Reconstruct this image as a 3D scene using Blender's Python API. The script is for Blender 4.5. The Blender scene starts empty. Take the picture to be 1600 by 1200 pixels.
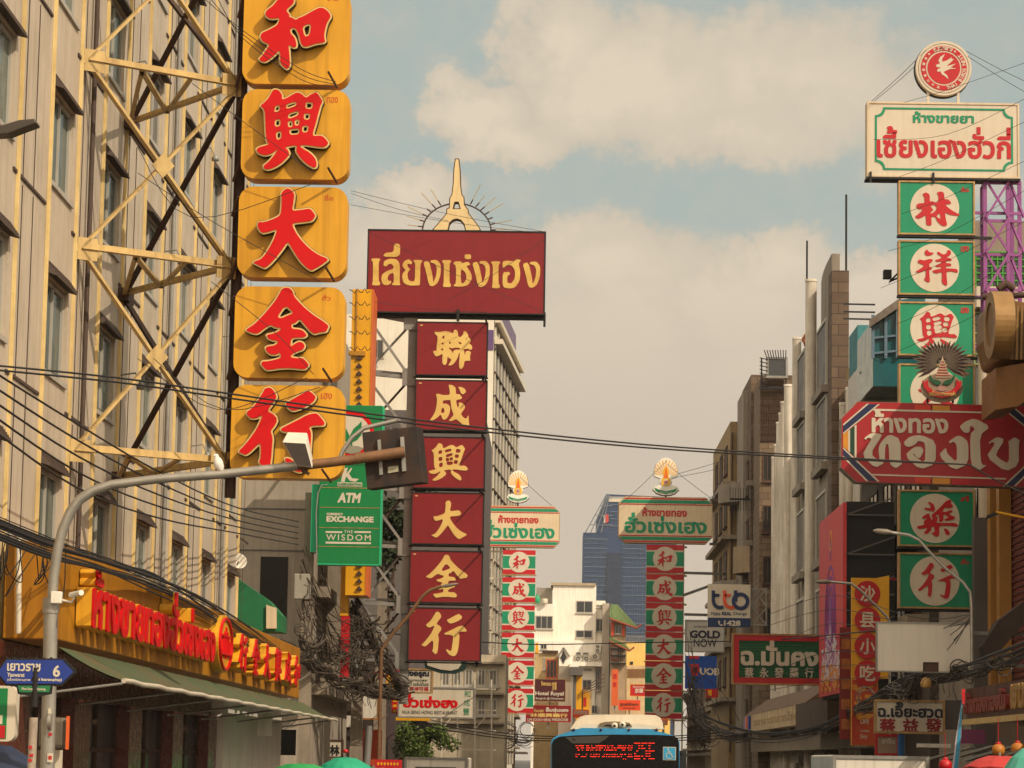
import bpy, math, random
import numpy as np
from mathutils import Vector, Matrix
from mathutils.geometry import delaunay_2d_cdt
S = bpy.context.scene
COL = S.collection
R = random.Random(7)
# ------------------------------------------------------------------ camera
F, VPU, VPV, ROLL = 4500.0, 860.0, 1187.0, 0.0150
def _cam():
    d = lambda u, v: Vector(((u-800)/F, -(v-600)/F, -1)).normalized()
    yd = d(VPU, VPV)
    up = Vector((math.sin(ROLL), math.cos(ROLL), 0))
    z = (up - yd*up.dot(yd)).normalized()
    x = yd.cross(z)
    return Matrix((x, yd, z))           # rows: world axes in camera space -> maps camera to world
RC = _cam()
EYE = Vector((0, 0, 2.4))
cam = bpy.data.cameras.new("camera"); co = bpy.data.objects.new("camera", cam); COL.objects.link(co)
cam.sensor_width = 36; cam.lens = F/1600*36; cam.clip_start = .5; cam.clip_end = 9000
co.matrix_world = Matrix.Translation(EYE) @ RC.to_4x4()
S.camera = co
def ray(u, v): return RC @ Vector(((u-800)/F, -(v-600)/F, -1))
def P(u, v, Y):
    r = ray(u, v); return EYE + r*(Y/r.y)
def PX(u, v, X):
    r = ray(u, v); return EYE + r*(X/r.x)
# ------------------------------------------------------------------ light
def hexc(h):
    h = h.lstrip('#'); o = []
    for i in (0, 2, 4):
        c = int(h[i:i+2], 16)/255; o.append(c/12.92 if c <= .04045 else ((c+.055)/1.055)**2.4)
    return (*o, 1)
SUN = Vector((1, -1.0, 1.17)).normalized()
sl = bpy.data.lights.new("sun", 'SUN'); so = bpy.data.objects.new("sun", sl); COL.objects.link(so)
sl.energy = 3.8; sl.angle = math.radians(.5); sl.color = (1, .87, .70)
so.rotation_euler = SUN.to_track_quat('Z', 'Y').to_euler(); so.location = (40, -40, 60)
W = bpy.data.worlds.new("World"); S.world = W; W.use_nodes = True
def world():
    nt = W.node_tree; N = nt.nodes; L = nt.links
    bg = N['Background']; bg.inputs[1].default_value = .1
    def nd(t, **k):
        n = N.new(t)
        for a, b in k.items(): setattr(n, a, b)
        return n
    def mth(op, a, b=None, c=None, clamp=False):
        n = nd('ShaderNodeMath', operation=op, use_clamp=clamp)
        for i, x in enumerate((a, b, c)):
            if x is None: continue
            if isinstance(x, (int, float)): n.inputs[i].default_value = x
            else: L.new(x, n.inputs[i])
        return n.outputs[0]
    sky = nd('ShaderNodeTexSky', sky_type='NISHITA', sun_disc=False, sun_elevation=math.asin(SUN.z), sun_rotation=math.radians(135))
    sky.air_density = 1.0; sky.dust_density = 2.5; sky.ozone_density = 1.5
    tc = nd('ShaderNodeTexCoord'); sep = nd('ShaderNodeSeparateXYZ'); L.new(tc.outputs['Generated'], sep.inputs[0])
    yy = mth('MAXIMUM', mth('ABSOLUTE', sep.outputs[1]), .05)
    a = mth('DIVIDE', sep.outputs[0], yy); b = mth('DIVIDE', sep.outputs[2], yy)
    cmb = nd('ShaderNodeCombineXYZ'); L.new(a, cmb.inputs[0]); L.new(b, cmb.inputs[1])
    def noise(sc, det, rough=.55, off=(0, 0, 0)):
        mp = nd('ShaderNodeMapping'); mp.inputs['Location'].default_value = off
        L.new(cmb.outputs[0], mp.inputs[0])
        n = nd('ShaderNodeTexNoise'); n.inputs['Scale'].default_value = sc; n.inputs['Detail'].default_value = det
        n.inputs['Roughness'].default_value = rough; L.new(mp.outputs[0], n.inputs['Vector'])
        return n
    wn = noise(34, 9, .66); wn2 = noise(11, 3, .5, (3, 1, 0))
    vm = nd('ShaderNodeVectorMath', operation='SUBTRACT'); L.new(wn.outputs['Color'], vm.inputs[0]); vm.inputs[1].default_value = (.5, .5, .5)
    vs = nd('ShaderNodeVectorMath', operation='SCALE'); L.new(vm.outputs[0], vs.inputs[0]); vs.inputs['Scale'].default_value = .042
    va = nd('ShaderNodeVectorMath', operation='ADD'); L.new(cmb.outputs[0], va.inputs[0]); L.new(vs.outputs[0], va.inputs[1])
    blobs = [(980,120,300,150,1),(1230,100,330,140,.8),(730,170,110,75,1.1),(850,60,130,140,1.1),(770,210,150,60,1),(1100,190,320,75,.75),
             (640,300,90,50,.85),(620,420,170,150,1),(900,560,330,200,1.2),(930,420,300,110,.9),(1210,400,120,75,1.1),(1150,470,230,130,1.1),(1360,440,120,70,1.1),(1250,620,400,220,1.1),(1000,520,90,60,1.2),
             (1480,270,220,60,.35),(1440,560,200,150,1)]
    m = None
    for (u, v, ru, rv, wgt) in blobs:
        s1 = nd('ShaderNodeVectorMath', operation='SUBTRACT'); L.new(va.outputs[0], s1.inputs[0]); s1.inputs[1].default_value = ((u-VPU)/F, (VPV-v)/F, 0)
        s2 = nd('ShaderNodeVectorMath', operation='MULTIPLY'); L.new(s1.outputs[0], s2.inputs[0]); s2.inputs[1].default_value = (F/ru, F/rv, 0)
        ln = nd('ShaderNodeVectorMath', operation='LENGTH'); L.new(s2.outputs[0], ln.inputs[0])
        x = mth('MULTIPLY', mth('SUBTRACT', 1.0, ln.outputs['Value'], clamp=True), wgt)
        m = x if m is None else mth('SMOOTH_MAX', m, x, .12)
    m = mth('ADD', m, mth('MULTIPLY', mth('SUBTRACT', wn.outputs['Fac'], .5), .5))
    mr = nd('ShaderNodeMapRange', interpolation_type='SMOOTHERSTEP'); L.new(m, mr.inputs[0]); mr.inputs[1].default_value = -.04; mr.inputs[2].default_value = .4
    # horizon cover
    hz = nd('ShaderNodeMapRange', interpolation_type='SMOOTHSTEP'); L.new(b, hz.inputs[0]); hz.inputs[1].default_value = .20; hz.inputs[2].default_value = .10
    cov = mth('MAXIMUM', mth('MULTIPLY', mr.outputs[0], .97), mth('MULTIPLY', hz.outputs[0], .97))
    # cloud colour: cream tops, greyer folds
    rp = nd('ShaderNodeValToRGB'); L.new(mth('ADD', mth('MULTIPLY', wn.outputs['Fac'], .3), mth('MULTIPLY', m, .42)), rp.inputs[0])
    e = rp.color_ramp.elements; e[0].position = .12; e[0].color = (5.6, 4.9, 3.95, 1); e[1].position = .5; e[1].color = (7.6, 6.5, 5.0, 1)
    lowmix = nd('ShaderNodeMix', data_type='RGBA'); L.new(hz.outputs[0], lowmix.inputs[0]); L.new(rp.outputs[0], lowmix.inputs[6]); lowmix.inputs[7].default_value = (6.3, 5.3, 4.2, 1)
    tint = nd('ShaderNodeMix', data_type='RGBA', blend_type='MULTIPLY'); tint.inputs[0].default_value = 1; L.new(sky.outputs[0], tint.inputs[6]); tint.inputs[7].default_value = (1.02, .93, .70, 1)
    mx = nd('ShaderNodeMix', data_type='RGBA'); L.new(cov, mx.inputs[0]); L.new(tint.outputs[2], mx.inputs[6]); L.new(lowmix.outputs[2], mx.inputs[7])
    # pale veil over the blue, and a bright glow added behind the camera to fill camera-facing signs
    veil = nd('ShaderNodeMix', data_type='RGBA'); veil.inputs[0].default_value = .72; L.new(tint.outputs[2], veil.inputs[6]); veil.inputs[7].default_value = (4.5, 5.35, 5.05, 1)
    L.new(veil.outputs[2], mx.inputs[6])
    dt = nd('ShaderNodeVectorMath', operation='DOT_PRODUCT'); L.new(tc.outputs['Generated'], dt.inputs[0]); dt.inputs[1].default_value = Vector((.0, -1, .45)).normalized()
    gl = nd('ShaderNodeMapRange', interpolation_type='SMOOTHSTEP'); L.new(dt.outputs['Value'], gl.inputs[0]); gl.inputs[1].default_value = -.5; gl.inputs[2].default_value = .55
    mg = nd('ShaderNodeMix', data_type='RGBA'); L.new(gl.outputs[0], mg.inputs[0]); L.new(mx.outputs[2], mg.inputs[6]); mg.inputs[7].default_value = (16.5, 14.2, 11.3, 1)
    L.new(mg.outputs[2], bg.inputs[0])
world()
S.view_settings.view_transform = 'Standard'; S.view_settings.look = 'None'; S.view_settings.exposure = .0; S.view_settings.gamma = 1
# ------------------------------------------------------------------ materials
MC = {}
def mat(name, col, rough=.6, metal=0., dirt=.3, scale=1.2, streak=0., bump=0., emit=0., dirtcol=None, spec=.4, fine=0.):
    if name in MC: return MC[name]
    if isinstance(col, str): col = hexc(col)
    m = bpy.data.materials.new(name); m.use_nodes = True; MC[name] = m
    nt = m.node_tree; N = nt.nodes; L = nt.links; bs = N['Principled BSDF']
    bs.inputs['Roughness'].default_value = rough; bs.inputs['Metallic'].default_value = metal; bs.inputs['Specular IOR Level'].default_value = spec
    if emit:
        bs.inputs['Emission Color'].default_value = col; bs.inputs['Emission Strength'].default_value = emit
    geo = N.new('ShaderNodeNewGeometry')
    n1 = N.new('ShaderNodeTexNoise'); n1.inputs['Scale'].default_value = scale; n1.inputs['Detail'].default_value = 8; n1.inputs['Roughness'].default_value = .65
    L.new(geo.outputs['Position'], n1.inputs['Vector'])
    rp = N.new('ShaderNodeValToRGB'); rp.color_ramp.elements[0].position = .38; rp.color_ramp.elements[1].position = .68
    L.new(n1.outputs['Fac'], rp.inputs[0])
    dc = dirtcol or tuple(c*.35+.01*k for c, k in zip(col[:3], (1.2, 1, .7)))+(1,)
    if isinstance(dc, str): dc = hexc(dc)
    mx = N.new('ShaderNodeMix'); mx.data_type = 'RGBA'; mx.inputs[6].default_value = col; mx.inputs[7].default_value = dc
    mu = N.new('ShaderNodeMath'); mu.operation = 'MULTIPLY'; L.new(rp.outputs[0], mu.inputs[0]); mu.inputs[1].default_value = dirt; L.new(mu.outputs[0], mx.inputs[0])
    out = mx.outputs[2]
    if streak:
        mp = N.new('ShaderNodeMapping'); mp.inputs['Scale'].default_value = (7, 7, .35); L.new(geo.outputs['Position'], mp.inputs[0])
        n2 = N.new('ShaderNodeTexNoise'); n2.inputs['Scale'].default_value = 1; n2.inputs['Detail'].default_value = 5; L.new(mp.outputs[0], n2.inputs['Vector'])
        r2 = N.new('ShaderNodeValToRGB'); r2.color_ramp.elements[0].position = .48; r2.color_ramp.elements[1].position = .72; L.new(n2.outputs['Fac'], r2.inputs[0])
        m2 = N.new('ShaderNodeMath'); m2.operation = 'MULTIPLY'; L.new(r2.outputs[0], m2.inputs[0]); m2.inputs[1].default_value = streak
        mx2 = N.new('ShaderNodeMix'); mx2.data_type = 'RGBA'; L.new(m2.outputs[0], mx2.inputs[0]); L.new(out, mx2.inputs[6]); mx2.inputs[7].default_value = dc
        out = mx2.outputs[2]
    L.new(out, bs.inputs['Base Color'])
    if dirt:
        rr = N.new('ShaderNodeMapRange'); L.new(n1.outputs['Fac'], rr.inputs[0]); rr.inputs[3].default_value = max(.05, rough-.15); rr.inputs[4].default_value = min(1, rough+.2); L.new(rr.outputs[0], bs.inputs['Roughness'])
    if bump:
        n3 = N.new('ShaderNodeTexNoise'); n3.inputs['Scale'].default_value = fine or 25; n3.inputs['Detail'].default_value = 6; L.new(geo.outputs['Position'], n3.inputs['Vector'])
        bp = N.new('ShaderNodeBump'); bp.inputs['Strength'].default_value = bump; bp.inputs['Distance'].default_value = .03; L.new(n3.outputs['Fac'], bp.inputs['Height']); L.new(bp.outputs[0], bs.inputs['Normal'])
    return m
def tiles(name, c1, c2, mortar, sx, sz, rough=.8, dirt=.35, mort=.03, axes='XZ'):
    """block / tile courses laid on real surfaces, world scaled"""
    if name in MC: return MC[name]
    m = mat(name, c1, rough, 0, dirt); nt = m.node_tree; N = nt.nodes; L = nt.links
    geo = next(n for n in N if n.bl_idname == 'ShaderNodeNewGeometry')
    sp = N.new('ShaderNodeSeparateXYZ'); L.new(geo.outputs['Position'], sp.inputs[0]); cb = N.new('ShaderNodeCombineXYZ')
    ad = N.new('ShaderNodeMath'); ad.operation = 'ADD'; L.new(sp.outputs[0], ad.inputs[0]); L.new(sp.outputs[1], ad.inputs[1])
    L.new(ad.outputs[0], cb.inputs[0]); L.new(sp.outputs[2], cb.inputs[1])
    bt = N.new('ShaderNodeTexBrick'); L.new(cb.outputs[0], bt.inputs[0])
    bt.inputs['Color1'].default_value = hexc(c1); bt.inputs['Color2'].default_value = hexc(c2); bt.inputs['Mortar'].default_value = hexc(mortar)
    bt.inputs['Scale'].default_value = 1; bt.inputs['Brick Width'].default_value = sx; bt.inputs['Row Height'].default_value = sz; bt.inputs['Mortar Size'].default_value = mort
    mx = next(n for n in N if n.bl_idname == 'ShaderNodeMix'); L.new(bt.outputs[0], mx.inputs[6])
    return m
def glass(name, col, rough=.12):
    m = mat(name, col, rough, 0, .25, .6, spec=.7); return m
# ------------------------------------------------------------------ objects
ORG = {}
def tag(o, label=None, cat=None, group=None, kind=None):
    for k, v in (('label', label), ('category', cat), ('group', group), ('kind', kind)):
        if v: o[k] = v
    return o
def thing(name, label, cat, loc, group=None):
    o = bpy.data.objects.new(name, None); COL.objects.link(o); o.empty_display_size = .3
    o.location = loc; ORG[o.name] = Vector(loc)
    return tag(o, label, cat, group)
class MB:
    def __init__(s): s.v = []; s.f = []; s.sm = set()
    def add(s, vs, fs, smooth=False):
        b = len(s.v); s.v += [tuple(x) for x in vs]
        for f in fs:
            if smooth: s.sm.add(len(s.f))
            s.f.append([i+b for i in f])
        return s
    def hexa(s, p):     # 8 points: bottom ring, top ring
        return s.add(p, [(3,2,1,0),(4,5,6,7),(0,1,5,4),(1,2,6,5),(2,3,7,6),(3,0,4,7)])
    def box(s, x0, x1, y0, y1, z0, z1):
        x0, x1 = min(x0, x1), max(x0, x1); y0, y1 = min(y0, y1), max(y0, y1); z0, z1 = min(z0, z1), max(z0, z1)
        return s.hexa([(x0,y0,z0),(x1,y0,z0),(x1,y1,z0),(x0,y1,z0),(x0,y0,z1),(x1,y0,z1),(x1,y1,z1),(x0,y1,z1)])
    def bar(s, p, q, w, h=None, up=(0, 0, 1)):
        p, q = Vector(p), Vector(q); h = h or w; d = (q-p).normalized(); u = Vector(up)
        if abs(d.dot(u)) > .97: u = Vector((0, 1, 0))
        a = d.cross(u).normalized()*(w/2); b = a.cross(d).normalized()*(h/2)
        return s.hexa([p-a-b, p+a-b, p+a+b, p-a+b, q-a-b, q+a-b, q+a+b, q-a+b])
    def angle(s, p, q, w, t=.012, side=1):
        """an L-section steel angle"""
        p, q = Vector(p), Vector(q); d = (q-p).normalized(); u = Vector((0, 0, 1))
        if abs(d.z) > .97: u = Vector((0, -1, 0))
        a = d.cross(u).normalized()*side; b = a.cross(d).normalized()*side
        s.bar(p+a*w/2, q+a*w/2, w, t, up=b); s.bar(p+b*w/2, q+b*w/2, t, w, up=b); return s
    def tube(s, pts, r, n=8, caps=True):
        pts = [Vector(p) for p in pts]; rs = r if isinstance(r, (list, tuple)) else [r]*len(pts)
        vs = []; fs = []; prev = None
        for i, p in enumerate(pts):
            d = (pts[min(i+1, len(pts)-1)]-pts[max(i-1, 0)]).normalized()
            if prev is None:
                u = Vector((0, 0, 1)) if abs(d.z) < .9 else Vector((1, 0, 0)); a = d.cross(u).normalized()
            else: a = (prev-d*prev.dot(d)).normalized()
            prev = a; b = d.cross(a)
            for k in range(n):
                t = 2*math.pi*k/n; vs.append(p+(a*math.cos(t)+b*math.sin(t))*rs[i])
        for i in range(len(pts)-1):
            for k in range(n):
                fs.append((i*n+k, i*n+(k+1) % n, (i+1)*n+(k+1) % n, (i+1)*n+k))
        s.add(vs, fs, True)
        if caps: s.add(vs[:n], [tuple(reversed(range(n)))]); s.add(vs[-n:], [tuple(range(n))])
        return s
    def lathe(s, c, prof, n=16, axis=(0, 0, 1)):
        """prof: (radius, height) along axis from c"""
        ax = Vector(axis).normalized(); u = Vector((0, 0, 1)) if abs(ax.z) < .9 else Vector((1, 0, 0)); a = ax.cross(u).normalized(); b = ax.cross(a)
        vs = []; fs = []
        for r, h in prof:
            for k in range(n):
                t = 2*math.pi*k/n; vs.append(Vector(c)+ax*h+(a*math.cos(t)+b*math.sin(t))*max(r, .0005))
        for i in range(len(prof)-1):
            for k in range(n): fs.append((i*n+k, i*n+(k+1) % n, (i+1)*n+(k+1) % n, (i+1)*n+k))
        s.add(vs, fs, True); s.add(vs[:n], [tuple(reversed(range(n)))]); s.add(vs[-n:], [tuple(range(n))]); return s
    def prism(s, poly, vec):
        """polygon of world points (convex or simple) pushed along vec"""
        poly = [Vector(p) for p in poly]; n = len(poly); v = Vector(vec)
        return s.add(poly+[p+v for p in poly], [tuple(reversed(range(n))), tuple(range(n, 2*n))]+[(i, (i+1) % n, n+(i+1) % n, n+i) for i in range(n)])
    def quad(s, a, b, c, d): return s.add([a, b, c, d], [(0, 1, 2, 3)])
    def build(s, name, m, parent=None, label=None, cat=None, group=None, kind=None, bevel=0):
        me = bpy.data.meshes.new(name)
        org = ORG.get(parent.name) if parent else None
        if org is None:
            org = Vector((0, 0, 0))
            if not parent and s.v and kind != 'structure':
                a = np.array(s.v); org = Vector(((a[:, 0].min()+a[:, 0].max())/2, (a[:, 1].min()+a[:, 1].max())/2, a[:, 2].min()))
        me.from_pydata([(x-org.x, y-org.y, z-org.z) for x, y, z in s.v], [], s.f)
        if s.sm: me.polygons.foreach_set('use_smooth', [i in s.sm for i in range(len(me.polygons))])
        me.materials.append(m); me.update()
        o = bpy.data.objects.new(name, me); COL.objects.link(o)
        if parent: o.parent = parent
        else: o.location = org
        ORG[o.name] = org
        if bevel:
            b = o.modifiers.new('bevel', 'BEVEL'); b.width = bevel; b.segments = 2; b.limit_method = 'ANGLE'; b.angle_limit = math.radians(40)
        return tag(o, label, cat, group, kind)
def copy_tree(o, parent=None, shift=(0, 0, 0)):
    c = o.copy(); COL.objects.link(c); ORG[c.name] = ORG[o.name]+Vector(shift)
    if parent: c.parent = parent
    else: c.location = o.location+Vector(shift)
    for ch in o.children: copy_tree(ch, c, shift)
    return c
# ------------------------------------------------------------------ planes
class PL:
    def __init__(s, o, ux, n, uz=(0, 0, 1)): s.o = Vector(o); s.ux = Vector(ux).normalized(); s.n = Vector(n).normalized(); s.uz = Vector(uz)
    def pt(s, a, b, d=0): return s.o+s.ux*a+s.uz*b+s.n*d
    def px(s, u, v):
        r = ray(u, v); t = (s.o-EYE).dot(s.n)/r.dot(s.n); q = EYE+r*t-s.o
        return (q.dot(s.ux), q.dot(s.uz))
    def rect(s, u0, v0, u1, v1):
        """upright rectangle on the plane from two pixel corners (averaged so its sides stay plumb and level)"""
        c = [s.px(*q) for q in ((u0, v0), (u1, v0), (u1, v1), (u0, v1))]
        return ((c[0][0]+c[3][0])/2, (c[2][1]+c[3][1])/2, (c[1][0]+c[2][0])/2, (c[0][1]+c[1][1])/2)
def front(Y, d=0): return PL((0, Y-d, 0), (1, 0, 0), (0, -1, 0))
def facing_right(X): return PL((X, 0, 0), (0, 1, 0), (1, 0, 0))
def facing_left(X): return PL((X, 0, 0), (0, -1, 0), (-1, 0, 0))
def slab(mb, pl, r, d0, d1):
    a0, b0, a1, b1 = r; q = [pl.pt(a, b, d) for d in (d0, d1) for a, b in ((a0, b0), (a1, b0), (a1, b1), (a0, b1))]
    return mb.hexa([q[0], q[1], q[5], q[4], q[3], q[2], q[6], q[7]])
def frame(mb, pl, r, w, d0, d1):
    a0, b0, a1, b1 = r
    slab(mb, pl, (a0, b0, a1, b0+w), d0, d1); slab(mb, pl, (a0, b1-w, a1, b1), d0, d1)
    slab(mb, pl, (a0, b0+w, a0+w, b1-w), d0, d1); slab(mb, pl, (a1-w, b0+w, a1, b1-w), d0, d1); return mb
# ------------------------------------------------------------------ outlines -> solid letters
def outline(contours, off=0., cell=None):
    """union (non-zero winding) of closed contours, grown by off; returns loops and triangles"""
    cs = [np.asarray(c, float) for c in contours if len(c) > 2]
    allp = np.vstack(cs); lo = allp.min(0)-abs(off)*1.2; hi = allp.max(0)+abs(off)*1.2
    cell = cell or max(hi-lo)/96; lo = lo-cell*2; hi = hi+cell*2
    nx, ny = int((hi[0]-lo[0])/cell)+2, int((hi[1]-lo[1])/cell)+2
    gx = lo[0]+np.arange(nx)*cell; gy = lo[1]+np.arange(ny)*cell
    GX, GY = np.meshgrid(gx, gy); px = GX.ravel(); py = GY.ravel()
    A = np.vstack(cs); B = np.vstack([np.roll(c, -1, 0) for c in cs])
    d2 = np.full(px.shape, 1e18); wn = np.zeros(px.shape, int)
    for (ax, ay), (bx, by) in zip(A, B):
        ex, ey = bx-ax, by-ay; l2 = ex*ex+ey*ey
        if l2 < 1e-16: continue
        wx, wy = px-ax, py-ay; t = np.clip((wx*ex+wy*ey)/l2, 0, 1)
        np.minimum(d2, (wx-t*ex)**2+(wy-t*ey)**2, out=d2)
        cr = ex*wy-ey*wx
        wn += ((ay <= py) & (by > py) & (cr > 0)).astype(int) - ((ay > py) & (by <= py) & (cr < 0)).astype(int)
    sd = np.where(wn != 0, -1, 1)*np.sqrt(d2)-off
    sd[np.abs(sd) < 1e-9*cell] = 1e-6*cell
    g = sd.reshape(ny, nx); ins = g < 0
    code = ins[:-1, :-1]*1+ins[:-1, 1:]*2+ins[1:, 1:]*4+ins[1:, :-1]*8
    nxt = {}; pos = {}
    def ept(k):
        if k not in pos:
            o, i, j = k; i2, j2 = (i, j+1) if o == 0 else (i+1, j); a, b = g[i, j], g[i2, j2]; t = a/(a-b)
            pos[k] = (gx[j]+(t*cell if o == 0 else 0), gy[i]+(0 if o == 0 else t*cell))
        return k
    for i, j in zip(*np.nonzero((code > 0) & (code < 15))):
        c = code[i, j]; b_, r_, t_, l_ = (0, i, j), (1, i, j+1), (0, i+1, j), (1, i, j)
        T = {1: [(b_, l_)], 2: [(r_, b_)], 3: [(r_, l_)], 4: [(t_, r_)], 5: [(b_, l_), (t_, r_)], 6: [(t_, b_)], 7: [(t_, l_)], 8: [(l_, t_)], 9: [(b_, t_)], 10: [(r_, b_), (l_, t_)], 11: [(r_, t_)], 12: [(l_, r_)], 13: [(b_, r_)], 14: [(l_, b_)]}[c]
        for p, q in T: nxt[ept(p)] = ept(q)
    loops = []; seen = set()
    for k in list(nxt):
        if k in seen: continue
        lp = []; x = k
        while x not in seen and x in nxt: seen.add(x); lp.append(pos[x]); x = nxt[x]
        if len(lp) < 4: continue
        lp = np.array(lp)
        for _ in range(2):      # drop points that lie on a straight run
            keep = np.ones(len(lp), bool); i = 0
            while i < len(lp):
                a, b, c = lp[i-1], lp[i], lp[(i+1) % len(lp)]; e = c-a; L = math.hypot(*e)
                if L > 0 and abs(e[0]*(b-a)[1]-e[1]*(b-a)[0])/L < cell*.06: keep[i] = False; i += 2
                else: i += 1
            if keep.sum() >= 4: lp = lp[keep]
        loops.append(lp)
    if not loops: return [], [], []
    V = [Vector(p) for lp in loops for p in lp]; E = []; b = 0
    for lp in loops:
        n = len(lp); E += [(b+i, b+(i+1) % n) for i in range(n)]; b += n
    vo, _, fo, *_ = delaunay_2d_cdt(V, E, [], 0, 1e-7)
    tri = []
    for f in fo:
        cx = sum(vo[i].x for i in f)/len(f); cy = sum(vo[i].y for i in f)/len(f)
        fx, fy = (cx-lo[0])/cell, (cy-lo[1])/cell; j, i = int(fx), int(fy)
        if 0 <= i < ny-1 and 0 <= j < nx-1:
            tx, ty = fx-j, fy-i
            val = g[i, j]*(1-tx)*(1-ty)+g[i, j+1]*tx*(1-ty)+g[i+1, j]*(1-tx)*ty+g[i+1, j+1]*tx*ty
            if val < 0: tri.append(tuple(f))
    return loops, [(p.x, p.y) for p in vo], tri
def solid(mb, pl, ol, d0, d1, tr=lambda x, y: (x, y)):
    """lay an outline on a plane: front at d1, walls back to d0"""
    loops, vs, tri = ol
    T = [tr(*p) for p in vs]
    fl = []
    for f in tri:
        (ax, ay), (bx, by), (cx, cy) = (T[i] for i in f[:3])
        fl.append(f if (bx-ax)*(cy-ay)-(by-ay)*(cx-ax) > 0 else tuple(reversed(f)))
    mb.add([pl.pt(a, b, d1) for a, b in T], fl)
    if d1-d0 > .012:
        for lp in loops:
            n = len(lp); q = [tr(*p) for p in lp]
            mb.add([pl.pt(a, b, d0) for a, b in q]+[pl.pt(a, b, d1) for a, b in q], [(i, (i+1) % n, n+(i+1) % n, n+i) for i in range(n)])
    return mb
def smooth(pts, it=1):
    for _ in range(it):
        n = len(pts); o = []
        for i in range(n):
            (ax, ay), (bx, by) = pts[i], pts[(i+1) % n]
            o += [(ax*.8+bx*.2, ay*.8+by*.2), (ax*.2+bx*.8, ay*.2+by*.8)]
        pts = o
    return pts
def ccw(p):
    return p if sum(p[i-1][0]*p[i][1]-p[i][0]*p[i-1][1] for i in range(len(p))) > 0 else p[::-1]
def trace(pl, outs, holes, x0, y0, sc, off=0, cell=None, it=1):
    """outlines traced off a sign, as seen, mapped on to the sign's own plane"""
    m = lambda p: [pl.px(x0+x*sc, y0+y*sc) for x, y in p]
    cs = [ccw(smooth(m(p), it)) for p in outs]+[ccw(smooth(m(p), it))[::-1] for p in holes]
    return outline(cs, off, cell)
GC = {}; OC = {}
UPV, TONE = set("ัิีึื็"), set("่้๊๋์")
def _curve(s):
    c = bpy.data.curves.new('lettering', 'FONT'); c.body = s; c.size = 1
    o = bpy.data.objects.new('lettering', c); COL.objects.link(o)
    dg = bpy.context.evaluated_depsgraph_get(); dg.update()
    cu = o.evaluated_get(dg).to_curve(dg)
    res = []
    for sp in cu.splines:
        bp = sp.bezier_points; n = len(bp); pts = []
        for i in range(n):
            p0, p1 = bp[i], bp[(i+1) % n]; a, b, c2, d = p0.co, p0.handle_right, p1.handle_left, p1.co
            st = (b-a).cross(d-a).length+(c2-a).cross(d-a).length < 1e-6
            for k in range(1 if st else 4):
                t = k/4; q = a*(1-t)**3+b*3*t*(1-t)**2+c2*3*t*t*(1-t)+d*t**3; pts.append((q.x, q.y))
        if len(pts) > 2: res.append(pts)
    o.evaluated_get(dg).to_curve_clear(); bpy.data.objects.remove(o); bpy.data.curves.remove(c)
    return res
BAR0 = None
def glyph(ch):
    global BAR0
    if ch in GC: return GC[ch]
    if BAR0 is None: BAR0 = min(x for x, _ in _curve('|')[0])
    if ch == ' ': GC[ch] = ([], .28); return GC[ch]
    g = _curve(ch); gb = _curve(ch+'|'); adv = min(x for x, _ in gb[-1])-BAR0
    GC[ch] = (g, adv); return GC[ch]
def text(mb, s, pl, r, d0, d1, bold=0., cell=1/64, keep=False, slant=0, track=0):
    """lettering fitted to rectangle r of plane pl"""
    x = 0; lay = []; prev = ''
    for ch in s:
        cs, adv = glyph(ch); dy = 0
        if ch in TONE and prev in UPV: dy = .19
        elif ch in TONE or ch in UPV: dy = .02
        if cs: lay.append((ch, x, dy))
        x += adv+(track if adv > .02 else 0); prev = ch
    pts = [(a+dx, b+dy) for ch, dx, dy in lay for c in GC[ch][0] for a, b in c]
    x0 = min(p[0] for p in pts)-bold; x1 = max(p[0] for p in pts)+bold; y0 = min(p[1] for p in pts)-bold; y1 = max(p[1] for p in pts)+bold
    sx, sy = (r[2]-r[0])/(x1-x0), (r[3]-r[1])/(y1-y0); ox = r[0]
    if keep:
        sx2 = min(sx, sy); ox = r[0]+((r[2]-r[0])-sx2*(x1-x0))/2; sx = sy = sx2
    for ch, dx, dy in lay:
        k = (ch, round(bold, 4), cell)
        if k not in OC: OC[k] = outline(GC[ch][0], bold, cell)
        solid(mb, pl, OC[k], d0, d1, lambda a, b: (ox+(a+dx-x0)*sx+slant*(b+dy-y0)*sy, r[1]+(b+dy-y0)*sy))
    return mb
def lettering(s, pl, r, m, parent, d0=0., d1=.006, bold=.02, name='lettering', **k):
    return text(MB(), s, pl, r, d0, d1, bold, **k).build(name, m, parent)
def disc(mb, pl, a, b, ra, rb, d0, d1, n=40):
    loop = np.array([(a+ra*math.cos(2*math.pi*i/n), b+rb*math.sin(2*math.pi*i/n)) for i in range(n)])
    vs = [tuple(p) for p in loop]+[(a, b)]
    return solid(mb, pl, ([loop], vs, [(i, (i+1) % n, n) for i in range(n)]), d0, d1)
def ring(mb, pl, a, b, r0, r1, d0, d1, n=48):
    q = lambda r, d: [pl.pt(a+r*math.cos(2*math.pi*i/n), b+r*math.sin(2*math.pi*i/n), d) for i in range(n)]
    vs = q(r0, d0)+q(r1, d0)+q(r0, d1)+q(r1, d1); fs = []
    for i in range(n):
        j = (i+1) % n; fs += [(2*n+i, 3*n+i, 3*n+j, 2*n+j), (n+i, n+j, 3*n+j, 3*n+i), (i, 2*n+i, 2*n+j, j)]
    return mb.add(vs, fs)
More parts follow.
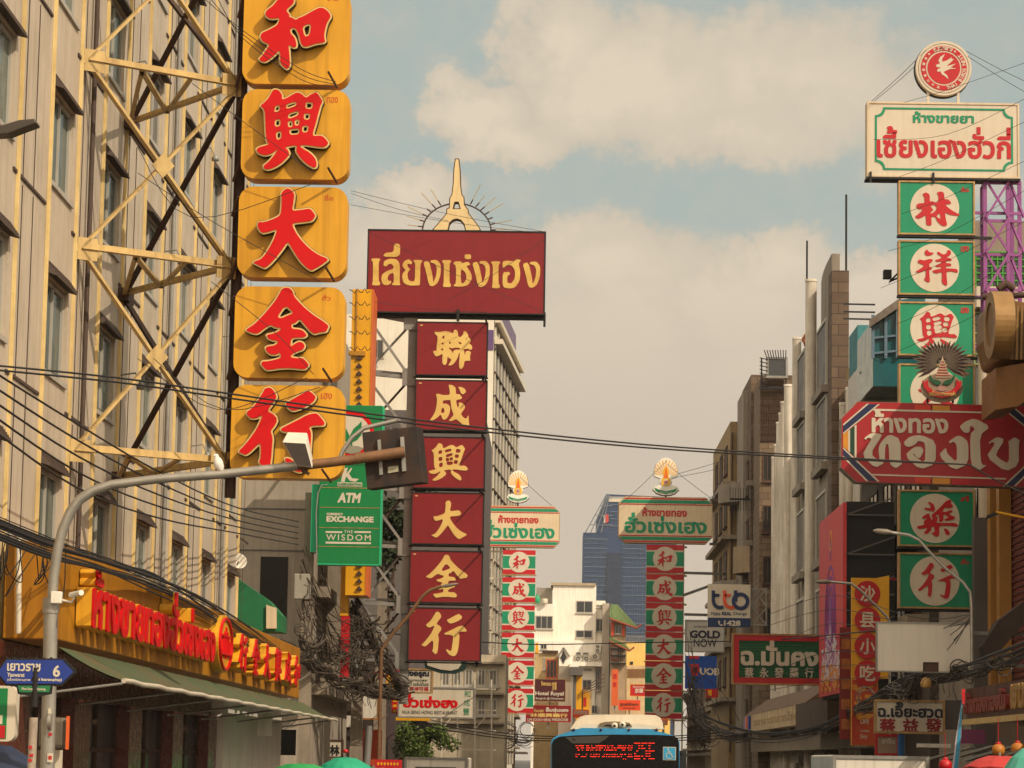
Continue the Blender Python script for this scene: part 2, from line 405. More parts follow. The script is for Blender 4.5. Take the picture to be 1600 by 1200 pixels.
def poly(mb, pl, pts, d0, d1):
    """flat polygon of plane coordinates with thickness"""
    pts = ccw(list(pts)); n = len(pts); vo, _, fo, *_ = delaunay_2d_cdt([Vector(p) for p in pts], [(i, (i+1) % n) for i in range(n)], [], 1, 1e-7)
    return solid(mb, pl, ([np.array(pts)], [(p.x, p.y) for p in vo], [tuple(f) for f in fo]), d0, d1)
def rrect(r, rad, n=7):
    a0, b0, a1, b1 = r; o = []
    for cx, cy, t0 in ((a1-rad, b1-rad, 0), (a0+rad, b1-rad, 90), (a0+rad, b0+rad, 180), (a1-rad, b0+rad, 270)):
        for i in range(n):
            t = math.radians(t0+90*i/(n-1)); o.append((cx+rad*math.cos(t), cy+rad*math.sin(t)))
    return o
def sag(p, q, s, n=14):
    p, q = Vector(p), Vector(q); return [p.lerp(q, i/n)-Vector((0, 0, s*4*(i/n)*(1-i/n))) for i in range(n+1)]
# ================================================================== traced brush characters (read off the boards)
HE = ([[(570,0),(560,-60),(600,-120),(680,-110),(740,-40),(775,40),(765,90),(665,175),(715,235),(705,262),(745,268),(790,300),(830,270),(880,255),(1085,140),(1150,140),(1210,180),(1260,250),(1200,350),(1180,430),(1165,510),(1185,600),(1060,615),(930,660),(880,650),(850,600),(830,500),(790,420),(740,410),(720,440),(730,480),(780,530),(805,610),(800,660),(760,670),(710,640),(700,640),(712,760),(720,900),(690,945),(660,950),(580,870),(585,760),(570,700),(545,740),(480,800),(400,855),(340,850),(300,815),(340,780),(400,690),(445,625),(400,610),(350,585),(320,530),(340,470),(400,445),(470,410),(540,370),(570,320),(565,275),(520,290),(450,290),(400,260),(385,210),(410,170),(480,120),(540,50)]], [[(880,390),(990,350),(970,500),(910,520)]])
XING = ([[(480,65),(530,80),(570,140),(560,190),(620,170),(680,130),(745,100),(800,120),(850,170),(900,130),(975,98),(1010,140),(1055,215),(1030,260),(1000,370),(970,490),(935,600),(945,630),(1030,620),(1080,650),(1130,720),(1080,770),(980,765),(860,745),(790,745),(780,755),(830,790),(900,830),(960,890),(985,960),(975,1010),(940,1020),(860,975),(780,900),(725,820),(740,745),(640,760),(600,770),(640,800),(655,850),(630,890),(560,960),(480,1010),(400,1040),(340,1030),(335,985),(390,945),(450,880),(510,790),(470,830),(390,865),(330,865),(270,840),(245,790),(290,760),(370,740),(400,730),(370,690),(360,580),(355,450),(350,340),(330,300),(290,265),(340,230),(390,180),(430,110),(450,75)]],
 [[(480,275),(528,260),(532,325),(470,345)],[(608,258),(722,218),(738,260),(620,304)],[(852,222),(933,236),(918,304),(845,299)],[(637,368),(757,331),(758,378),(640,424)],[(832,361),(898,368),(888,434),(827,428)],[(477,442),(538,431),(538,508),(479,519)],[(635,457),(683,452),(688,518),(638,524)],[(718,442),(768,437),(765,498),(718,504)],[(650,552),(771,545),(763,608),(660,616)],[(810,511),(879,511),(868,584),(806,584)],[(490,592),(548,571),(552,654),(500,680)]])
DA = ([[(545,120),(590,75),(630,55),(680,80),(715,130),(705,220),(685,330),(780,320),(900,300),(940,345),(970,390),(930,455),(850,470),(700,485),(690,510),(740,610),(810,700),(900,790),(1000,860),(1135,915),(1050,980),(960,1035),(920,1055),(870,1035),(790,960),(720,860),(660,760),(630,710),(570,800),(500,890),(430,970),(360,1025),(320,1015),(260,985),(205,960),(225,940),(300,915),(360,850),(420,750),(470,650),(500,555),(420,585),(340,605),(300,590),(265,530),(265,465),(350,465),(450,430),(540,385),(550,280),(555,190)]], [])
JIN = ([[(615,105),(660,88),(710,95),(745,130),(760,190),(820,260),(900,340),(1000,420),(1100,480),(1170,540),(1150,580),(1140,610),(1060,620),(990,640),(940,600),(880,530),(825,460),(780,510),(730,520),(735,570),(820,575),(870,595),(915,650),(880,680),(780,680),(730,690),(720,780),(760,750),(810,720),(860,730),(890,770),(870,820),(800,840),(730,880),(725,905),(800,915),(860,910),(900,945),(940,995),(900,1045),(850,1050),(720,1035),(580,1040),(500,1055),(430,1060),(370,990),(385,950),(450,950),(540,930),(605,910),(590,850),(560,880),(490,880),(440,850),(420,795),(450,775),(530,765),(560,740),(570,720),(500,710),(450,690),(435,640),(500,630),(570,605),(610,570),(530,560),(490,530),(420,570),(340,635),(270,630),(190,595),(210,570),(290,520),(380,430),(450,350),(540,240),(580,170)]], [[(660,305),(750,388),(690,412),(600,450),(570,432)]])
XINGW = ([[(485,110),(535,90),(580,105),(620,160),(635,215),(600,270),(540,350),(535,375),(590,400),(630,440),(640,490),(610,550),(565,605),(580,650),(590,700),(580,800),(575,900),(560,1010),(520,1050),(480,1040),(440,990),(420,970),(440,920),(445,840),(440,745),(380,800),(320,860),(270,890),(185,855),(190,830),(260,760),(330,670),(400,570),(440,480),(465,420),(400,460),(330,465),(285,420),(275,380),(330,345),(390,280),(430,210),(470,150)],[(735,270),(800,240),(900,180),(1000,130),(1040,150),(1095,205),(1070,260),(1000,310),(900,355),(820,375),(775,350),(740,310)],[(670,575),(760,530),(880,470),(990,410),(1090,390),(1130,420),(1195,500),(1190,545),(1060,545),(1010,565),(1040,620),(1030,800),(1020,900),(1000,1000),(950,1080),(880,1090),(800,1050),(740,980),(720,920),(770,915),(840,960),(850,900),(870,760),(880,640),(820,620),(740,620),(690,610)]], [])
LIAN = ([[(445,290),(540,295),(650,275),(740,290),(790,320),(815,245),(860,255),(885,310),(880,350),(920,395),(980,330),(985,275),(1030,275),(1070,340),(1070,385),(1120,420),(1120,460),(1085,500),(1140,530),(1150,590),(1120,620),(1070,590),(980,610),(1005,640),(1012,730),(1032,640),(1090,630),(1130,660),(1110,720),(1115,800),(1120,815),(1010,815),(1000,920),(950,975),(920,950),(910,860),(925,700),(910,650),(895,740),(850,830),(790,900),(710,910),(760,830),(770,790),(720,770),(700,730),(690,870),(650,905),(610,880),(605,780),(610,690),(560,720),(490,750),(450,700),(430,645),(500,640),(495,560),(510,450),(510,370),(470,340)]],
 [[(600,362),(637,362),(632,418),(598,412)],[(588,488),(627,488),(622,528),(588,523)],[(582,597),(622,597),(617,638),(577,628)],[(725,460),(762,490),(735,515),(718,500)],[(722,570),(770,595),(860,573),(932,588),(920,617),(850,612),(802,640),(800,695),(768,630),(725,602)],[(888,478),(915,468),(962,500),(920,517)],[(832,390),(857,383),(852,408)],[(1022,412),(1052,393),(1047,428)]])
CHENG = ([[(720,135),(800,145),(860,190),(865,310),(930,305),(990,370),(960,400),(870,415),(880,480),(910,570),(930,500),(915,465),(970,460),(1030,500),(1045,550),(1000,620),(965,665),(1010,730),(1060,755),(1085,730),(1110,680),(1115,780),(1130,880),(1100,895),(1010,865),(930,800),(875,760),(800,800),(735,800),(760,770),(835,690),(800,610),(780,540),(768,430),(755,415),(625,425),(620,490),(680,480),(740,510),(768,560),(750,670),(710,750),(650,785),(620,760),(590,680),(530,740),(440,795),(385,790),(440,720),(490,620),(510,500),(515,400),(490,310),(540,305),(620,330),(755,325),(745,220)],[(900,170),(980,180),(1040,215),(1055,270),(1000,315),(960,290),(935,230)]], [[(610,560),(650,570),(660,640),(620,660),(590,640)]])
LIN = ([[(525,300),(580,270),(640,290),(660,340),(655,440),(720,430),(745,465),(810,440),(815,320),(780,280),(830,245),(900,260),(920,310),(915,395),(990,390),(1055,475),(930,490),(1000,560),(1090,620),(1200,675),(1170,700),(1010,680),(930,635),(940,750),(970,870),(920,900),(850,870),(780,790),(760,720),(680,725),(690,860),(680,885),(595,880),(590,780),(580,690),(530,730),(450,765),(385,725),(460,670),(540,580),(450,585),(410,530),(440,480),(520,470),(565,470),(560,360)]], [[(665,525),(740,490),(790,555),(740,630),(670,670),(680,625),(720,600),(710,575)],[(835,640),(855,765),(770,720)]])
XIANG = ([[(575,260),(615,230),(650,280),(745,290),(680,340),(600,345),(570,310)],[(450,440),(480,410),(560,430),(650,400),(715,405),(710,445),(650,490),(655,540),(705,560),(690,590),(650,590),(655,700),(665,800),(640,820),(570,790),(565,750),(590,720),(590,600),(530,630),(470,650),(405,640),(430,615),(510,570),(565,515),(490,490),(455,470)],[(785,280),(815,265),(890,320),(960,300),(965,250),(1000,230),(1035,260),(1030,320),(950,370),(1010,380),(1050,405),(1040,430),(950,430),(945,470),(1030,475),(1045,510),(1020,525),(945,525),(945,565),(1060,565),(1140,575),(1160,630),(1130,640),(1050,615),(950,625),(960,740),(970,870),(920,865),(870,820),(875,700),(870,625),(790,660),(730,645),(700,615),(760,590),(865,570),(860,535),(790,545),(755,520),(790,500),(860,480),(865,440),(780,450),(745,420),(860,390),(870,355),(810,325)]], [])
YAO = ([[(615,290),(680,290),(740,340),(755,450),(690,450),(550,410),(580,385),(650,400),(680,380),(650,320)],[(680,520),(760,460),(850,370),(940,270),(1020,235),(1050,265),(1030,310),(1080,350),(1050,385),(970,390),(935,370),(890,430),(900,470),(1010,430),(1050,425),(1070,450),(1000,490),(1040,520),(1110,545),(1100,580),(1020,605),(930,615),(920,580),(1000,560),(940,510),(905,490),(905,600),(870,640),(820,630),(830,560),(790,540),(800,600),(770,640),(840,660),(980,650),(1120,650),(1175,695),(1140,715),(1000,700),(830,700),(825,780),(825,860),(790,900),(740,880),(690,840),(700,820),(745,820),(740,720),(680,730),(690,770),(620,850),(570,850),(555,820),(600,780),(620,740),(500,765),(440,760),(425,720),(520,700),(570,680),(545,650),(570,610),(620,580),(530,580),(520,555),(600,500),(650,485),(655,520),(700,620),(710,560)],[(905,745),(970,760),(1020,830),(1000,865),(950,860),(920,800)]], [[(760,520),(800,505),(825,520),(825,540),(785,550)]])
BR = {}
def brush(ch, thin=0.):
    """the character in a unit square (y up), grown or thinned"""
    k = (ch[0][0][0], len(ch[0][0]), thin)
    if k in BR: return BR[k]
    p = np.array([q for c in ch[0] for q in c]); lo = p.min(0); hi = p.max(0); s = max(hi-lo)
    f = lambda c: [((x-lo[0])/s, (hi[1]-y)/s) for x, y in c]
    cs = [ccw(smooth(f(c))) for c in ch[0]]+[ccw(smooth(f(c)))[::-1] for c in ch[1]]
    BR[k] = (outline(cs, thin, 1/90), (hi-lo)/s); return BR[k]
def put_brush(ch, pl, r, d0, d1, name, m, parent, thin=0.):
    ol, (w, h) = brush(ch, thin); sx, sy = (r[2]-r[0])/w, (r[3]-r[1])/h
    return solid(MB(), pl, ol, d0, d1, lambda x, y: (r[0]+x*sx, r[1]+y*sy)).build(name, m, parent)
# ================================================================== materials
M = dict(
 cream=mat('cream_cladding', '#b9aa95', .62, 0, .3, .8, .34, .15, dirtcol='#79674f'), creamd=mat('reveal_cladding', '#8f7f6a', .7, 0, .4),
 fin=mat('yellow_cover_strip', '#d6bc80', .5, 0, .35, 2, .3, dirtcol='#7a5c30'), hood=mat('brown_hood', '#4a3a30', .7, 0, .4, 3), wframe=mat('window_frame_paint', '#a9a294', .5, 0, .3),
 teal=glass('teal_glass', '#1f3f3c', .08), dark=glass('dark_glass', '#20201f', .1), truss=mat('cream_steel', '#c2a468', .5, 0, .35, 2.2, .4, dirtcol='#5b3f22'),
 rust=mat('brown_steel', '#4a3325', .65, .2, .4, 3), gsteel=mat('grey_steel', '#8d8a82', .5, .2, .4, 2, .3, dirtcol='#4f4438'),
 ypanel=mat('yellow_enamel', '#d89c22', .38, 0, .25, .9, .45, dirtcol='#94620f', spec=.35), yside=mat('yellow_side', '#b98420', .4, 0, .35, 1, .4),
 red=mat('red_acrylic', '#c8060d', .36, 0, .15, 2, .12, dirtcol='#7d0608', spec=.25), gold=mat('gold_trim', '#d9bd7a', .35, .3, .25, 4), black=mat('black_metal', '#1a1715', .6, .1, .3), blackdk=mat('letter_return', '#2c2117', .6, 0, .2),
 burg=mat('burgundy_board', '#7e1016', .46, 0, .28, .7, .22, dirtcol='#5d0c12'), goldp=mat('gold_leaf', '#dcb96a', .4, .15, .3, 1.3, dirtcol='#a8742a'), goldy=mat('gold_leaf_worn', '#d6b15c', .4, .15, .55, 1.0, dirtcol='#9a6220'),
 green=mat('sign_green', '#00733a', .4, 0, .15, .8, .12), greenl=mat('sign_green_edge', '#1ba672', .4, 0, .15), offw=mat('sign_white', '#c6baa4', .5, 0, .2, .9, .22, dirtcol='#a08c6c'), paper=mat('cream_board', '#cdb896', .5, 0, .22, .7, .25, dirtcol='#8d7757'),
 grn2=mat('panel_green', '#05835a', .4, 0, .2, .8, .2, dirtcol='#044e38'), red2=mat('panel_red', '#b30f18', .4, 0, .2, .9, .2), rim=mat('board_edge', '#b08a55', .5, .1, .45, 3, .4, dirtcol='#4d3820'),
 conc=mat('concrete', '#8d7f6c', .85, 0, .45, 1.3, .4, .4), galv=mat('galvanised', '#a09a8e', .38, .55, .35, 5, .2), cable=mat('cable_sheath', '#191614', .55, 0, .3, 8),
 white=mat('white_paint', '#d8d0c0', .6, 0, .25, .6, .3, .1, dirtcol='#8b7c66'), grey=mat('grey_render', '#5d5752', .8, 0, .3, .6, .3), steelw=mat('pale_steel', '#c4b8a2', .5, .1, .35, 2),
 maroon=mat('maroon_granite', '#5a2413', .25, 0, .35, 6, spec=.6), canvas=mat('green_canvas', '#3a5235', .85, 0, .6, .7, .5, .3, dirtcol='#6a4a2c'), brown=mat('brown_wood', '#6a4a2c', .7, 0, .4),
 blue=mat('street_sign_blue', '#14307e', .35, 0, .15, 2), leaf=mat('foliage', '#56661c', .6, 0, .8, 6, dirtcol='#1f3310'), leafd=mat('dark_foliage', '#2f3a1c', .6, 0, .6, 6, dirtcol='#141c0c'), bark=mat('bark', '#4d3c2a', .9, 0, .4, 8, 0, .5),
 asphalt=mat('asphalt', '#3b3936', .9, 0, .4, 2, 0, .4), pave=mat('paving', '#8a8175', .85, 0, .35, 1.5), roadw=mat('road_paint', '#c9c4b6', .7, 0, .4, 3), ochre=mat('ochre_sign', '#d99a12', .4, 0, .25, 1.2, .2),
)
# ================================================================== setting
MB().box(-3000, 3000, -400, 6000, -.5, -.03).build('ground', M['asphalt'], kind='structure')
MB().box(-6.0, 9.6, -60, 500, -.1, 0).build('road', M['asphalt'], kind='structure')
MB().box(-15, -6.15, -60, 420, -.1, .14).build('pavement_left', M['pave'], kind='structure')
MB().box(9.75, 30, -60, 420, -.1, .14).build('pavement_right', M['pave'], kind='structure')
MB().box(-6.15, -6.0, -60, 420, -.1, .15).build('kerb_left', M['conc'], kind='structure')
MB().box(9.6, 9.75, -60, 420, -.1, .15).build('kerb_right', M['conc'], kind='structure')
mb = MB()
for x in (-2.2, 1.7, 5.6):
    for y in range(0, 300, 12): mb.box(x-.06, x+.06, y, y+4, .0, .004)
mb.build('lane_markings', M['roadw'], kind='structure')
# ================================================================== cream hotel on the left
XF = -8.5
hotel = thing('hotel_building', 'tall cream clad building with yellow vertical strips and teal windows on the left', 'building', (XF-5, 57, 0))
fins = [33.2+2.75*i for i in range(17)]          # strip positions along the street
wcols = [(fins[i]+.25, fins[i]+2.3) for i in range(1, 16, 2)]
wtops = [7.1+3.18*i for i in range(8)]
Y0, Y1, ZT = 30.0, 77.6, 33.0
mb = MB()
mb.box(XF-12, XF-.32, Y0, Y1, 0, ZT)
y = Y0
for (a, b) in wcols:
    mb.box(XF-.32, XF, y, a, 3.9, ZT)
    zz = 3.9
    for t in wtops:
        mb.box(XF-.32, XF, a, b, zz, t-1.62); zz = t
    mb.box(XF-.32, XF, a, b, zz, ZT); y = b
mb.box(XF-.32, XF, y, Y1, 3.9, ZT)
mb.build('wall', M['cream'], hotel)
mb = MB()
for i, y in enumerate(fins):
    MB().box(XF+.003, XF+.05, y-.06, y+.06, 4.0, ZT).box(XF+.05, XF+.062, y-.02, y+.02, 4.0, ZT).build('fin', M['fin'], hotel)
for z in wtops:   # panel joints: a rail crossed by seams, one per panel
    for (a, b) in wcols:
        MB().box(XF+.003, XF+.03, b+.12, b+3.0, z-2.1, z-2.05).box(XF+.003, XF+.016, b+.95, b+.965, z-2.05, z+1.0).box(XF+.003, XF+.016, b+1.9, b+1.915, z-2.05, z+1.0).build('panel_joint', M['hood'], hotel)
PANES = [M['teal'], M['teal'], M['dark'], mat('green_curtain_glass', '#35584a', .15, 0, .5, 3, .5, spec=.6, dirtcol='#12211c'), mat('pale_curtain_glass', '#5d6a60', .2, 0, .6, 2, .6, spec=.6, dirtcol='#20302b')]
for (a, b) in wcols:
    for t in wtops:
        w = MB()
        for yy in (a, (a+b)/2-.03, b-.07): w.box(XF-.14, XF-.06, yy, yy+.07, t-1.6, t-.02)
        w.box(XF-.14, XF-.06, a+.07, b-.07, t-.1, t-.02); w.box(XF-.2, XF+.05, a-.04, b+.04, t-1.68, t-1.6)
        fr = w.build('window', M['wframe'], hotel)
        g = MB().box(XF-.12, XF-.1, a+.07, b-.07, t-1.6, t-.1); g.build('pane', R.choice(PANES), fr)
        c = MB()   # curtain folds behind the glass are left to the glass; louvred hood over the opening
        c.hexa([(XF+.01,a-.1,t+.02),(XF+.17,a-.04,t-.03),(XF+.17,b+.04,t-.03),(XF+.01,b+.1,t+.02),(XF+.01,a-.1,t+.2),(XF+.17,a-.04,t+.01),(XF+.17,b+.04,t+.01),(XF+.01,b+.1,t+.2)])
        for k in range(5): c.box(XF+.02+.03*k, XF+.035+.03*k, a-.04, b+.04, t+.18-.042*k, t+.22-.042*k)
        c.build('hood', M['hood'], fr)
for y, z0_, z1_ in ((50.75, 4, 30), (61.9, 4, 30), (72.8, 4, 30)): MB().tube([(XF+.09, y, z0_), (XF+.09, y, z1_)], .045, 8).build('downpipe', M['hood'] if y < 60 else M['gsteel'], hotel)
for y, z in ((55.6, 9.4), (61.0, 12.8), (66.6, 9.2), (66.4, 16.2), (72.2, 12.6), (50.3, 17.4), (55.5, 15.6)): MB().tube([(XF, y, z+.3), (XF+.3, y-.05, z+.34), (XF+.42, y-.1, z+.1)], .018, 6).lathe((XF+.42, y-.1, z+.1), [(.03,.06),(.09,-.02),(.085,-.09),(.01,-.1)], 10).build('wall_spotlight', M['gsteel'], hotel)
# ground floor under the awning
mb = MB().box(XF-.1, XF+.2, 40.5, 86, 3.3, 4.05)
for y in (43.5, 49.5, 56, 62.5, 69): mb.box(XF-.1, XF+.35, y, y+1.7, 0, 3.3)
mb.build('shopfront_column', M['maroon'], hotel)
mb = MB()
for y, y2 in ((45.2, 49.5), (51.2, 56), (57.7, 62.5), (64.2, 69)): mb.box(XF-.02, XF+.05, y, y2, .2, 3.3)
mb.build('shopfront_glass', M['dark'], hotel)
mb = MB()
for y, y2 in ((45.2, 49.5), (51.2, 56), (57.7, 62.5), (64.2, 69)):
    for yy in (y, (y+y2)/2, y2-.08): mb.box(XF+.05, XF+.1, yy, yy+.08, .2, 3.3)
    mb.box(XF+.05, XF+.1, y, y2, 2.4, 2.48)
mb.build('shopfront_frame', M['rust'], hotel)
mb = MB().box(XF-.1, XF+.5, 70.7, 86, 0, 4.05); mb.build('side_wall', M['white'], hotel)
MB().box(XF-5, XF+.1, 77.6, 86, 0, 5.2).build('annexe', M['conc'], hotel)
# ================================================================== gold shop fascia
XS = -7.5
FO = mat('fascia_ochre', '#a97012', .45, 0, .35, .7, .5, dirtcol='#6e430c', spec=.3)
fas = thing('shop_sign', 'long yellow gold shop fascia with red Thai and Chinese letters above the green awning', 'sign', (XS-.5, 65, 4.1))
MB().box(XF+.18, XS, 43.6, 86, 4.08, 5.56).build('fascia_box', FO, fas, bevel=.02)
pl = facing_right(XS)
def y_at(u, X): return X*F/(u-VPU)
def fascia_text(s, ya, yb, z0, z1, bold):
    k = MB(); text(k, s, pl, (ya, z0, yb, z1), .02, .26, bold+.018); o = k.build('lettering_return', M['ypanel'], fas)
    k = MB(); text(k, s, pl, (ya, z0, yb, z1), .264, .30, bold); k.build('lettering', M['red'], o)
fascia_text('ห้างขายทองฮั่วเซ่งเฮง', 45.2, 61.8, 4.32, 5.46, .03)
for i, ch in enumerate((XINGW, JIN, DA, XING, CHENG, HE)):
    r = (66.6+2.9*i, 4.3, 68.5+2.9*i, 5.2)
    o = put_brush(ch, pl, r, .02, .26, 'character_return', M['ypanel'], fas, .012); put_brush(ch, pl, r, .264, .3, 'character', M['red'], o, -.005)
mb = MB(); disc(mb, pl, 64.2, 4.83, 1.35, .64, .0, .22); mb.build('medallion', M['ypanel'], fas)
mb = MB(); 
ang = [(64.2+1.2*math.cos(t/24*math.pi), 4.83+.56*math.sin(t/24*math.pi)) for t in range(48)]
for i in range(48):
    a, b = ang[i], ang[(i+1) % 48]; mb.bar(pl.pt(*a, .24), pl.pt(*b, .24), .07, .05)
for k in range(7): mb.bar(pl.pt(63.4+.27*k, 4.5+.05*abs(k-3), .24), pl.pt(63.5+.25*k, 5.2-.1*abs(k-3), .24), .05, .05)
mb.bar(pl.pt(63.2, 4.6, .24), pl.pt(65.2, 4.6, .24), .09, .05); mb.bar(pl.pt(63.4, 5.0, .24), pl.pt(65.0, 5.0, .24), .06, .05)
mb.build('medallion_emblem', M['red'], fas)
MB().tube([(-8.05, 43.45, 4.15), (-8.1, 43.45, 5.62), (-8.3, 43.45, 5.66)], .045).build('drain_pipe', M['offw'], fas)
# ================================================================== awning
aw = thing('awning', 'long worn green canvas awning sloping out below the yellow shop fascia', 'awning', (-7, 65, 3.4))
mb = MB(); n = 44
def aw_pt(i, t, top=True):
    y = 43.9+(88-43.9)*i/n; sgn = .03*math.sin(i*2.1)*t
    return (XS-.02+1.02*t, y-0*t, 3.98-.5*t-.05*math.sin(math.pi*t)+sgn*.4-(0 if top else .03))
vs = []; fs = []
for i in range(n+1):
    for k in range(5): vs.append(aw_pt(i, k/4))
for i in range(n):
    for k in range(4): a = i*5+k; fs.append((a, a+1, a+6, a+5))
b = len(vs); vs += [(x, y, z-.025) for x, y, z in vs]; fs += [tuple(reversed([q+b for q in f])) for f in fs]
mb.add(vs, fs, True); mb.build('canvas', M['canvas'], aw)
mb = MB().tube([aw_pt(i, 1) for i in range(0, n+1)], .04)
mb.build('front_rail', M['steelw'], aw)
for i in range(0, n+1, 6):
    p = Vector(aw_pt(i, .98)); MB().tube([p-Vector((0, 0, .05)), Vector((XS-.7, p.y, 3.2))], .022).build('strut', M['gsteel'], aw)
# ================================================================== sign frame (triangular truss) and the five yellow boxes
tr = thing('sign_bracket', 'cream steel lattice bracket bolted to the cream building carrying the yellow boxes', 'bracket', (-7.2, 52, 7))
A0, C0, B0 = Vector((XF+.05, 50.0, 0)), Vector((XF+.05, 55.3, 0)), Vector((-5.95, 51.9, 0))
lev = [7.62, 11.2, 14.6, 18.05, 21.5]
Z = lambda p, z: Vector((p.x, p.y, z))
mast = MB().angle(Z(B0, 7.0), Z(B0, 21.8), .13, .02).bar(Z(B0, 7.0)+Vector((.12, .1, 0)), Z(B0, 21.8)+Vector((.12, .1, 0)), .09)
mast.build('mast', M['rust'], tr)
for z in lev:
    MB().angle(Z(A0, z), Z(B0, z), .13).build('chord', M['truss'], tr)
    MB().angle(Z(C0, z), Z(B0, z), .13).build('chord', M['truss'], tr)
    am, cm = Z(A0, z).lerp(Z(B0, z), .36), Z(C0, z).lerp(Z(B0, z), .36)
    MB().bar(am, cm, .1, .05).bar(am, Z(C0, z), .08, .05).bar(am.lerp(Z(B0, z), .5), cm, .08, .05).build('tie', M['truss'], tr)
    MB().bar(Z(A0, z)+Vector((-.3, -.5, 0)), Z(A0, z)+Vector((.05, .1, 0)), .14).build('wall_bracket', M['truss'], tr)
    MB().box(XF-.02, XF+.2, 54.9, 55.7, z-.12, z+.12).build('wall_bracket', M['rust'], tr)
def gusset(p, s, name='gusset'):
    d = (B0-A0).normalized(); q = PL(p, d, Vector((d.y, -d.x, 0)) if d.y > 0 else Vector((-d.y, d.x, 0)))
    q = PL(p, (d.x, d.y, 0), (d.y, -d.x, 0)); mb = MB(); slab(mb, q, (-s, -s, s, s), .0, .018); return mb.build(name, M['truss'], tr)
nA = Vector(((B0-A0).normalized().y, -(B0-A0).normalized().x, 0))
for i in range(4):
    a, b = lev[i], lev[i+1]
    for p, q in ((Z(A0, a), Z(B0, b)), (Z(A0, b), Z(B0, a))):
        MB().bar(p+nA*.03, q+nA*.03, .12, .05).build('brace', M['truss'], tr)
    for p, q in ((Z(C0, a), Z(B0, b)), (Z(C0, b), Z(B0, a))):
        MB().bar(p, q, .1, .06).build('brace', M['rust'], tr)  # rear braces take the dark brown to paint in their shade
    d = (B0-A0).normalized(); c = Z(A0, (a+b)/2).lerp(Z(B0, (a+b)/2), .5)+nA*.09
    mb = MB(); h = .23; uz = Vector((0, 0, 1)); mb.prism([c-d*h-uz*.02, c-uz*h, c+d*h+uz*.02, c+uz*h], nA*.02); mb.build('gusset', M['truss'], tr)
for z in lev:
    d = (B0-A0).normalized(); uz = Vector((0, 0, 1))
    for base in (A0, B0):
        c = Z(base, z)+nA*.07+d*(.12 if base is A0 else -.18); h = .2
        MB().prism([c-d*h-uz*h, c+d*h-uz*h, c+d*h+uz*h, c-d*h+uz*h], nA*.02).build('gusset', M['truss'], tr)
YB = 51.35
pl = front(YB)
boxes = [((380,-19,546,131.5), HE, 'ขาย', 370, 0, .11875, 'topmost yellow box with the red character cut off by the picture top'),
 ((377.6,140,545.6,280), XING, 'ทอง', 370, 135, .12916, 'yellow rounded box with the many-holed red character second from the top'),
 ((372,292,541.8,433.5), DA, 'ชื่อ', 370, 290, .12916, 'yellow rounded box with the three-stroke red character spreading like a walking man'),
 ((366,448,538,591), JIN, 'ฮั่ว', 360, 440, .13333, 'yellow rounded box with the roofed red character fourth from the top'),
 ((360.7,602,536.7,747), XINGW, 'เฮง', 350, 595, .13333, 'lowest yellow rounded box with red character half hidden behind the floodlight')]
for (bx, ch, th, x0, y0, sc, lab) in boxes:
    r = pl.rect(*bx)
    t = thing('character_sign', lab, 'sign', pl.pt((r[0]+r[2])/2, r[1], -.3), 'yellow character boxes on the cream bracket')
    rr = [ (a, b) for a, b in rrect(r, .26)]
    poly(MB(), pl, rr, -.5, 0).build('box', M['ypanel'], t, bevel=.02)
    mb = MB(); poly(mb, pl, [(a, b) for a, b in rrect((r[0]+.012, r[1]+.012, r[2]-.012, r[3]-.012), .25)], -.53, -.505); mb.build('back_panel', M['yside'], t)
    o = solid(MB(), pl, trace(pl, *ch, x0, y0, sc, .028), .05, .2).build('character', M['blackdk'], t)
    solid(MB(), pl, trace(pl, *ch, x0, y0, sc, .020), .2, .215).build('character_rim', M['gold'], o)
    solid(MB(), pl, trace(pl, *ch, x0, y0, sc, -.008), .19, .235).build('character_face', M['red'], o)
    w = .2 if len(th) < 4 else .16
    lettering(th, pl, (r[2]-.42, r[3]-.24, r[2]-.42+w, r[3]-.13), mat('small_red', '#c63a12', .5), t, bold=.0)
    for zz in (r[1]+.25, r[3]-.25): MB().bar(pl.pt(r[0]-.02, zz, -.3), pl.pt(-5.85, zz, -.5), .06).bar(pl.pt(r[0]-.02, zz+.08, -.1), pl.pt(-5.95, zz-.25, -.3), .05).build('fixing', M['rust'], t)
    MB().bar(pl.pt(r[2]-.2, r[1]-.06, .02), pl.pt(r[2]-.33, r[1]+.12, .5), .03).build('stay_eye', M['rust'], t)
# ================================================================== gantry pole with floodlight
YG = 34.6
gp = thing('gantry_pole', 'grey steel pole with long curved arm reaching across the street in front of yellow boxes', 'pole', P(78, 1187, YG)*1)
gp.location.z = 0; ORG[gp.name].z = 0
b0 = P(78, 1200, YG); b1 = P(80, 945, YG)
MB().tube([(b0.x, YG, .1), b1], .085, 14).build('lower_tube', M['galv'], gp)
MB().tube([b1-Vector((0, 0, .1)), b1+Vector((0, 0, .08))], .1, 14).build('collar', M['galv'], gp)
arm = [P(u, v, YG) for u, v in ((81,947),(84,900),(90,860),(98,828),(110,800),(125,780),(147,766),(175,757),(250,748),(345,741),(420,733),(470,727))]
MB().tube(arm, [.062]*7+[.055]*5, 12).build('arm', M['galv'], gp)
MB().tube([P(465,728,YG), P(520,722,YG), P(560,717,YG)], .058, 12).tube([P(556,717,YG), P(632,706,YG)], .066, 12).build('arm_end', mat('rusty_galvanised', '#7d5a3c', .6, .3, .6, 6), gp)
MB().tube([P(u, v, YG+.35) for u, v in ((528,724),(536,704),(550,684),(569,669),(590,664),(620,657))], .028, 8).build('conduit', M['galv'], gp)
MB().tube([(b0.x-.02, YG-.1, 2.75), (b0.x+.02, YG-.1, 2.75)], .1, 14).build('band_clamp', M['galv'], gp)
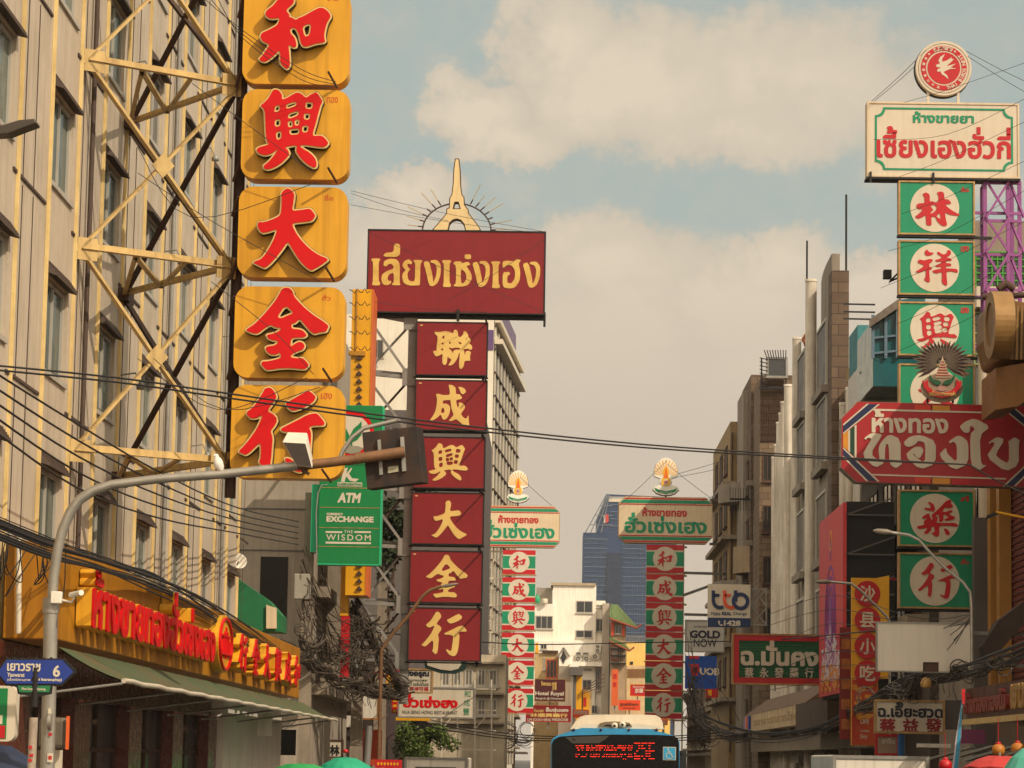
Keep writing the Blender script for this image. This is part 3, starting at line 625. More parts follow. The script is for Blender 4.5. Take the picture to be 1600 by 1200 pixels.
pf = front(YG-.1)
mb = MB(); slab(mb, pf, pf.rect(75,1107,80,1119), 0, .004); slab(mb, pf, pf.rect(74,1177,83,1191), 0, .004); mb.build('sticker', M['offw'], gp)
mb = MB(); slab(mb, pf, pf.rect(76,1145,81,1150), 0, .005); slab(mb, pf, pf.rect(75.5,1181,81,1187), .004, .006); mb.build('sticker_print', M['red2'], gp)
# floodlight
fl = thing('floodlight', 'boxy white floodlight with dark glass clamped to the curved arm', 'light', P(468, 728, YG))
q = [P(*a, YG-.22) for a in ((463,727.5),(488.5,731),(478,692),(441,690))]; t = [P(*a, YG+.18) for a in ((465,724),(490,722),(480,676),(449,675))]
MB().hexa([q[0],q[1],q[2],q[3],t[0],t[1],t[2],t[3]]).build('housing', mat('cream_plastic', '#cfc6b2', .45, 0, .25, 5), fl, bevel=.012)
c = sum(q, Vector())/4; s = [c+(p-c)*.93+Vector((0, -.013, 0)) for p in q]; s2 = [p+Vector((0, .01, 0)) for p in s]
MB().hexa([s[0],s[1],s[2],s[3],s2[0],s2[1],s2[2],s2[3]]).build('lens', mat('smoked_glass', '#33261e', .25, 0, .3, 9), fl)
MB().bar(P(470,722,YG), P(478,736,YG), .05, .1).bar(P(474,735,YG-.1), P(483,741,YG-.1), .04).build('clamp', M['rust'], fl)
# black sign back
sb = thing('signal_board', 'black rusty board seen from behind at the end of the curved arm', 'sign', P(612, 764, YG+.1))
g = lambda x, y, Y: P(480+x*.2334, 620+y*.2334, Y)
f4 = [g(400,620,YG+.12), g(778,573,YG+.12), g(738,196,YG+.12), g(365,238,YG+.12)]
MB().prism(f4, Vector((.06, .17, 0))).build('board', mat('black_board', '#1f1813', .6, .2, .55, 4, .4, dirtcol='#4a2f1d'), sb, bevel=.01)
for xa, xb, ya, yb in ((470,492,285,524),(622,648,266,500)):
    MB().hexa([g(xa+14,yb,YG+.06),g(xb+16,yb-4,YG+.06),g(xb+16,yb-4,YG+.12),g(xa+14,yb,YG+.12),g(xa,ya+4,YG+.06),g(xb,ya,YG+.06),g(xb,ya,YG+.12),g(xa,ya+4,YG+.12)]).build('rail', M['gsteel'], sb)
MB().hexa([g(540,512,YG+.1),g(612,500,YG+.1),g(612,500,YG+.12),g(540,512,YG+.12),g(540,468,YG+.1),g(608,460,YG+.1),g(608,460,YG+.12),g(540,468,YG+.12)]).build('paper_label', mat('old_paper', '#a39c80', .8, 0, .5, 20), sb)
# pigeon on the arm
pg = thing('pigeon', 'small white pigeon perched on the curved pole arm', 'bird', P(341, 741, YG))
c = P(341, 741, YG-.0)
pts = [c+Vector(v)*.9 for v in ((.05,0,.0),(.035,0,.05),(.015,0,.1),(-.005,0,.15),(-.02,0,.195),(-.03,0,.225),(-.035,0,.25),(-.055,-.01,.252),(-.075,-.015,.243))]
MB().tube(pts, [.012,.035,.055,.06,.05,.032,.03,.022,.004], 12).build('body', mat('white_feathers', '#d8d2c6', .8, 0, .4, 30), pg)
for sx in (-.02, .02):
    MB().tube([c+Vector((sx, -.03, .05)), c+Vector((sx, -.035, -.0))], .006, 6).build('leg', mat('bird_leg', '#8a3a2c', .7), pg)
# camera on the pole
cc = thing('security_camera', 'small white bullet camera on a bracket at the curved pole', 'camera', P(100, 935, YG))
MB().box(*(lambda a, b: (a.x, b.x, YG-.16, YG-.06, b.z, a.z))(P(83,925,YG), P(99,944,YG))).build('junction_box', M['white'], cc, bevel=.01)
MB().tube([P(98,938,YG-.1), P(112,941,YG-.15), P(116,934,YG-.2)], .014, 8).build('arm', M['white'], cc)
MB().tube([P(111,930,YG-.1), P(127,926,YG-.35)], .035, 12).build('housing', M['white'], cc)
# cabinet strapped behind the pole
cb = thing('cable_cabinet', 'grey round-cornered cable cabinet strapped behind the curved pole', 'cabinet', P(98, 1172, YG+.35))
a, b = P(64,1121,YG+.35), P(105,1170,YG+.35)
MB().box(a.x, b.x, YG+.2, YG+.5, b.z, a.z).build('case', mat('grey_cabinet', '#6d6353', .6, 0, .5, 3, .4), cb, bevel=.05)
a, b = P(105,1119,YG+.2), P(107.5,1171,YG+.2); MB().box(a.x, b.x, YG+.15, YG+.2, b.z, a.z).build('orange_strip', mat('orange_plastic', '#d2571a', .5), cb)
# street name sign
YN = 33.2
ns = thing('street_name_sign', 'blue arrow-shaped street name sign numbered 6 in a dark ornate frame', 'sign', (P(53,1187,YN).x, YN, .14))
pn = front(YN); m6 = lambda x, y: pn.px(x*.16667, 1000+y*.16667)
poly(MB(), pn, [m6(*p) for p in ((62,172),(595,172),(715,300),(585,430),(60,430),(-45,305))], -.05, .0).build('frame', M['black'], ns, bevel=.01)
poly(MB(), pn, [m6(*p) for p in ((66,187),(585,187),(690,298),(578,410),(66,410),(-22,305))], .0, .012).build('plate', M['blue'], ns)
poly(MB(), pn, [m6(*p) for p in ((150,420),(490,420),(480,505),(420,518),(330,545),(240,518),(165,505))], -.05, -.006).build('lower_frame', M['black'], ns)
poly(MB(), pn, [m6(*p) for p in ((165,428),(475,428),(462,490),(185,490))], -.006, .006).build('district_plate', mat('district_green', '#1c6b3c', .5, 0, .2), ns)
k = MB()
R.seed(4)
for i in range(46):    # cast scrollwork along the frame
    t = i/46*6; e = [(62,178),(595,178),(705,300),(582,424),(62,424),(-40,305)]; i0 = int(t); f = t-i0; p0, p1 = e[i0], e[(i0+1) % 6]
    a, b = m6(p0[0]+(p1[0]-p0[0])*f+R.uniform(-5, 5), p0[1]+(p1[1]-p0[1])*f+R.uniform(-7, 3)); k.lathe(pn.pt(a, b, -.04), [(.0, -.02), (.018, 0), (.012, .03), (.0, .05)], 6, (0, -1, 0))
k.build('scrollwork', M['black'], ns)
R6 = lambda x0, y0, x1, y1: (*m6(x0, y1), *m6(x1, y0))
lettering('เยาวราช', pn, R6(68,222,384,290), M['offw'], ns, .012, .018, .03)
lettering('6', pn, R6(497,238,568,346), M['offw'], ns, .012, .018, .03)
lettering('Yaowarat', pn, R6(70,308,234,345), M['offw'], ns, .012, .018, .03)
lettering('(เยื้องอิสรานุภาพ', pn, R6(70,355,288,388), M['offw'], ns, .012, .018, .02)
lettering('Soi Itsaranuphap)', pn, R6(333,358,582,390), M['offw'], ns, .012, .018, .03)
lettering('Khet Samphanthawong', pn, R6(205,448,428,476), M['offw'], ns, .006, .012, .02)
x = P(53, 1120, YN).x
MB().tube([(x, YN+.02, 2.9), (x, YN+.02, 3.35)], [.04, .045], 12).tube([(x, YN+.02, 3.2), (x, YN+.02, 3.24)], .055, 12).build('upper_post', M['black'], ns)
MB().tube([(x-.02, YN+.02, .14), (x-.005, YN+.02, 2.78)], .05, 12).build('lower_post', mat('grimy_white_post', '#a08f7c', .7, 0, .6, 8), ns)
pp = front(YN-.034); k = MB()
for (u0, v0, u1, v1) in ((45,1165,50,1170),(46,1178,52,1182),(44,1186,50,1190)): slab(k, pp, pp.rect(u0, v0, u1, v1), 0, .006)
k.build('sticker', M['red2'], ns)
# notice plates on the pavement behind the posts
for i, (u0, u1, v0, mm, lab) in enumerate(((58,72,1172,mat('brown_notice', '#6a5446', .6, 0, .5, 9),'small brown notice board beside the curved pole'),(82,97,1172,M['offw'],'small pale blank board beside the curved pole'))):
    pq = front(YG+.6); t = thing('notice_board', lab, 'notice board', (P((u0+u1)/2, 1187, YG+.6).x, YG+.6, .14))
    r = pq.rect(u0, v0, u1, 1200); slab(MB(), pq, (r[0], 1.3, r[2], r[3]), -.03, 0).build('board', mm, t); k = MB()
    k.box((r[0]+r[2])/2-.03, (r[0]+r[2])/2+.03, YG+.64, YG+.7, .14, 2.2); k.build('post', M['gsteel'], t)
# light box at the left edge
lb = thing('light_box_sign', 'green and white light box with rounded corners at the left picture edge', 'sign', (P(5,1187,37).x, 37, 3))
pq = front(37); r = pq.rect(-60,1071,24,1158)
poly(MB(), pq, rrect(r, .1), -.25, 0).build('case', M['offw'], lb); r2 = pq.rect(-56,1075,11,1154)
slab(MB(), pq, (r2[0], r2[1], r2[2], r2[3]), 0, .008).build('face', M['green'], lb)
rr = pq.rect(-56,1133,8,1153); slab(MB(), pq, rr, .008, .014).build('red_band', M['red2'], lb); rr = pq.rect(-50,1117,4,1131); slab(MB(), pq, rr, .008, .014).build('white_band', M['offw'], lb)
MB().box(P(-40,1187,37).x-.1, P(-40,1187,37).x+.1, 36.95, 37.2, .14, 3.2).build('post', M['gsteel'], lb)
# umbrella lower left
def parasol(name, label, c, rad, h, m, rim=.25, n=10, tilt=.0, m2=None):
    t = thing(name, label, 'umbrella', (c[0], c[1], .14)); vs = [(c[0], c[1], c[2])]; fs = []
    for j, (rf, dz) in enumerate(((.35, .10), (.7, .45), (1., 1.))):
        for i in range(n*2):
            a = 2*math.pi*i/(n*2); k = 1 if i % 2 == 0 else .955
            vs.append((c[0]+rad*rf*k*math.cos(a), c[1]+rad*rf*k*math.sin(a), c[2]-h*dz+(0 if i % 2 == 0 else .02)))
    N2 = n*2
    for i in range(N2): fs.append((0, 1+i, 1+(i+1) % N2))
    for j in range(2):
        for i in range(N2): a = 1+j*N2; fs.append((a+i, a+N2+i, a+N2+(i+1) % N2, a+(i+1) % N2))
    vs2 = [(x, y, z-.02) for x, y, z in vs]; b = len(vs)
    MB().add(vs+vs2, fs+[tuple(reversed([q+b for q in f])) for f in fs]+[(1+2*N2+i, 1+2*N2+b+i, 1+2*N2+b+(i+1) % N2, 1+2*N2+(i+1) % N2) for i in range(N2)]).build('canopy', m, t)
    MB().tube([(c[0], c[1], .14), (c[0], c[1], c[2]+.06)], .022).build('pole', M['gsteel'], t)
    k = MB()
    for i in range(0, N2, 2):
        a = 2*math.pi*i/N2; k.bar((c[0], c[1], c[2]-.05), (c[0]+rad*math.cos(a), c[1]+rad*math.sin(a), c[2]-h-.02), .018)
    k.build('rib', M['gsteel'], t); return t
c = P(-8, 1163, 38); parasol('umbrella', 'navy blue street umbrella in the lower left corner', c, .62, .34, mat('navy_cloth', '#1c2740', .55, 0, .2))
# street lamp head entering at the left edge
sl_ = thing('street_lamp', 'flat street lamp head reaching in from the left picture edge', 'lamp', P(-60, 1187, 36)); sl_.location.z = .14; ORG[sl_.name].z = .14
pts = [P(u, v, 36) for u, v in ((-40,203),(0,196),(30,187),(54,185),(57,192),(35,200),(12,209),(-40,212))]
MB().prism(pts, (0, .3, 0)).build('lamp_head', mat('lamp_grey', '#4a423a', .5, .3, .3), sl_, bevel=.015)
x = P(-60, 200, 36).x; MB().tube([(x, 36.15, .14), (x, 36.15, 9.6), (x+.25, 36.15, 10.1)], .06).build('pole', M['galv'], sl_)
# ================================================================== green bank sign
YK = 92.0
pl = front(YK); kz = lambda x, y: (480+x*.2334, 620+y*.2334)
def kr(x0, y0, x1, y1): return pl.rect(*kz(x0, y0), *kz(x1, y1))
ks = thing('bank_sign', 'tall green bank sign with leaf emblem and white ATM and EXCHANGE lettering', 'sign', pl.pt(*pl.px(545, 884), -.3))
r = pl.rect(499, 633, 595, 883)
slab(MB(), pl, r, -.6, 0).build('box', M['green'], ks, bevel=.02)
k = MB(); slab(k, pl, (r[0]-.26, r[1]+.42, r[0]-.004, r[1]+2.6), -.9, -.25); k.build('side_box', M['greenl'], ks)
k = MB(); slab(k, pl, (r[2], r[1]+.02, r[2]+.05, r[3]-.02), -.6, .01); slab(k, pl, (r[0]-.0, r[1]-.0, r[2], r[1]+.04), 0, .012); k.build('edge_trim', M['greenl'], ks)
for y in (610, 742, 878, 1004, 455):
    q = kr(85, y-2, 480, y+2); q = (r[0]+.02, q[1], r[2]-.02, q[3])
    slab(MB(), pl, q, 0, .01).build('dividing_line', M['rim'] if y != 455 else M['black'], ks)
cx, cy = pl.px(*kz(297, 245)); rad = 35.5*YK/F
disc(MB(), pl, cx, cy, rad, rad, 0, .012).build('emblem_ring', M['red'], ks)
disc(MB(), pl, cx, cy, rad*.82, rad*.82, .012, .02).build('emblem_disc', M['offw'], ks)
g1 = [pl.px(*kz(*p)) for p in ((292,330),(286,262),(310,215),(345,185),(364,163),(364,255),(335,290),(302,305),(302,330))]
g2 = [pl.px(*kz(*p)) for p in ((280,330),(284,262),(262,215),(235,190),(214,170),(214,258),(240,290),(272,305),(272,330))]
k = MB(); poly(k, pl, g1, .02, .03); poly(k, pl, g2, .02, .03); k.build('leaf_pair', M['green'], ks)
k = MB(); poly(k, pl, [pl.px(*kz(*p)) for p in ((215,345),(250,330),(297,326),(345,332),(378,345),(350,372),(297,384),(245,372))], .02, .03); k.build('emblem_mound', mat('emblem_grey', '#8a8672', .5), ks)
poly(MB(), pl, [pl.px(*kz(*p)) for p in ((242,480),(272,474),(262,515),(292,478),(302,480),(280,515),(300,545),(347,550),(322,570),(285,562),(260,532),(250,570),(226,570))], 0, .012).build('letter_mark', M['offw'], ks)
slab(MB(), pl, kr(203, 573, 368, 600), 0, .01).build('name_plate', M['offw'], ks)
lettering('KASIKORNTHAI', pl, kr(208, 577, 364, 595), M['green'], ks, .01, .02, .03)
lettering('ATM', pl, kr(203, 642, 352, 710), M['offw'], ks, 0, .012, .05, slant=.14)
lettering('CURRENCY', pl, kr(130, 777, 240, 794), M['offw'], ks, 0, .012, .05)
lettering('EXCHANGE', pl, kr(129, 800, 445, 840), M['offw'], ks, 0, .012, .05)
lettering('THE', pl, kr(247, 894, 305, 913), M['offw'], ks, 0, .012, .012, track=.1)
lettering('WISDOM', pl, kr(127, 922, 426, 962), M['offw'], ks, 0, .012, .012, track=.16)
k = MB()
for q in ((123,900,235,912),(316,900,427,912),(123,972,427,985)): slab(k, pl, kr(*q), 0, .012)
k.build('rule_bars', M['offw'], ks)
k = MB()
for zz in (r[1]+.6, r[1]+2.2, r[3]-.5): k.bar((r[0], YK+.4, zz), (-8.0, YK+3.4, zz), .08)
k.build('wall_bracket', M['gsteel'], ks)
k = MB().tube([P(u, v, YK-.3) for u, v in ((495,872),(494,800),(497,770),(503,758),(512,757))], .02, 8); k.build('lamp_arm', M['gsteel'], ks)
# ================================================================== burgundy gold-shop tower sign
YR = 98.0
pl = front(YR)
big = thing('shop_name_board', 'wide burgundy board with gold Thai letters above the burgundy character boards', 'sign', pl.pt(*pl.px(712, 488), -.2))
r = pl.rect(574.5, 361, 851, 489)
slab(MB(), pl, r, -.55, 0).build('board', M['burg'], big)
frame(MB(), pl, (r[0]-.03, r[1]-.03, r[2]+.03, r[3]+.03), .05, -.57, .02).build('board_frame', M['black'], big)
k = MB(); slab(k, pl, (r[0]-.3, r[1]-.14, r[2]+.06, r[1]-.032), -.6, -.2); slab(k, pl, (r[0]+3.1, r[1]-.3, r[0]+3.2, r[1]+.12), .02, .07); slab(k, pl, (r[2]-.02, r[1]-.4, r[2]+.06, r[1]+.1), -.3, -.22); k.build('lower_rail', M['black'], big)
T1 = [[(82,293),(158,293),(158,310),(145,320),(145,490),(158,492),(155,522),(90,520),(90,500),(95,488),(98,322),(85,312)]]
T2 = [[(185,355),(190,315),(240,293),(300,300),(325,340),(322,500),(332,520),(258,520),(258,505),(273,495),(273,412),(235,425),(218,455),(228,485),(252,480),(248,505),(220,520),(185,515),(166,480),(172,430),(210,400),(272,380),(270,355),(248,335),(222,345),(212,360)],[(180,278),(200,245),(272,240),(275,168),(328,170),(325,280)]]
T3 = [[(345,345),(365,312),(400,298),(432,325),(420,345),(395,335),(385,350),(400,375),(415,385),(390,410),(388,440),(400,480),(440,490),(452,470),(455,330),(440,320),(442,305),(515,307),(512,325),(498,335),(495,510),(488,522),(400,522),(355,500),(342,450),(350,415),(375,390),(352,370)]]
T4 = [[(522,322),(572,312),(602,440),(607,500),(632,440),(638,370),(620,335),(580,325),(590,308),(640,305),(672,345),(670,430),(645,500),(605,530),(572,520),(545,400)]]
T5 = [[(775,340),(790,318),(845,318),(850,335),(900,318),(925,345),(885,355),(930,420),(935,470),(900,520),(850,532),(780,530),(782,515),(800,505),(800,350)],[(872,258),(928,258),(928,298),(875,298)]]
T6 = [[(1195,370),(1195,320),(1230,310),(1290,318),(1310,300),(1352,305),(1330,335),(1345,400),(1340,480),(1300,540),(1250,548),(1195,535),(1195,410),(1255,405),(1258,430),(1235,440),(1235,500),(1270,505),(1300,460),(1300,390),(1270,350),(1225,350),(1212,370)]]
sh = lambda t, dx, dy: [[(x+dx, y+dy) for x, y in p] for p in t]
for o_, h_ in ((T1,[]),(T2,[]),(T3,[]),(T4,[]),(sh(T1,600,14),[]),(T5,[[(840,375),(880,410),(890,460),(870,500),(842,505)]]),(sh(T4,415,8),[]),(sh(T1,1015,24),[]),(T6,[]),(sh(T4,842,14),[])):
    solid(MB(), pl, trace(pl, o_, h_, 565, 350, .184375), 0, .02).build('letter', M['goldy'], big)
# emblem with the iron tower
em = thing('tower_emblem', 'cream iron tower cut-out with half ring of rays on top of the burgundy board', 'emblem', pl.pt(*pl.px(713, 361), -.2))
TO = [[(870,32),(886,32),(893,95),(895,180),(903,240),(915,255),(918,300),(940,330),(942,350),(1000,425),(1012,447),(930,447),(922,410),(900,385),(875,378),(850,385),(830,405),(822,445),(738,445),(770,410),(820,350),(820,325),(835,320),(838,260),(850,240),(858,180),(862,90)]]
TH = [[(862,280),(888,280),(900,325),(850,325)]]
ol = trace(pl, TO, TH, 480, 240, .26667, 0, None, 0); o = solid(MB(), pl, trace(pl, TO, TH, 480, 240, .26667, .035, None, 0), -.35, -.05).build('tower_body', mat('tower_edge', '#4a3420', .6), em); solid(MB(), pl, ol, -.05, -.03).build('tower_face', mat('tower_cream', '#d8bd88', .45, 0, .25, 1.5, .2), o)
cx, cy = pl.px(480+875*.26667, 240+447*.26667)
rr = 205*.26667*YR/F; k = MB()
k.tube([pl.pt(cx+rr*math.cos(math.pi*i/32), cy+rr*1.0*math.sin(math.pi*i/32)*.82, -.25) for i in range(33)], .028, 6); k.build('ray_ring', M['rust'], em)
for i in range(17):
    t = math.pi*(i+.3)/17.0
    if 68 < math.degrees(t) < 112: continue
    e = Vector((math.cos(t), 0, math.sin(t)*.9)); c0 = pl.pt(cx, cy, -.25)
    k = MB().tube([c0+e*rr*.97, c0+e*rr*1.14], .025, 6); o = k.build('ray_socket', M['rust'], em)
    if i not in (2, 13): MB().tube([c0+e*rr*1.1, c0+e*rr*(1.55+.14*math.sin(i*2.3))], .013, 5).build('ray', mat('ray_gilt', '#b9964f', .5, .2), o)
# six character boards
cb = [((651,504,761,586), LIAN, (676.5,515,738,577), 'silk and ear shaped'), ((649.5,594.5,760,672), CHENG, (672,601,734,666), 'hook and dot'), ((646,683.5,757,762.5), XING, (669,692,733,752.5), 'grid topped'),
      ((643.5,770.5,755,850), DA, (673,781,732,843), 'three stroke'), ((640.5,861.5,753,941.5), JIN, (664,866,732,935), 'roof shaped'), ((638.5,950.5,751,1032), XINGW, (658,955,730,1026), 'walking legs')]
nth = ['topmost of the six', 'second from the top of the six', 'third from the top of the six', 'fourth from the top of the six', 'fifth from the top of the six', 'lowest of the six']
for i, (b, ch, cr, nm) in enumerate(cb):
    r = pl.rect(*b)
    t = thing('burgundy_sign', f'burgundy board with gold {nm} character, {nth[i]}', 'sign', pl.pt((r[0]+r[2])/2, r[1], -.2), 'burgundy character boards')
    slab(MB(), pl, r, -.4, 0).build('board', M['burg'], t)
    k = MB(); frame(k, pl, (r[0]-.025, r[1]-.025, r[2]+.025, r[3]+.025), .04, -.42, .015); k.build('board_frame', M['black'], t)
    put_brush(ch, pl, pl.rect(*cr), 0, .02, 'character', M['goldp'], t, -.012 if ch is not LIAN and ch is not CHENG else 0)
    k = MB(); slab(k, pl, (r[0]+.1, r[3]-.13, r[0]+.19, r[3]-.09), 0, .02); k.build('maker_plate', M['gold'], t)
    k = MB().bar(pl.pt(r[2]-.02, r[3]+.0, -.1), pl.pt(r[2]-.05, r[3]+.02, .85), .05).bar(pl.pt(r[0]-.1, r[1]-.07, -.2), pl.pt(r[2]+.05, r[1]-.07, -.2), .05).bar(pl.pt(r[2]-.12, r[1]-.2, -.2), pl.pt(r[2]-.12, r[1], -.2), .09)
    k.build('fixing', M['black'], t)
# grey truss carrying it
tr = thing('sign_truss', 'grey steel lattice mast left of the burgundy character boards', 'mast', P(640, 1187, YR+.3)); tr.location.z = 2.4; ORG[tr.name].z = 2.4
def TP(u, v, dy=.45): return P(u, v, YR+dy)
MB().bar(TP(646,488), TP(630,1100), .3, .18).build('mast', M['gsteel'], tr)
MB().bar(TP(574,488,.9), TP(556,1100,.9), .16).build('back_mast', M['gsteel'], tr)
lv = [(489,503),(583,590),(672,677),(762,766),(851,855),(942,945),(1030,1032)]
for i, (va, vb) in enumerate(lv):
    a, b = TP(570-i*1.2, va), TP(643-i*2.3, vb)
    MB().bar(a, b, .16, .12).build('cross_member', M['gsteel'], tr)
    MB().bar(a+Vector((0, .4, .16)), b+Vector((0, .4, .16)), .08).build('cross_member', M['gsteel'], tr)
    c = b; MB().box(c.x-.26, c.x+.2, YR+.28, YR+.33, c.z-.3, c.z+.3).build('gusset', M['gsteel'], tr)
    if i < 6:
        a2, b2 = TP(570-(i+1)*1.2, lv[i+1][0]), TP(643-(i+1)*2.3, lv[i+1][1])
        MB().bar(a, b2, .13, .09).build('brace', M['gsteel'], tr)
        MB().bar(b+Vector((0, .3, 0)), a2+Vector((0, .3, 0)), .1, .07).build('brace', M['rust'] if i % 2 else M['gsteel'], tr)
# ================================================================== buildings behind on the left
def win_grid(parent, pl, cells, mfr, mpane, name='window', w=.07, mull=1, sill=True):
    for (a0, b0, a1, b1) in cells:
        k = frame(MB(), pl, (a0, b0, a1, b1), w, .0, .06)
        for j in range(1, mull+1): x = a0+(a1-a0)*j/(mull+1); slab(k, pl, (x-w/3, b0+w, x+w/3, b1-w), 0, .05)
        if sill: slab(k, pl, (a0-.08, b0-.1, a1+.08, b0-.003), 0, .16)
        o = k.build(name, mfr, parent); slab(MB(), pl, (a0+w, b0+w, a1-w, b1-w), .0, .02).build('pane', mpane, o)
def bldg(name, label, x0, x1, y0, y1, h, m, z0=0, cat='building'):
    t = thing(name, label, cat, ((x0+x1)/2, (y0+y1)/2, z0)); MB().box(x0, x1, y0, y1, z0, h).build('wall', m, t); return t
# plain grey end wall
XE = -7.9
zt = P(430, 640, 95).z
eb = bldg('shophouse', 'grey rendered end wall with joint lines and a dark opening behind the concrete pole', -16, XE, 95, 112, zt+4, mat('grey_end_wall', '#9b8f7e', .85, 0, .35, .5, .35, .2, dirtcol='#5f5344'))
pe = front(95)
k = MB()
for v in (795, 860): q = pe.rect(371, v-1, 488, v+1); slab(k, pe, (-16, q[1], XE, q[3]), 0, .02)
k.build('render_joint', M['grey'], eb)
slab(MB(), pe, pe.rect(406, 870, 449, 988), 0, .02).build('opening', M['dark'], eb)
pf = facing_right(XE)
win_grid(eb, pf, [(a, z, a+1.5, z+1.5) for z in (5.2, 8.4, 11.6) for a in (97, 99.8, 102.6, 105.4, 108.2)], M['wframe'], M['dark'])
k = MB()
for z in (4.4, 7.6, 10.8): slab(k, pf, (95.2, z, 111.8, z+.35), .005, .5)
for a in (99.1, 104.7): slab(k, pf, (a, 4.8, a+.25, 14), .005, .6)
k.build('ledge', M['conc'], eb)
# green awning structure on the annexe roof
ga = thing('rooftop_shelter', 'small green canvas shelter on the roof behind the yellow fascia', 'shelter', (-8.4, 84, 5.2))
a = [P(u, v, 84) for u, v in ((368,902),(418,937),(440,962),(440,987),(368,985))]
MB().prism(a, (0, 1.6, 0)).build('canvas', mat('shelter_green', '#12663a', .7, 0, .4, 2, .3), ga)
MB().prism([P(u, v, 83.9) for u, v in ((416,945),(432,950),(432,982),(416,982))], (0, .08, 0)).build('panel', M['paper'], ga)
# beige wing behind, then dark block, white block, glass-gridded tower
dk = bldg('dark_building', 'plain dark grey block behind the grey sign mast', P(571,1187,150).x-14, P(748,1187,150).x, 150, 168, P(650,641,150).z, mat('dark_render', '#57504c', .85, 0, .2, .4, .25))
slab(MB(), front(150), front(150).rect(655, 676, 722, 694), 0, .03).build('upper_band', M['grey'], dk)
YT = 225.0
tw = thing('office_tower', 'tall office block with white end wall and dark street front ruled by pale vertical fins', 'building', (-8, YT+15, 0))
xn = P(760, 1187, YT).x; d = Vector((.053, 1, 0)).normalized(); nn = Vector((d.y, -d.x, 0))
zt = P(760, 492, YT).z
c0 = Vector((xn, YT, 0)); c1 = c0+d*30
MB().prism([c0, c1, c1-nn*14, c0-nn*14], (0, 0, zt)).build('wall', mat('tower_white', '#d5ccba', .7, 0, .2, .3, .2, dirtcol='#9a8c76'), tw)
pt_ = PL(c0, d, nn)
slab(MB(), pt_, (.15, 2, 29.9, zt-2.4), .01, .04).build('curtain_glass', mat('tower_glass', '#3a3833', .25, 0, .3, .3), tw)
for i in range(9): k = MB(); slab(k, pt_, (.3+i*3.6, 2, .55+i*3.6, zt-.6), .04, .16); k.build('fin', M['steelw'], tw)
k = MB()
for j in range(19): slab(k, pt_, (.15, 3+j*1.85, 29.9, 3.1+j*1.85), .045, .2)
k.build('floor_line', M['rust'], tw)
k = MB(); slab(k, pt_, (0, zt-2.3, 30, zt-1.9), .05, .7); slab(k, pt_, (0, zt-.6, 30, zt-.2), .05, .5); k.build('cornice', M['offw'], tw)
k = MB().prism([c0+d*2+Vector((0, 0, zt)), c0+d*26+Vector((0, 0, zt)), c0+d*26-nn*5+Vector((0, 0, zt)), c0+d*2-nn*5+Vector((0, 0, zt))], (0, 0, 2.2)); k.build('roof_house', mat('roof_mauve', '#6b5a70', .6, 0, .3), tw)
p2 = front(YT); q = p2.rect(738, 488, 760, 496); slab(MB(), p2, (q[0], zt-2.8, xn-.02, zt-1.2), 0, .06).build('mauve_panel', mat('mauve_panel', '#594069', .6), tw)
win_grid(tw, p2, [p2.rect(581, 531, 599, 560), p2.rect(576, 655, 592, 680)], M['conc'], M['dark'], mull=1)
# yellow bulb sign seen edge-on
YV = 97.0
pv = front(YV-1.5)
vb = thing('vertical_sign', 'narrow tall yellow sign with a column of dark bulbs beside the yellow boxes', 'sign', pv.pt(*pv.px(560, 930), -.5))
r = pv.rect(545, 452, 576, 930); slab(MB(), pv, r, -2.0, 0).build('box', M['ochre'], vb)
slab(MB(), pv, (r[2], r[1], r[2]+.06, r[3]), -2, .02).build('edge_strip', mat('orange_edge', '#c8622a', .5), vb)
k = MB()
for v in range(560, 930, 12):
    if 632 < v < 886: pass
    a, b = pv.px(561, v); poly(k, pv, [(a-.11, b-.03), (a, b+.1), (a+.11, b-.03), (a, b-.07)], 0, .09)
k.build('bulb_row', M['rust'], vb)
k = MB(); slab(k, pv, pv.rect(545, 549, 571, 556), 0, .12); slab(k, pv, pv.rect(556, 452, 558, 548), 0, .05); k.build('cap_rail', mat('yellow_dark', '#a8741a', .5), vb)
for v in (455, 475, 497, 520, 545):
    MB().tube([P(u_, v+4*math.sin(u_), YV-2.2) for u_ in range(546, 580, 4)], .018, 5).build('bulb_wire', M['cable'], vb)
yc = thing('column_sign', 'slim yellow and red column sign hanging behind the tangled wires', 'sign', P(540, 1090, 96)); pq = front(96)
slab(MB(), pq, pq.rect(532, 885, 545, 962), -.4, 0).build('yellow_box', M['ochre'], yc); slab(MB(), pq, pq.rect(532, 962.5, 545, 1060), -.4, 0).build('red_box', M['red2'], yc)
# ================================================================== signs low at centre-left
def board(name, label, Y, px, depth, m, mframe=None, cat='sign', fw=.06, group=None, posts=False):
    pq = front(Y); r = pq.rect(*px); t = thing(name, label, cat, pq.pt((r[0]+r[2])/2, r[1], -depth/2), group)
    slab(MB(), pq, r, -depth, 0).build('board', m, t)
    if mframe: frame(MB(), pq, (r[0]-.01, r[1]-.01, r[2]+.01, r[3]+.01), fw, -depth-.01, .03).build('board_frame', mframe, t)
    return t, pq, r
Y = 112
t, pq, r = board('restaurant_sign', 'long cream restaurant sign with red Thai letters under the burgundy boards', Y, (622,1074,742,1122), .25, M['offw'], M['gsteel'])
zz = lambda x0, y0, x1, y1: pq.rect(600+x0*.10625, 1030+y0*.10625, 600+x1*.10625, 1030+y1*.10625)
lettering('ฮั่วเซ่งฮง', pq, zz(282, 512, 1085, 715), M['red'], t, 0, .015, .05)
lettering('HUA SENG HONG RESTAURANT', pq, zz(270, 757, 1078, 808), M['grey'], t, 0, .012, .01)
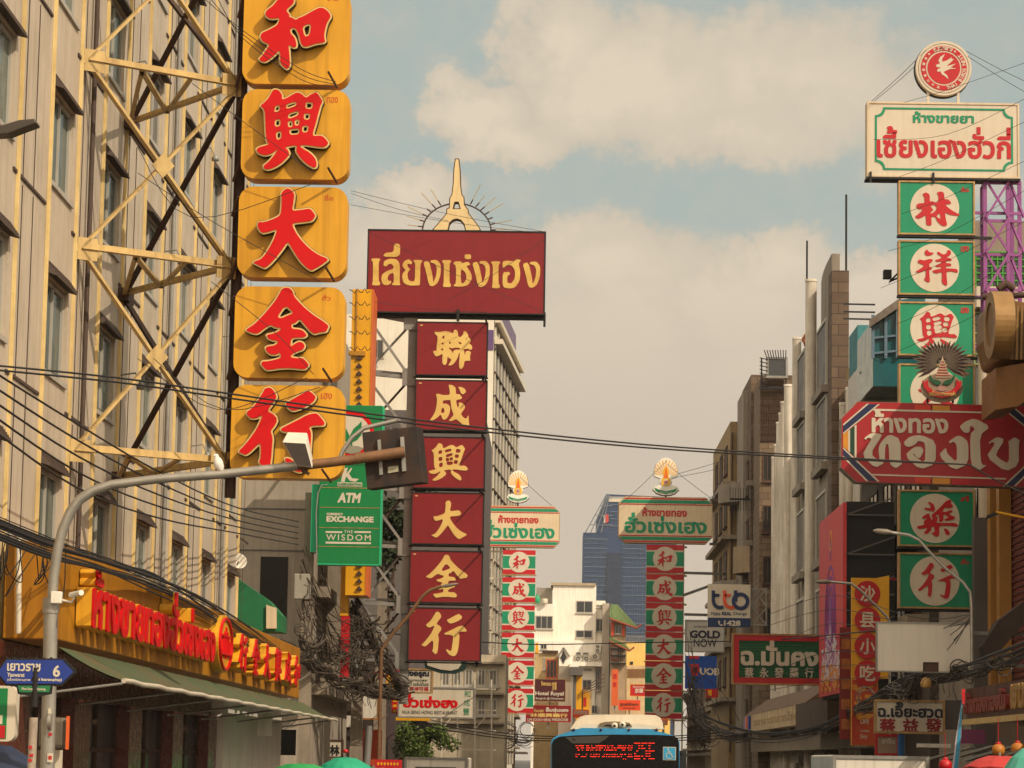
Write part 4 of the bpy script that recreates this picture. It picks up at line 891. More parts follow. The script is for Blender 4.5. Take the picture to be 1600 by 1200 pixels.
for i, ch in enumerate('和成豐'): lettering(ch, pq, zz(1180-8*i, 462+128*i, 1272-8*i, 560+130*i), M['grn2'], t, 0, .012, .0, name='character')
k = MB().bar((r[0]-1.5, Y+.2, r[3]-.1), (r[2], Y+.2, r[3]-.1), .08).bar((r[0]-1.5, Y+.2, r[1]+.1), (r[2], Y+.2, r[1]+.1), .08); k.build('bracket', M['gsteel'], t)
Y = 104
t, pq, r = board('frame_shop_sign', 'small cream sign with black Thai heading hung in front of the restaurant sign', Y, (624,1045,676,1083), .22, M['offw'], M['rim'])
lettering('แสงอรุณ', pq, zz(250, 178, 665, 275), mat('ink_navy', '#15152a', .5), t, 0, .015, .05)
lettering('รับเลี่ยมกรอบพระ', pq, zz(262, 272, 640, 325), M['leafd'], t, 0, .012, .01)
lettering('อัดกันน้ำ รอรับได้เลย', pq, zz(240, 332, 655, 392), M['leafd'], t, 0, .012, .01)
lettering('溫水等待可領', pq, zz(232, 402, 655, 468), M['red2'], t, 0, .012, .02)
t, pq, r = board('banner', 'narrow red and yellow banner beside the restaurant sign', 113, (612,1084,622,1117), .05, M['red2'])
k = MB()
for i in range(4): slab(k, pq, (r[0]+.05, r[1]+.1+.2*i, r[2]-.05, r[1]+.2+.2*i), 0, .01)
k.build('banner_print', M['ochre'], t)
t, pq, r = board('light_strip_sign', 'thin yellow strip sign below the restaurant sign', 114, (617,1121,672,1126), .1, M['ochre'])
t, pq, r = board('yellow_hoarding', 'small yellow and blue panel behind the frame shop sign', 108, (604,1048,626,1075), .1, M['ochre'])
slab(MB(), pq, (r[2]-.14, r[1], r[2], r[3]), 0, .02).build('blue_edge', M['blue'], t)
# round white signboard bottom peeping out under the burgundy boards
Y = 101; pq = front(Y); t = thing('neon_sign', 'white oval sign edged in dark green peeping out below the lowest burgundy board', 'sign', pq.pt(*pq.px(695, 1052), -.1))
e = [pq.px(*p) for p in ((662,1028),(720,1028),(731,1036),(726,1047),(710,1053),(688,1052),(664,1044))]
poly(MB(), pq, e, -.15, -.02).build('rim', mat('dark_green_rim', '#15302a', .5), t)
e = [pq.px(*p) for p in ((666,1029),(716,1029),(722,1036),(716,1045),(704,1048),(688,1046),(668,1040))]; poly(MB(), pq, e, -.02, .01).build('face', M['offw'], t)
# red steel arms
t = thing('red_bracket', 'red lattice bracket arm above the frame shop sign', 'bracket', P(612, 1040, 103)); k = MB()
for a, b in (((585,1052),(640,1036)),((588,1062),(640,1042)),((590,1058),(600,1050)),((600,1058),(612,1046)),((614,1052),(626,1042)),((626,1048),(636,1040))): k.bar(P(*a, 103), P(*b, 103), .05)
k.build('lattice_arm', mat('red_steel', '#8e1b16', .5, 0, .3), t)
# big-leaf tree behind the mast and green tree by the street
def tree(label, base, h, crown, n, mleaf, lsz, group=None, stretch=.8, seed=1, name='tree'):
    rr = random.Random(seed); t = thing(name, label, 'tree', base, group); b = Vector(base); c = Vector(crown[:3]); cr = crown[3]
    k = MB().tube([b, b.lerp(c, .4)+Vector((.1, 0, 0)), b.lerp(c, .8)], [cr*.09+.03, cr*.07+.03, cr*.04+.02], 8)
    tips = []
    for i in range(9):
        a = rr.uniform(0, 6.28); e = c+Vector((math.cos(a)*cr*.6, math.sin(a)*cr*.6, rr.uniform(-.4, .6)*cr)); s = b.lerp(c, rr.uniform(.5, .8)); tips.append(e)
        k.tube([s, s.lerp(e, .5)+Vector((0, 0, .1*cr)), e], [cr*.04, cr*.025, .012], 5)
    k.build('trunk', M['bark'], t)
    cl = [(c+Vector((rr.gauss(0, .5)*cr, rr.gauss(0, .5)*cr, rr.gauss(0, .42)*cr*stretch)), rr.uniform(.22, .42)*cr) for _ in range(26)]
    k = MB()
    for _ in range(n):
        p, s = rr.choice(cl); v = Vector((rr.gauss(0, 1), rr.gauss(0, 1), rr.gauss(0, 1))).normalized()*s*rr.uniform(.6, 1)
        q = p+v; u = Vector((rr.gauss(0, 1), rr.gauss(0, 1), rr.gauss(0, .6)-.3)).normalized(); w = u.cross(Vector((rr.gauss(0, 1), rr.gauss(0, 1), rr.gauss(0, 1)))).normalized(); L = lsz*rr.uniform(.6, 1.3)
        k.add([q, q+u*L*.5+w*L*.24, q+u*L, q+u*L*.5-w*L*.24], [(0, 1, 2, 3)])
    k.build('crown', mleaf, t); return t
c = P(655, 1157, 122); tree('bushy bright green street tree below the restaurant sign', (c.x, 122, .14), 3.5, (c.x, 122, c.z-.1, 1.05), 5200, M['leaf'], .15, seed=3)
c = P(610, 835, 112); tree('dark large-leaved tree growing behind the grey sign mast', (c.x-.3, 112, .14), 9, (c.x, 112, c.z, 1.0), 1500, M['leafd'], .34, stretch=1.9, seed=5)
# ================================================================== the two matching gold-shop tower signs
def gold_tower(Y, zx, zy, zs, boardpx, stripes, chars, cpx, empx, side, lab, txt1, txt2):
    pq = front(Y); q = lambda x, y: (zx+x*zs, zy+y*zs)
    x0, y0, x1, y1 = boardpx
    r = pq.rect(*q(x0, y0), *q(x1, y1)); w = r[2]-r[0]; h = r[3]-r[1]; c = .075*w
    t = thing('gold_shop_board', lab[0], 'sign', pq.pt((r[0]+r[2])/2, r[1], -.2), 'cream octagonal gold shop boards')
    octo = lambda e: [(r[0]+e, r[1]+c*.9), (r[0]+c*.9, r[1]+e), (r[2]-c*.9, r[1]+e), (r[2]-e, r[1]+c*.9), (r[2]-e, r[3]-c*.9), (r[2]-c*.9, r[3]-e), (r[0]+c*.9, r[3]-e), (r[0]+e, r[3]-c*.9)]
    poly(MB(), pq, octo(0), -.6, 0).build('board', M['paper'], t)
    poly(MB(), pq, octo(-.04), -.62, -.05).build('board_rim', M['rim'], t)
    for b, mm, s in ((.015, M['red2'], .03), (.06, M['grn2'], .07), (.145, M['red2'], .022)):
        for top in (0, 1):
            lo = b*h; hi = (b+s)*h
            f = lambda y: max(c*.9-y, 0)+.03
            if top: pts = [(r[0]+f(lo), r[3]-lo), (r[2]-f(lo), r[3]-lo), (r[2]-f(hi), r[3]-hi), (r[0]+f(hi), r[3]-hi)]
            else: pts = [(r[0]+f(lo), r[1]+lo), (r[2]-f(lo), r[1]+lo), (r[2]-f(hi), r[1]+hi), (r[0]+f(hi), r[1]+hi)]
            poly(MB(), pq, pts, 0, .015).build('stripe', mm, t)
    lettering('ห้างขายทอง', pq, (r[0]+txt1[0]*w, r[3]-txt1[3]*h, r[0]+txt1[2]*w, r[3]-txt1[1]*h), M['red2'], t, 0, .02, .04)
    lettering('ฮั่วเซ่งเฮง', pq, (r[0]+txt2[0]*w, r[3]-txt2[3]*h, r[0]+txt2[2]*w, r[3]-txt2[1]*h), M['grn2'], t, 0, .02, .035)
    # emblem
    ex, ey0, ey1 = empx; a, b1 = pq.px(*q(ex, ey0)); _, b0 = pq.px(*q(ex, ey1)); H = b1-b0
    e = thing('crown_emblem', lab[1], 'emblem', pq.pt(a, b0, -.1), 'white crown emblems on the octagonal boards')
    pts = [(0,1),(.14,.95),(.26,.82),(.31,.62),(.3,.5),(.14,.44),(.16,.36),(.12,.28),(.3,.24),(.34,.16),(.24,.06),(.1,.01),(-.1,.01),(-.24,.06),(-.34,.16),(-.3,.24),(-.12,.28),(-.16,.36),(-.14,.44),(-.3,.5),(-.31,.62),(-.26,.82),(-.14,.95)]
    poly(MB(), pq, [(a+x*H, b0+y*H) for x, y in pts], -.15, 0).build('plate', mat('emblem_white', '#e0d8c8', .5, 0, .08), e)
    poly(MB(), pq, [(a+x*H*1.04, b0+H*.5+(y-.5)*H*1.03-.02) for x, y in pts], -.2, -.152).build('plate_edge', M['rust'], e)
    yel = mat('emblem_yellow', '#e0a51c', .45, 0, .1); org_ = mat('emblem_orange', '#d9621a', .45, 0, .1)
    k = MB()
    for i in range(13):
        t_ = math.radians(10+160*i/12); cx, cz = a, b0+.52*H; ca, sa = math.cos(t_), math.sin(t_); r0, r1 = .12*H, (.27+.14*abs(sa))*H; ww = .016*H
        poly(k, pq, [(cx+ca*r0-sa*ww*.4, cz+sa*r0+ca*ww*.4), (cx+ca*r1-sa*ww, cz+sa*r1+ca*ww), (cx+ca*r1+sa*ww, cz+sa*r1-ca*ww), (cx+ca*r0+sa*ww*.4, cz+sa*r0-ca*ww*.4)], 0, .012)
    k.build('sunburst', yel, e)
    poly(MB(), pq, [(a+x*H, b0+y*H) for x, y in ((0,.84),(.025,.74),(.07,.66),(.09,.58),(.06,.5),(.1,.44),(.12,.36),(.11,.27),(.06,.25),(-.06,.25),(-.11,.27),(-.12,.36),(-.1,.44),(-.06,.5),(-.09,.58),(-.07,.66),(-.025,.74))], .012, .03).build('crown', yel, e)
    poly(MB(), pq, [(a+x*H, b0+y*H) for x, y in ((0,.76),(.02,.66),(.035,.56),(.06,.46),(-.06,.46),(-.035,.56),(-.02,.66))], .03, .045).build('crown_spire', org_, e)
    disc(MB(), pq, a, b0+.35*H, .065*H, .08*H, .03, .04).build('shield', M['offw'], e); lettering('ฮซฮ', pq, (a-.045*H, b0+.31*H, a+.045*H, b0+.39*H), M['red2'], e, .04, .055, .01)
    poly(MB(), pq, [(a+x*H, b0+y*H) for x, y in ((-.29,.2),(-.18,.15),(0,.115),(.18,.15),(.29,.2),(.27,.12),(.18,.075),(0,.04),(-.18,.075),(-.27,.12))], 0, .02).build('ribbon', M['grn2'], e)
    lettering('เครื่องหมายการค้า', pq, (a-.17*H, b0+.065*H, a+.17*H, b0+.115*H), M['offw'], e, .02, .03, .01)
    MB().bar(pq.pt(a, b0-.35, -.1), pq.pt(a, b0+.05, -.1), .12).build('stalk', M['black'], e)
    # character panels
    for i, (ya, yb, xa, xb) in enumerate(cpx):
        rr = pq.rect(*q(xa, ya), *q(xb, yb)); ch = chars[i]; W_, H_ = rr[2]-rr[0], rr[3]-rr[1]
        p = thing('striped_sign', f'striped sign, {NM[i]} red character, {ORD[i]} of {lab[2]} column', 'sign', pq.pt((rr[0]+rr[2])/2, rr[1], -.1), 'striped character panels')
        slab(MB(), pq, rr, -.3, 0).build('panel', M['offw'], p)
        k = MB(); slab(k, pq, (rr[0], rr[1], rr[2], rr[1]+.19*H_), 0, .012); k.build('stripe', M['red2'], p)
        k = MB(); slab(k, pq, (rr[0], rr[3]-.19*H_, rr[2], rr[3]), 0, .012); k.build('stripe', M['red2'], p)
        k = MB(); slab(k, pq, (rr[0], rr[1]+.25*H_, rr[2], rr[3]-.25*H_), 0, .012); k.build('green_band', M['grn2'], p)
        cx, cy = (rr[0]+rr[2])/2, (rr[1]+rr[3])/2; rad = .4*H_*1.08
        disc(MB(), pq, cx, cy, rad, rad, .012, .022).build('disc', M['offw'], p)
        f = .68*rad; put_brush(ch, pq, (cx-f, cy-f, cx+f, cy+f), .022, .04, 'character', M['red2'], p, -.018 if ch is not CHENG else -.004)
        k = MB(); slab(k, pq, (rr[0]-.08, rr[1]-.1, rr[2]+.08, rr[1]-.03), -.35, .0); k.build('under_rail', M['rim'], p)
    # lattice mast behind
    rr = pq.rect(*q(cpx[0][2], cpx[0][0]), *q(cpx[-1][3], cpx[-1][1]))
    lm = thing('lattice_mast', lab[3], 'mast', pq.pt((rr[0]+rr[2])/2, 0, -1.5), 'lattice masts behind the octagonal boards')
    xs = [side*s for s in (0,)]; k = MB(); xa, xb = (rr[0]-1.9, rr[0]+.3) if side < 0 else (rr[2]-.4, rr[2]+.1)
    zt_ = r[1]; zb = .14
    for x in np.linspace(xa, xb, 5 if side < 0 else 2): MB().bar((x, Y+.8, zb), (x, Y+.8, zt_), .09).build('upright', M['steelw'], lm)
    for j in range(7):
        z = rr[1]+(rr[3]-rr[1])*j/6-.08; MB().bar((xa-.2, Y+.7, z), (xb+.2, Y+.7, z), .11).build('cross_member', M['steelw'], lm)
        if j < 6 and side < 0:
            z2 = rr[1]+(rr[3]-rr[1])*(j+1)/6
            MB().bar((xa, Y+.9, z), (xb, Y+.9, z2), .06).build('brace', M['steelw'], lm); MB().bar((xb, Y+.95, z), (xa, Y+.95, z2), .06).build('brace', M['steelw'], lm)
    return pq, r, rr, lm
NM = ('square and grain', 'hooked', 'grid topped', 'three stroke', 'roof shaped', 'walking')
ORD = ('topmost', 'second from the top', 'third from the top', 'fourth from the top', 'fifth from the top', 'lowest')
seq = (HE, CHENG, XING, DA, JIN, XINGW)
ZR = (740, 700, .41667)
pqR, rR, rrR, lmR = gold_tower(175.0, *ZR, (545,185.5,894,356), None, seq, [(363,468,648,788),(474,578,647,786),(582,688,646,785),(692,797,645,784),(800,908,643,783),(912,1015,642,781)], (722,35,178), 1,
  ('cream octagonal gold shop board in front of the blue glass tower', 'white crown emblem above the octagonal board nearer the blue tower', 'right hand', 'slim lattice post behind the right hand striped panels'), (.25,.22,.73,.42), (.06,.34,.945,.79))
k = MB()
for u, v, u2, v2 in ((1068,895,1138,897),(1068,930,1138,905),(1070,960,1140,962),(1070,985,1140,965),(1110,781,1140,780),(1110,850,1140,850)): k = MB().bar(P(u, v, 175.3), P(u2, v2, 176.5), .16); k.build('bracket_arm', M['gsteel'], lmR)
pqL, rL, rrL, lmL = gold_tower(210.0, *ZR, (16,218,321,371), None, seq, [(383,473,110,232),(486,577,108,231),(590,682,107,229),(693,785,105,227),(797,888,103,226),(902,993,102,224)], (168,83,205), -1,
  ('cream octagonal gold shop board half hidden by the burgundy boards', 'white crown emblem above the board half hidden by burgundy boards', 'left hand', 'pale lattice mast between burgundy boards and left hand striped panels'), (.25,.22,.745,.42), (.06,.34,.945,.79))
# ================================================================== far blue glass tower
YF = 1300.0; pb = front(YF)
bt = thing('glass_tower', 'distant dark blue glass skyscraper with a slanted crown', 'building', P(960,1187,YF)); bt.location.z = 0; ORG[bt.name].z = 0
x0, x1, x2 = P(909,1000,YF).x, P(930,1000,YF).x, P(1012,1000,YF).x; z1, z2 = P(909,832,YF).z, P(950,772,YF).z; xs = P(948,772,YF).x
bg_ = mat('blue_glass', '#15345a', .5, 0, .35, .04, spec=.12, dirtcol='#0c1c30')
MB().prism([(x0,YF,0),(x2+12,YF,0),(x2+12,YF,z2-1),(xs,YF,z2),(x1,YF,z1+7),(x1,YF,z1),(x0,YF,z1)], (0, 30, 0)).build('body', bg_, bt)
k = MB()
for j in range(26): z = z1-3-2.1*j; h_ = .3 if j % 2 == 0 else .12; slab(k, pb, (x0+.5, z, x0+11, z+h_), 0, .4); slab(k, pb, (x0+18, z, x2, z+h_), 0, .4)
for j in range(9): x = x0+1+1.15*j; slab(k, pb, (x, 0, x+.08, z1-1), 0, .3); slab(k, pb, (x+18, 0, x+18.08, z1-1), 0, .3)
for j in range(5): slab(k, pb, (x1+6, z1+3+j*3.2, x2, z1+3.3+j*3.2), 0, .5)
k.build('floor_line', mat('pale_blue_line', '#4a617a', .4), bt)
k = MB(); slab(k, pb, (x0+11, 0, x0+17.5, z1-9), 0, 1.2); k.build('shaft', mat('blue_glass_dark', '#0e2440', .5, 0, .2, .1, spec=.12), bt)
k = MB()
for f in (0, .25, .5, .75): 
    k.bar((x0+1+(xs-x0-1)*f, YF-.5, z1), (xs+(x1-x0)*f*.3, YF-.5, z2), .45)
for f in (.2, .45, .7, .9): k.bar((x0+1+(xs-x0-1)*f, YF-.4, z1+(z2-z1)*f), (x1+7, YF-.4, z1+(z2-z1)*f), .35)
k.build('crown_lattice', mat('tower_lattice', '#5c6672', .5), bt)
k = MB(); slab(k, pb, (xs+1, z2-3.5, x2-1, z2-1.2), 0, .4); k.build('crown_windows', M['offw'], bt)
q = pb.rect(943,803,951,818); k = MB(); poly(k, pb, [(q[0],q[1]+.8),(q[0]+.8,q[1]),(q[0]+.8,q[3]-.2),(q[0],q[3]-.9)], 0, .7); k.build('logo_half', M['offw'], bt)
k = MB(); poly(k, pb, [(q[2]-1.2,q[1]),(q[2],q[1]+.8),(q[2],q[3]-.9),(q[2]-.9,q[3]),(q[2]-1.6,q[3]-.3)], 0, .7); k.build('logo_half', M['red2'], bt)
# ================================================================== white building and neighbours closing the street
YC = 320.0; pc = front(YC); cz = lambda x, y: (820+x*.20833, 880+y*.20833)
cr = lambda x0, y0, x1, y1, p=None: (p or pc).rect(*cz(x0, y0), *cz(x1, y1))
wb = thing('white_building', 'white stepped apartment block with dark windows in front of the blue tower', 'building', P(890,1187,YC)); wb.location.z = 0; ORG[wb.name].z = 0
wm = mat('white_render', '#e8dfcf', .7, 0, .18, .35, .3, dirtcol='#97876d'); sm = mat('screened_window', '#3a3a3c', .4, 0, .3, 2)
def block(px, d, m, name='wall', parent=wb, pln=None, base=True):
    r = cr(*px, pln); pln = pln or pc
    slab(k := MB(), pln, (r[0], 0 if base else r[1], r[2], r[3]), d[0], d[1]); k.build(name, m, parent); return r
block((205,165,530,1130), (-9, 0), wm); block((196,148,532,168), (-9.2, .25), mat('roof_edge', '#a8967a', .7, 0, .4), 'roof', base=False)
block((86,180,204,320), (-8, -1), mat('louvre_grey', '#8d8375', .8, 0, .4, 2, .4), 'plant_room', base=False); block((60,306,220,590), (-7, .6), wm); block((531,280,600,1130), (-8, -.3), wm)
block((75,590,600,760), (-6, 1.2), wm, base=False); block((340,742,600,775), (-6, 1.6), wm, 'balcony', base=False)
wl = lambda lst, d=.0: [cr(*p) for p in lst]
win_grid(wb, pc, wl([(384,282,510,374),(380,502,508,562)]), M['wframe'], sm, w=.1, sill=True)
win_grid(wb, PL((0, YC-.6, 0), (1,0,0), (0,-1,0)), wl([(80,396,210,496)]), M['wframe'], sm, w=.1, mull=2)
win_grid(wb, PL((0, YC+.3, 0), (1,0,0), (0,-1,0)), wl([(532,414,596,514),(534,310,590,330)]), M['wframe'], sm, w=.1)
win_grid(wb, PL((0, YC-1.2, 0), (1,0,0), (0,-1,0)), wl([(118,610,166,650),(382,670,418,692),(434,672,478,694)]), M['wframe'], M['dark'], w=.08)
win_grid(wb, pc, wl([(432,874,500,960),(528,794,566,955),(438,790,500,802),(500,1066,545,1130)]), M['wframe'], M['dark'], w=.08)
k = MB()
for x in range(345, 600, 18): a = cz(x, 742); p = P(*a, YC-1.9); k.box(p.x-.02, p.x+.02, YC-1.62, YC-1.58, p.z, p.z+.9)
p0, p1 = P(*cz(345, 728), YC-1.6), P(*cz(600, 728), YC-1.6); k.bar((p0.x, YC-1.6, p0.z+.5), (p1.x, YC-1.6, p0.z+.5), .05); k.build('balcony_rail', M['steelw'], wb)
for i, (x, y) in enumerate(((378,700),(440,700),(505,682),(528,612))):
    r = cr(x, y, x+48 if i < 3 else x+40, y+40 if i < 3 else y+62, None); t = thing('air_conditioner', ['white air conditioner leftmost on the white building balcony','white air conditioner second from left on the white balcony','larger white air conditioner third along the white balcony','double-fan air conditioner stacked above the white balcony'][i], 'air conditioner', pc.pt((r[0]+r[2])/2, r[1], 1.5), 'air conditioners on the white building')
    slab(MB(), pc, r, 1.25, 1.6).build('case', M['white'], t)
    for jj in range(1 if i < 3 else 2):
        k = MB(); hh = (r[3]-r[1]); rad = .36*min(hh/(1 if i < 3 else 2), r[2]-r[0]); ring(k, pc, r[0]+(r[2]-r[0])*.4, r[1]+hh*(.5 if i < 3 else .27+.46*jj), rad*.6, rad, 1.6, 1.66, 16); k.build('fan', M['black'], t)
for i, x in enumerate((92, 148)):
    p = P(*cz(x, 300), YC-1); MB().lathe(p, [(.3,0),(.32,.2),(.32,.7),(.12,.85),(.12,1)] if i == 0 else [(.35,0),(.35,.45),(.3,.5)], 12).build('water_tank', mat('tank_green', '#1c8a5c', .5) if i == 0 else M['steelw'], label=['green rooftop water tank on the white building','pale drum tank beside the green rooftop tank'][i], cat='tank')
# grey slab pillar
p = bldg('concrete_pylon', 'tall blank grey concrete pylon at the corner of the white building', P(*cz(588,0),YC-2).x, P(*cz(640,0),YC-2).x, YC-2, YC+3, P(*cz(610,300),YC-2).z, mat('pylon', '#a89c8a', .8, 0, .3, .6, .3))
# chinese pavilion building
YP = 316.0; pp = front(YP)
pv_ = thing('pavilion_building', 'narrow building with two green tiled Chinese roofs and red columns', 'building', P(*cz(700,1700),YP)); pv_.location.z = 0; ORG[pv_.name].z = 0
rc = lambda *a: cr(*a, pp)
r = rc(640,430,755,1200); slab(MB(), pp, (r[0], 0, r[2], r[3]), -6, -.1).build('wall', mat('pavilion_wall', '#a2876a', .8, 0, .4, 1, .3), pv_)
gt = mat('green_tile', '#5b6c3c', .55, 0, .5, 3, .3, dirtcol='#2f3d1a')
for (yt, yb, xl, xr, xo) in ((312,405,648,690,838),(530,575,645,668,785)):
    a, b, c, d = P(*cz(xl, yt), YP+2), P(*cz(xr, yt), YP+2), P(*cz(xo, yb+75), YP-1), P(*cz(636, yb), YP-1)
    k = MB().prism([a, b, c, d], (0, 0, -.22)); n_ = 9
    for i in range(n_+1): k.tube([a.lerp(b, i/n_), d.lerp(c, i/n_)], .09, 6)
    k.build('roof', gt, pv_); k = MB().tube([d+Vector((0,0,-.15)), c+Vector((0,0,-.1)), c+Vector((.5,0,.3))], .12, 6); k.build('eave', mat('eave_red', '#8a3c22', .6, 0, .3), pv_)
for x in (648, 728): r = rc(x,440,x+20,545); slab(MB(), pp, r, 0, .3).build('column', mat('column_red', '#b0391c', .5, 0, .3), pv_)
win_grid(pv_, pp, [rc(676,462,726,530)], M['wframe'], M['dark']); win_grid(pv_, pp, [rc(650,620,700,720)], mat('orange_frame', '#b5532a', .6), M['offw'])
k = MB()
for y in (640, 690, 750): r = rc(640, y, 760, y+8); slab(k, pp, r, .0, .9)
for x in range(645, 760, 14): r = rc(x, 640, x+3, 770); slab(k, pp, r, .85, .9)
k.build('balcony_cage', M['black'], pv_)
# cream-yellow building with railings
ye = bldg('yellow_building', 'pale yellow building with a railed roof behind the right striped column', P(*cz(770,0),330).x, P(*cz(905,0),330).x+3, 330, 338, P(*cz(800,590),330).z, mat('yellow_render', '#dcb866', .7, 0, .25, .5, .3))
p3_ = front(330); k = MB()
for i in range(24): r = cr(752+7*i, 545, 754+7*i, 590, p3_); slab(k, p3_, r, -.2, -.1)
r = cr(750, 543, 905, 549, p3_); slab(k, p3_, r, -.2, -.1); k.build('roof_rail', M['gsteel'], ye)
r = cr(790,738,812,760,p3_); slab(MB(), p3_, r, 0, .1).build('vent', M['dark'], ye)
r = cr(760,770,900,1200,p3_); slab(MB(), p3_, (r[0],0,r[2],r[3]), 0, 1.5).build('balcony_front', mat('balcony_cream', '#c9ad83', .7, 0, .4, 1, .3), ye)
k = MB()
for i in range(16): r = cr(768+9*i, 795, 772+9*i, 860, p3_); slab(k, p3_, r, 1.5, 1.6)
k.build('baluster', mat('baluster_brown', '#8a5c34', .7), ye)
# narrow shophouse row at left of the white block
YH = 300.0; ph = front(YH); hr = lambda *a: cr(*a, ph)
def mini(name, label, px, depth, m, Y=YH):
    pq = front(Y); r = cr(*px, pq); t = thing(name, label, 'building', pq.pt((r[0]+r[2])/2, 0, -depth/2)); slab(MB(), pq, (r[0], 0, r[2], r[3]), -depth, 0).build('wall', m, t); return t, pq
t, pq = mini('shophouse', 'beige shophouse with an orange framed window left of the white gable', (70,672,252,1400), 7, mat('old_cream', '#b99c6c', .75, 0, .4, .8, .4))
poly(MB(), pq, [pq.px(*cz(*p)) for p in ((76,672),(82,600),(100,590),(104,672))], -.6, .1).build('yellow_pinnacle', M['ochre'], t)
win_grid(t, pq, [cr(160,720,244,862,pq)], mat('orange_frame', '#b5532a', .6), M['dark'], w=.12, mull=2)
win_grid(t, pq, [cr(138,706,152,800,pq)], M['wframe'], M['dark'], mull=0)
k = MB(); r = cr(130,655,250,672,pq); slab(k, pq, r, -.2, .35); k.build('cornice', M['rust'], t)
t, pq = mini('gabled_shophouse', 'white shuttered shophouse with a pointed gable and diamond window', (252,700,352,1400), 6, wm, 298)
poly(MB(), pq, [pq.px(*cz(*p)) for p in ((250,702),(250,680),(288,636),(334,690),(334,702))], -5.8, .05).build('gable', wm, t)
k = MB()
for y in range(770, 890, 8): r = cr(256,y,346,y+3,pq); slab(k, pq, r, .0, .08)
k.build('shutter_slats', mat('shutter_grey', '#b6aa98', .7), t)
poly(MB(), pq, [pq.px(*cz(*p)) for p in ((290,660),(312,705),(290,755),(268,708))], .05, .1).build('window', M['dark'], t)
k = MB()
for a_, b_ in (((250,702),(290,634)),((290,634),(336,700))): k.bar(P(*cz(*a_), 297.8), P(*cz(*b_), 297.8), .18)
k.build('gable_trim', M['gsteel'], t)
t, pq = mini('pillar_building', 'grey and yellow vertical columned shopfront under a grey canopy', (346,842,425,1400), 4, M['ochre'], 296)
r = cr(340,780,434,842,pq); slab(MB(), pq, r, -4, 1.2).build('canopy', M['grey'], t)
poly(MB(), pq, [pq.px(*cz(*p)) for p in ((335,750),(400,775),(412,782),(335,782))], -4, 1).build('canopy_top', wm, t)
r = cr(364,842,384,1100,pq); slab(MB(), pq, (r[0],0,r[2],r[3]), .0, .5).build('grey_pillar', M['grey'], t); r = cr(346,842,362,1100,pq); slab(MB(), pq, (r[0],0,r[2],r[3]), .0, .2).build('white_pillar', wm, t)
t, pq = mini('shophouse', 'low shophouse with a yellow side panel right of the grey and yellow columns', (425,950,500,1400), 4, mat('old_cream2', '#ad9468', .75, 0, .4), 297)
poly(MB(), pq, [pq.px(*cz(*p)) for p in ((436,975),(440,945),(490,985),(482,1030),(482,1120),(436,1120))], 0, .4).build('yellow_panel', M['ochre'], t); r = cr(440,1010,462,1075,pq); slab(MB(), pq, r, .4, .45).build('red_panel', M['red2'], t)
k = MB()
for i in range(4): k.bar(P(*cz(430, 950+10*i), 295.5), P(*cz(600, 830+30*i), 296.5), .08)
k.build('stay_bars', M['rust'], t)
# signs in the distance
def sgn(name, label, Y, px, m, fm=None, texts=(), depth=.2):
    a, b = cz(px[0], px[1]); c, d = cz(px[2], px[3]); t, pq, r = board(name, label, Y, (a, b, c, d), depth, m, fm, fw=.05)
    for s, q, mm, bold in texts: lettering(s, pq, cr(*q, pq), mm, t, 0, .02, bold)
    k = MB().bar(((r[0]+r[2])/2, Y+depth+.1, r[1]-.6), ((r[0]+r[2])/2, Y+depth+.1, r[3]), .12); k.build('bracket', M['gsteel'], t); return t, pq, r
t, pq, r = sgn('hotel_sign', 'dark maroon hotel sign with white and gold lettering', 240, (72,868,306,1038), mat('maroon_board', '#4d1218', .5, 0, .2), M['rim'], (('โรงแรม', (122,886,198,918), M['goldp'], .03), ('京華', (204,890,238,955), M['goldp'], .02), ('Hotel Royal', (78,962,292,1000), M['offw'], .04), ('Bangkok @ Chinatown', (82,1006,292,1026), M['offw'], .02)))
t, pq, r = sgn('medicine_shop_sign', 'red shop sign with gold Thai and Chinese letters below the hotel sign', 236, (8,1068,346,1190), M['burg'], M['red2'], (('ห้างขายยา', (70,1090,140,1118), M['goldp'], .02), ('ลิ้มซุ่นเฮง', (156,1080,328,1122), M['offw'], .05), ('林順興藥行', (40,1126,320,1156), M['goldp'], .03), ('LIM SOON HENG', (20,1164,195,1184), M['offw'], .02), ('MEDICINE', (205,1164,325,1184), M['offw'], .02)))
t, pq, r = sgn('orange_sign', 'bright orange rectangular sign with dark Thai lettering', 285, (702,1026,866,1104), mat('orange_board', '#d8471c', .45, 0, .15), None, (('ขูดเฮงโภชนา', (715,1044,850,1076), M['maroon'], .04), ('เปิดทุกวัน', (735,1080,830,1094), M['maroon'], .02)))
t, pq, r = sgn('red_plaque', 'red plaque with pale Chinese characters above the orange sign', 290, (788,908,905,998), M['red2'], M['ochre'], (('京華', (825,938,888,975), M['offw'], .03), ('ภัตตาคาร', (810,918,895,935), M['offw'], .02)))
t, pq, r = sgn('vertical_orange_banner', 'tall narrow orange banner on the grey pylon', 288, (651,796,700,1068), mat('orange_cloth', '#cc5a24', .6, 0, .25), None, (('酒', (660,830,690,870), M['red2'], .02), ('家', (660,890,690,930), M['red2'], .02)))
t, pq, r = sgn('gold_sign', 'small orange and gold sign beside the bus roof at right', 150, (1010,1168,1072,1214), mat('orange_board', '#d8471c', .45, 0, .15), None, (('ร้านทอง', (1016,1174,1060,1190), M['offw'], .03), ('เยาวราช', (1016,1194,1064,1208), M['offw'], .02)))
t, pq, r = sgn('red_canopy_sign', 'slanted red sign above the bus roof at left', 200, (362,1098,480,1160), mat('orange_board', '#d8471c', .45, 0, .15), None, (('อาหารทะเล', (370,1105,470,1135), M['offw'], .03),))
